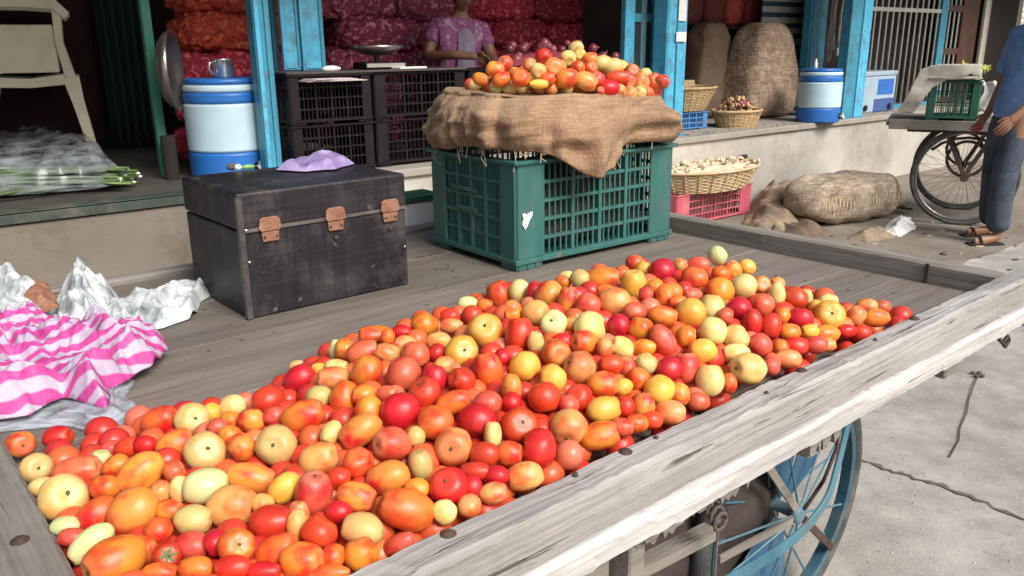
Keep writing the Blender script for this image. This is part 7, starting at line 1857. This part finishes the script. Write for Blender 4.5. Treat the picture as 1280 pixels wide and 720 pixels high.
upright(858, 914, 28, 0, .75, m_sack2, 'plain brown jute sack standing left of the mottled one', 3, grp='jute sacks standing in the right shop')
m_mottle = M('mottled_jute', (.22, .155, .105), (.40, .30, .215), c3=(.29, .215, .15), scale=13, rough=.95, bump=.7, bscale=30, dirt=(.22, .12, .11), dirt_scale=4, dirt_amt=.7, bdist=.02)
ms = upright(915, 986, 28, 0, .45, m_mottle, 'tall mottled jute sack standing behind the onion basket', 6, lean=.03, grp='jute sacks standing in the right shop')
# red and dark sacks stacked above them (standing on a shelf)
m_str = M('maroon_striped_bag', (.10, .02, .02), (.24, .07, .06), scale=16, rough=.8, bump=.2, stretch=(6, 6, .3)); m_redb = M('red_bag', (.42, .04, .04), (.56, .10, .09), scale=20, rough=.75, bump=.4, bscale=30)
a0, z0 = vp(856, 30, 1.5); a2, _ = vp(992, 30, 1.5)
q = MB(); q.box(a0, a2, 1.42, 1.95, z0-.05, z0-.02); q.box(a0, a0+.04, 1.42, 1.95, PZ, z0-.051); q.box(a2-.04, a2, 1.42, 1.95, PZ, z0-.051)
tag(part('shelf', q, m_dark, None, SO, SA), 'dark shelf at the back of the right shop carrying bags', 'shelf')
for i, (x0, x1, mm, lb) in enumerate(((862, 886, m_str, 'maroon striped bag at the left end of the dark shelf'), (888, 912, m_str, 'maroon striped bag next to the red ones on the shelf'), (914, 937, m_redb, 'red bag on the shelf beside the maroon ones'), (939, 961, m_redb, 'red bag at the right end of the shelf'))):
    b0 = vp(x0, 10, 1.45)[0]; b1 = vp(x1, 10, 1.45)[0]; q = MB(); q.ball((0, 0, .3), ((b1-b0)*.55, .14, .32), 20, 16, fn=lambda p, u: Vector((abs(u.x)**.5*(1 if u.x > 0 else -1)*(b1-b0)/2, abs(u.y)**.5*(1 if u.y > 0 else -1)*.14, abs(u.z)**.5*(1 if u.z > 0 else -1)*.31))*(1+.04*noise.noise(u*4+Vector((i, 0, 0)))))
    tag(part('bag', q, mm, None, W((b0+b1)/2, 1.62, z0-.005), SA, smooth=True), lb, 'bag', 'bags on the dark shelf')
# slatted shutter
a0, _ = vp(956, 50, 1.2); a1, _ = vp(1010, 50, 1.2)
sl_ = thing('slatted_shutter', 'pale horizontal slatted shutter behind the mottled sack', 'shutter', W(a0, 1.25, PZ), SA)
m_pslat = M('pale_slat', (.36, .36, .34), (.48, .48, .46), scale=8, rough=.6, dirt=(.2, .2, .19), dirt_amt=.6); m_bslat = M('dark_blue_slat', (.015, .05, .09), (.03, .08, .12), scale=8, rough=.5)
k = 0; z = .02
while z < 2.0:
    q = MB(); q.box(0, a1-a0, 0, .02, z, z+.062); part('slat', q, m_pslat, sl_, bevel=.003)
    q = MB(); q.box(.005, a1-a0-.005, .012, .024, z+.064, z+.108); part('gap_slat', q, m_bslat, sl_); z += .11
# dark recess with ropes hanging
a0, _ = vp(1028, 40, .6)
for i, (px, n_, yb) in enumerate(((1036, 3, 75), (1041, 4, 60), (1046, 2, 68), (1051, 3, 78))):
    a, z1_ = vp(px, yb, .35); q = MB(); random.seed(i)
    for s in range(n_):
        o_ = random.uniform(-.02, .02); q.tube([(o_+.012*math.sin(t_*2.2+s), .01*s, z1_-PZ+t_*.17) for t_ in range(9)], .008, 6)
    q.ball((0, 0, z1_-PZ+.02), (.022, .02, .04), 10, 8)
    tag(part('hanging_rope', q, M('pale_rope', (.40, .36, .30), (.54, .50, .44), scale=30, rough=.95, bump=.4) if i == 0 else bpy.data.materials['pale_rope'], None, W(a, .35, PZ), SA, smooth=True), f"{('leftmost', 'second', 'third', 'rightmost')[i]} of the pale ropes hanging above the smaller cooler", 'rope', 'pale ropes hanging in the dark recess')
q = MB(); q.lathe([(.012, 0), (.016, .01), (.016, .05), (.006, .075), (.006, .085), (.0004, .086)], 12); tag(part('white_bottle', q, m_white, None, cb2+SN*cr2*.2+Vector((-.06, 0, ch2+.001)), 0, smooth=True), 'small white bottle on top of the smaller water cooler', 'bottle')
# barred gate
a0, _ = vp(1083, 40, .35); a1, _ = vp(1176, 40, .35)
gt = thing('barred_gate', 'gate of pale vertical bars over a dark opening right of the two-tone post', 'gate', W(a0, .38, PZ), SA)
m_bar = M('grey_bar_paint', (.34, .34, .31), (.46, .46, .42), scale=9, rough=.5, dirt=(.2, .19, .17), dirt_amt=.6)
nb_ = 13
for k in range(nb_):
    x = (a1-a0)*(k+.5)/nb_; q = MB(); q.tube([(x, 0, .04), (x, 0, 2.07)], .011, 8); part('bar', q, m_bar, gt, smooth=True)
for z in (.0, 1.0, 2.07): q = MB(); q.box(0, a1-a0, -.012, .012, z, z+.04); part('gate_rail', q, m_teal if z != 1 else m_bar, gt)
q = MB(); q.box(a0-.1, a1+.45, .75, .78, PZ, 2.74); tag(part('dark_door', q, m_dark, None, SO, SA), 'black door panel behind the barred gate', 'door')
# brown barred door beside
b0, _ = vp(1178, 40, .33); b1, _ = vp(1224, 40, .33)
bdoor = thing('brown_door', 'dark brown metal door with two rows of short pale bars', 'door', W(b0, .36, PZ), SA); wd_ = b1-b0
m_brn = M('brown_door_paint', (.05, .025, .018), (.09, .045, .03), scale=8, rough=.6)
for (u0, u1) in ((0, .16), (.56, 1)): q = MB(); q.box(wd_*u0, wd_*u1, 0, .04, 0, 2.07); part('door_panel', q, m_brn if u0 else m_teal, bdoor, bevel=.003)
for z in (.0, .55, 1.02, 1.5, 2.0): q = MB(); q.box(wd_*.163, wd_*.557, 0, .03, z, z+.07); part('door_rail', q, m_brn, bdoor)
for k in range(3):
    x = wd_*(.24+.12*k); q = MB(); q.tube([(x, .015, .06), (x, .015, 2.0)], .010, 6); part('bar', q, m_bar, bdoor)
# pale blue boxes with round taps behind the two-tone post
m_pbox = PL('pale_blue_plastic', (.36, .46, .56), rough=.35, dirt=(.3, .34, .4)); m_nbox = PL('navy_plastic', (.04, .10, .28), rough=.35)
a0, _ = vp(1070, 145, .22); a1, z1_ = vp(1122, 88, .22)
bx_ = thing('cool_box', 'pale blue cool box with navy corner behind the two-tone post', 'cool box', W(a0, .22, PZ+.002), SA); ww = a1-a0; hh = z1_-PZ
q = MB(); q.box(0, ww, 0, .3, 0, hh*.88); part('box_body', q, m_pbox, bx_, bevel=.012, seg=2)
q = MB(); q.box(-.006, ww+.006, -.006, .306, hh*.885, hh); part('lid', q, m_pbox, bx_, bevel=.01, seg=2)
q = MB(); q.box(ww*.42, ww+.004, -.004, .05, 0, hh*.34); part('navy_corner', q, m_nbox, bx_, bevel=.01)
q = MB(); q.box(ww*.5, ww*.93, -.004, -.0005, hh*.42, hh*.8); part('front_label', q, m_cblue, bx_, bevel=.002, label='bluish printed panel on the box front')
for u in (.2, .85): q = MB(); q.lathe([(.03, 0), (.03, .012), (.016, .014), (.0004, .014)], 16); part('wheel', q, m_black, bx_, (ww*u, -.006, .05), (R(90), 0, 0))
# baskets of bamboo
m_cane = M('bamboo_cane', (.42, .28, .13), (.62, .45, .25), scale=22, rough=.7, bump=.4, dirt=(.22, .14, .07), dirt_scale=8, dirt_amt=.6); m_cane2 = M('pale_cane', (.50, .37, .2), (.66, .52, .32), scale=22, rough=.7, bump=.4, dirt=(.3, .2, .1), dirt_scale=8)
def basket(label, loc, r0, r1, h, mat, grp=None, n=28, sq=1, nm='wicker_basket'):
    t = thing(nm, label, 'basket', loc, SA, grp)
    q = MB(); q.lathe([(r0*.98, 0.004), (r1*.965, h)], 40); q.v = [(x, y*sq, z) for x, y, z in q.v]; q.f = [f for f in q.f if len(f) == 4]+[tuple(range(40))[::-1]]; q.mi = [0]*len(q.f); part('lining', q, mat, t, smooth=True)
    rows = int(h/.013)
    for k in range(rows+1):
        tt = k/rows; r = r0+(r1-r0)*tt; q = MB()
        q.tube([(r*(1+.012*(1 if (i+k) % 2 else -1))*math.cos(i/(n*2)*6.28319), sq*r*(1+.012*(1 if (i+k) % 2 else -1))*math.sin(i/(n*2)*6.28319), h*tt+.004) for i in range(n*2+1)], .0062, 5, cap=False); part('weave_band', q, mat, t, smooth=True)
    for i in range(n): q = MB(); c, s = math.cos(i/n*6.28319), sq*math.sin(i/n*6.28319); q.tube([(r0*1.02*c, r0*1.02*s, 0), (r1*1.02*c, r1*1.02*s, h)], .004, 4); part('stake', q, mat, t)
    q = MB(); q.tube([(r1*1.02*math.cos(i/40*6.28319), sq*r1*1.02*math.sin(i/40*6.28319), h+.006) for i in range(41)], .012, 8, cap=False); part('rim', q, mat, t, smooth=True)
    return t
p = gp(921, 162, PZ); a, b = toS(p); d_ = p.length; r1 = 33/FPX*(p.y/math.cos(PITCH)); 
a = vp(921, 140, b+r1*.75)[0]
basket('low bamboo basket heaped with small onions at the foot of the mottled sack', W(a, b+r1*.75, PZ+.002), r1*.78, r1, .13, m_cane, 'bamboo baskets', sq=.8); bb = W(a, b+r1*.75, PZ)
random.seed(14); q = MB(); mo = [m_onion, M('tan_onion', (.42, .25, .10), (.55, .38, .2), scale=8, rough=.4), M('dark_brown_onion', (.08, .04, .03), (.14, .07, .05), scale=8, rough=.4)]
for k in range(230):
    u = random.uniform(0, 6.28); rr_ = r1*.95*math.sqrt(random.random()); zz = .10+.16*max(0, 1-(rr_/r1)**1.6); q.ball((rr_*math.cos(u), rr_*math.sin(u)*.8, zz*random.uniform(.9, 1)), random.uniform(.014, .02), 8, 6, m=random.choice([0, 1, 1, 2, 2]))
tag(part('small_onions', q, mo, None, bb, SA, smooth=True), 'small dark and tan onions heaped in the low basket', 'onions', kind='stuff')
p = gp(878, 140, PZ+.14); a, b = toS(p)
# blue crate carrying the left basket
b = max(b, .18); a0_, _ = vp(846, 155, b); a1_, _ = vp(884, 155, b)
zc = vp(866, 141, b)[1]-PZ
q = crate('blue_crate', 'blue plastic crate under the left bamboo basket', 'crate', W(a0_, b, PZ+.002), SA, a1_-a0_, .3, max(zc, .1), PL('blue_plastic', (.08, .25, .55)), None, cols=3, rows=3, fine=2)
a0_, _ = vp(850, 110, b); a1_, zt = vp(910, 110, b); r1 = (a1_-a0_)/2
bk = basket('bamboo basket stacked on the blue crate beside the bright post', W((a0_+a1_)/2, b+r1*.75, PZ+max(zc, .1)+.004), r1*.68, r1, max(.12, zt-PZ-max(zc, .1)), m_cane, 'bamboo baskets', sq=.8)
q = MB(); q.box(-.12, .12, -.08, .08, 0, .03); q.box(-.1, .13, -.07, .06, .031, .05); tag(part('cardboard', q, M('cardboard', (.42, .30, .17), (.52, .4, .25), scale=8), None, W((a0_+a1_)/2-.04, b+r1*.75, zt+.02), SA+.2), 'folded tan cardboard on top of the left bamboo basket', 'cardboard')
# spill of dirt on platform edge
random.seed(2); q = MB()
for k in range(120): a = random.uniform(vp(860, 165, 0)[0], 3.6); q.ball(W(a, random.uniform(.0, .25), PZ+.002), (random.uniform(.003, .014), random.uniform(.003, .01), .003), 6, 4)
tag(part('dirt_crumbs', q, m_wire), 'dark dirt crumbs along the platform edge of the right shop', 'dirt', kind='stuff')

# ------------------------------------------------------------------ on the ground before the right shop
pc = gp(895, 276, 0); a, b = toS(pc); a0_, _ = vp(846, 260, b); a1_, _ = vp(938, 250, b)
zt = vp(900, 236, b)[1]
crate('pink_crate', 'faded pink plastic crate on the ground under the basket of ginger', 'crate', W(a0_, b, .002), SA, a1_-a0_, .42, zt, m_pink, None, cols=4, rows=4, fine=3)
r1 = (vp(953, 215, b)[0]-vp(838, 215, b)[0])/2; bc_ = W((a0_+a1_)/2+.02, b+.22, zt+.004); zt2 = vp(900, 211, b)[1]-zt
basket('wide wicker basket of pale ginger standing on the pink crate', bc_, r1*.82, r1, max(zt2, .12), m_cane2, 'bamboo baskets', sq=.72)
m_pot = M('pale_ginger', (.52, .42, .28), (.68, .58, .42), scale=9, rough=.7, bump=.3, vary=.15)
pm = []
for k in range(3):
    q = MB(); random.seed(k)
    for j in range(4): q.ball((random.uniform(-.03, .03), random.uniform(-.02, .02), random.uniform(-.008, .008)), (random.uniform(.018, .03), .015, .014), 10, 7)
    pm.append(q.mesh('ginger', m_pot, True))
random.seed(6); k = 0
names_r = ('front row', 'second row', 'third row', 'back row')
for row in range(4):
    for i in range(8):
        u = (i-3.5)/4; yy = (row-1.5)*.30; rr2 = u*u+yy*yy
        if rr2 > 1.05: continue
        o = place('ginger', pm[k % 3], None, bc_+SE*(u*r1*.95)+SN*(yy*r1*.8)+Vector((0, 0, max(zt2, .12)+.012+.035*(1-rr2)+random.uniform(-.004, .004))), (random.uniform(-.4, .4), random.uniform(-.4, .4), random.uniform(0, 6)))
        tag(o, f"{ordn[i] if i < 7 else 'last'} pale ginger root from the left, {names_r[row]} of the wide basket", 'ginger', 'ginger roots in the wide basket'); k += 1
# inner filler so the basket is not hollow
q = MB(); q.ball((0, 0, 0), (r1*.90, r1*.66, .035), 60, 30, fn=lambda p, u: p*(1+.25*noise.noise(u*9))+Vector((0, 0, .02*noise.noise(u*14)))); tag(part('ginger_pile', q, m_pot, None, bc_+Vector((0, 0, max(zt2, .12)-.01)), SA, smooth=True), 'lower ginger filling the wide basket', 'ginger', kind='stuff')
# lying sack
lp = gp(1062, 287, 0); a, b = toS(lp)
m_pale = M('pale_jute', (.27, .21, .15), (.46, .38, .29), c3=(.35, .28, .205), scale=11, rough=.95, bump=.6, bscale=60, dirt=(.18, .13, .09), dirt_scale=5, dirt_amt=.6, bdist=.01)
for _m in (m_mottle, m_pale): overlay(_m, [((12, 12, 120), 3), ((120, 110, 12), 3)], .35)
L0 = vp(1006, 255, b+.24)[0]; L1 = vp(1092, 265, b+.24)[0]; Ls = L1-L0
q = MB()
def fn(p, u):
    t = u.x; e = .62; f = lambda c: (1 if c > 0 else -1)*abs(c)**e
    v = Vector((f(u.x)*Ls/2, f(u.y)*.24, f(u.z)*.185)); k = 1-.10*t*t; v.y *= k; v.z *= k*(1+.05*t)
    return v+Vector((0, u.y, u.z))*(noise.noise(v*7)*.035+noise.noise(v*18)*.012)
q.ball((0, 0, .185), 1, 54, 34, fn=fn)
ls = tag(part('jute_sack', q, m_pale, None, W((L0+L1)/2, b+.24, .004), SA-.22, smooth=True), 'full jute sack lying on its side on the ground before the platform', 'sack')
q = MB(); random.seed(3)
for k in range(26):
    u = k/25*2-1; y0 = -.247*(1-.1*u*u); q.tube([(u*Ls*.40, y0*.9, .10), (u*Ls*.40+.01, y0*1.02, .16), (u*Ls*.40+.016, y0*.93, .23)], .004, 5)
part('seam_stitching', q, m_thread, ls)
q = MB(); q.grid(14, 8, lambda u, v: (Ls*.46+.20*u, -.12+.26*v+.03*math.sin(u*5), .03+.12*(1-u)+.05*noise.noise(Vector((u*4, v*5, 1))))); part('sack_mouth', q, m_sack, ls, smooth=True, thick=.005)
def gcr(name, label, cat, poly, H, seed, mat, **k): return crumple(name, label, cat, poly, 0, H, seed, mat, n=70, edge=.18, fold=3.6, fine=.3, thick=.004, **k)
gcr('empty_sack', 'limp empty jute sack heaped against the full lying sack', 'sack', [(925, 285), (938, 248), (962, 240), (1002, 246), (1022, 270), (1010, 288), (960, 296)], .27, 5, m_sack, peak=(985, 265, .45))
gcr('empty_sack', 'flat crumpled jute rag in front of the lying sack', 'sack', [(940, 292), (965, 272), (1010, 272), (1040, 292), (1000, 304), (960, 302)], .10, 8, m_sack2)
gcr('white_rag', 'small whitish rag at the right end of the lying sack', 'rag', [(1100, 292), (1112, 276), (1138, 272), (1146, 286), (1125, 297)], .12, 3, m_stick)
gcr('torn_bag', 'torn pale bag flap lying under the right end of the sack', 'rag', [(1055, 300), (1075, 288), (1110, 286), (1120, 298), (1085, 304)], .08, 14, m_sack)
q = MB(); q.lathe([(.05, 0), (.07, .015), (.07, .022), (.0004, .024)], 14); tag(part('dark_lid', q, m_dark, None, bc_+SE*(r1*.95)+Vector((0, 0, max(zt2, .12)+.03)), (R(20), R(15), 0)), 'small dark lid on the right rim of the wide basket', 'lid')  # a loose dark lid lying on the basket rim
q = MB(); q.ball((0, 0, .012), (.02, .016, .012), 10, 6); tag(part('pebble', q, m_white, None, gp(1166, 279, 0), smooth=True), 'small white pebble left of the cycle-wheeled cart', 'pebble')

# ------------------------------------------------------------------ cart with bicycle wheels at right
wl = gp(1196, 281, 0); FA = R(-27); FE = Vector((math.cos(FA), math.sin(FA), 0)); FN = Vector((-FE.y, FE.x, 0))
def vf(px, py, y):
    d = ray(px, py); t = (y+wl.dot(FN))/d.dot(FN); p = Vector((0, 0, CAMZ))+d*t; return ((p-wl).dot(FE), p.z)
WF = lambda x, y, z: wl+FE*x+FN*y+Vector((0, 0, z))
wr_ = 59/FPX*(wl.y/math.cos(PITCH))
tz = vf(1180, 153, -.07)[1]
x0 = vf(1108, 150, -.07)[0]; x1 = .75
fc = thing('wheeled_stall', 'dark handcart on thin spoked wheels carrying a green crate at right', 'cart', wl, FA)
for k in range(5): q = MB(); q.box(x0, x1, -.05+.16*k, .105+.16*k, tz-.035, tz); part('plank', q, m_plank, fc, bevel=.003)
q = MB(); q.box(x0+.02, x1, -.075, -.052, tz-.06, tz+.012); part('side_rail', q, m_endwood, fc, bevel=.003)
for y in (.02, .62):
    q = MB(); q.beam((x0+.15, y, tz-.06), (x1, y, tz-.06), .04, .045); part('bearer', q, m_iron, fc)
    for (xa, xb) in ((-.16, 0), (.16, 0)): q = MB(); q.beam((xa, y, tz-.07), (xb, y, wr_), .03, .03); part('fork', q, m_iron, fc)
    q = MB(); q.tube([(.3*math.cos(t_/10*3.14), y, wr_+.04+.25*math.sin(t_/10*3.14)) for t_ in range(2, 9)], .012, 6); part('leaf_spring', q, m_iron, fc, smooth=True)
for y in (-.02, .66):
    wv_ = bpy.data.objects.new('wheel', None); COL.objects.link(wv_); wv_.parent = fc; wv_.location = (0, y, wr_)
    q = MB(); q.tube([((wr_-.018)*math.cos(t_/56*6.28319), 0, (wr_-.018)*math.sin(t_/56*6.28319)) for t_ in range(57)], .018, 8, cap=False); part('tyre', q, m_tyre, wv_, smooth=True)
    q = MB(); q.tube([((wr_-.042)*math.cos(t_/56*6.28319), 0, (wr_-.042)*math.sin(t_/56*6.28319)) for t_ in range(57)], .009, 6, cap=False); part('rim', q, m_dsteel, wv_, smooth=True)
    q = MB(); q.tube([(0, -.05, 0), (0, .05, 0)], .03, 12); part('hub', q, m_iron, wv_)
    for k in range(24): t_ = k/24*6.28319; q = MB(); q.tube([(.028*math.cos(t_+.3), .03*(-1)**k, .028*math.sin(t_+.3)), ((wr_-.05)*math.cos(t_), 0, (wr_-.05)*math.sin(t_))], .0018, 4); part('spoke', q, m_dsteel, wv_)
    q = MB(); q.tube([(.13*math.cos(t_/24*6.28319), .06, .13+.13*math.sin(t_/24*6.28319)) for t_ in range(25)], .012, 6, cap=False); part('brake_ring', q, m_iron, wv_)
# green crate, newspaper, leaves on it
g0, _ = vf(1160, 120, .08); g1, gz = vf(1228, 102, .08)
crate('green_crate', 'dark green crate on the cycle-wheeled cart by the person', 'crate', WF(g0, .08, tz+.002), FA, g1-g0, .34, gz-tz, m_dgreen, None, cols=5, rows=3, fine=2)
m_news = M('newsprint', (.42, .39, .33), (.55, .51, .44), scale=30, rough=.9, bump=.2, dirt=(.25, .23, .2), dirt_scale=30, dirt_amt=.7)
zt = gz+.012
nw = thing('newspaper', 'newspaper sheet draped over the green crate and down its left side', 'newspaper', WF(g0, .08, 0), FA)
L_ = vf(1116, 142, .08)[0]-g0; wdg = g1-g0
NP = [(1118, 143), (1133, 122), (1150, 88), (1166, 81), (1228, 80), (1227, 97), (1212, 93), (1200, 98), (1182, 101), (1165, 110), (1152, 128), (1142, 141)]
NQ = [vf(x, y, .03) for x, y in NP]; NQ = [(x-g0, z) for x, z in NQ]
NC = [(x, z) for x, z in NQ]
def tri_grid(poly, y0, fn):
    # fill the outline with a fine grid so the sheet can crumple
    xs_ = [p[0] for p in poly]; zs_ = [p[1] for p in poly]; nx = 60; nz = 36; q = MB(); pts = {}
    def ins(x, z):
        c = False
        for k in range(len(poly)):
            (x1, z1), (x2, z2) = poly[k-1], poly[k]
            if (z1 > z) != (z2 > z) and x < (x2-x1)*(z-z1)/(z2-z1)+x1: c = not c
        return c
    X = lambda i: min(xs_)+(max(xs_)-min(xs_))*i/nx; Z = lambda k: min(zs_)+(max(zs_)-min(zs_))*k/nz
    q.grid(nx, nz, lambda u, v: fn(min(xs_)+(max(xs_)-min(xs_))*u, min(zs_)+(max(zs_)-min(zs_))*v), keep=lambda u, v: ins(min(xs_)+(max(xs_)-min(xs_))*u, min(zs_)+(max(zs_)-min(zs_))*v)); return q
q = tri_grid(NC, 0, lambda x, z: (x, -.045+.03*noise.noise(Vector((x*3+z*5, z*3, 2)))+.004*noise.noise(Vector((x*20, z*18, 5))), z))
part('sheet', q, m_news, nw, smooth=True, thick=.002)
q = MB(); q.grid(24, 12, lambda u, v: (-.01+(wdg+.01)*u, -.05+.36*v, zt+.012+.006*noise.noise(Vector((u*4, v*4, 3))))); part('top_sheet', q, m_news, nw, smooth=True, thick=.002)
m_leaf = M('yellow_green_leaf', (.30, .33, .06), (.48, .45, .12), scale=20, rough=.7)
q = MB(); random.seed(4)
for k in range(60):
    c = Vector((random.gauss(0, .06), random.gauss(0, .05), .03+abs(random.gauss(0, .025)))); d_ = Vector((random.uniform(-1, 1), random.uniform(-1, 1), random.uniform(-.3, 1))).normalized()*.035; s_ = d_.orthogonal().normalized()*.012
    q.add([c-d_, c+s_, c+d_, c-s_], [(0, 1, 2, 3)])
tag(part('leafy_greens', q, m_leaf, None, WF(g0+wdg*.72, .22, zt+.03), FA), 'yellow-green leaves on top of the newspaper', 'leaves', kind='stuff')
m_pspk = M('white_speckled_bag', (.5, .48, .44), (.68, .66, .62), scale=50, rough=.6)
q = MB(); q.grid(12, 16, lambda u, v: (.10*u+.03*math.sin(v*5), .01*math.sin(u*6), -.22*v+.02*noise.noise(Vector((u*4, v*6, 0))))); tag(part('speckled_bag', q, m_pspk, None, WF(g1-.01, .10, gz), FA, smooth=True, thick=.003), 'white speckled plastic bag hanging off the right end of the green crate', 'plastic bag')

# litter on the street
random.seed(41); q = MB()
for k in range(150):
    p = gp(random.uniform(900, 1300), random.uniform(275, 420), 0); s_ = random.uniform(.006, .028); a = random.uniform(0, 6.28)
    pts = [(s_*random.uniform(.6, 1.1)*math.cos(a+t_), s_*.5*random.uniform(.6, 1.1)*math.sin(a+t_)) for t_ in [j/7*6.283 for j in range(7)]]
    q.prism(pts, .004, .006+random.uniform(0, .006), lambda u, v, d, p=p: (p.x+u, p.y+v, d), m=random.choice([0, 0, 1, 2]))
tag(part('litter', q, [m_wire, m_thread, m_stalk]), 'scraps of skins, straw and leaf littering the street', 'litter', kind='stuff')
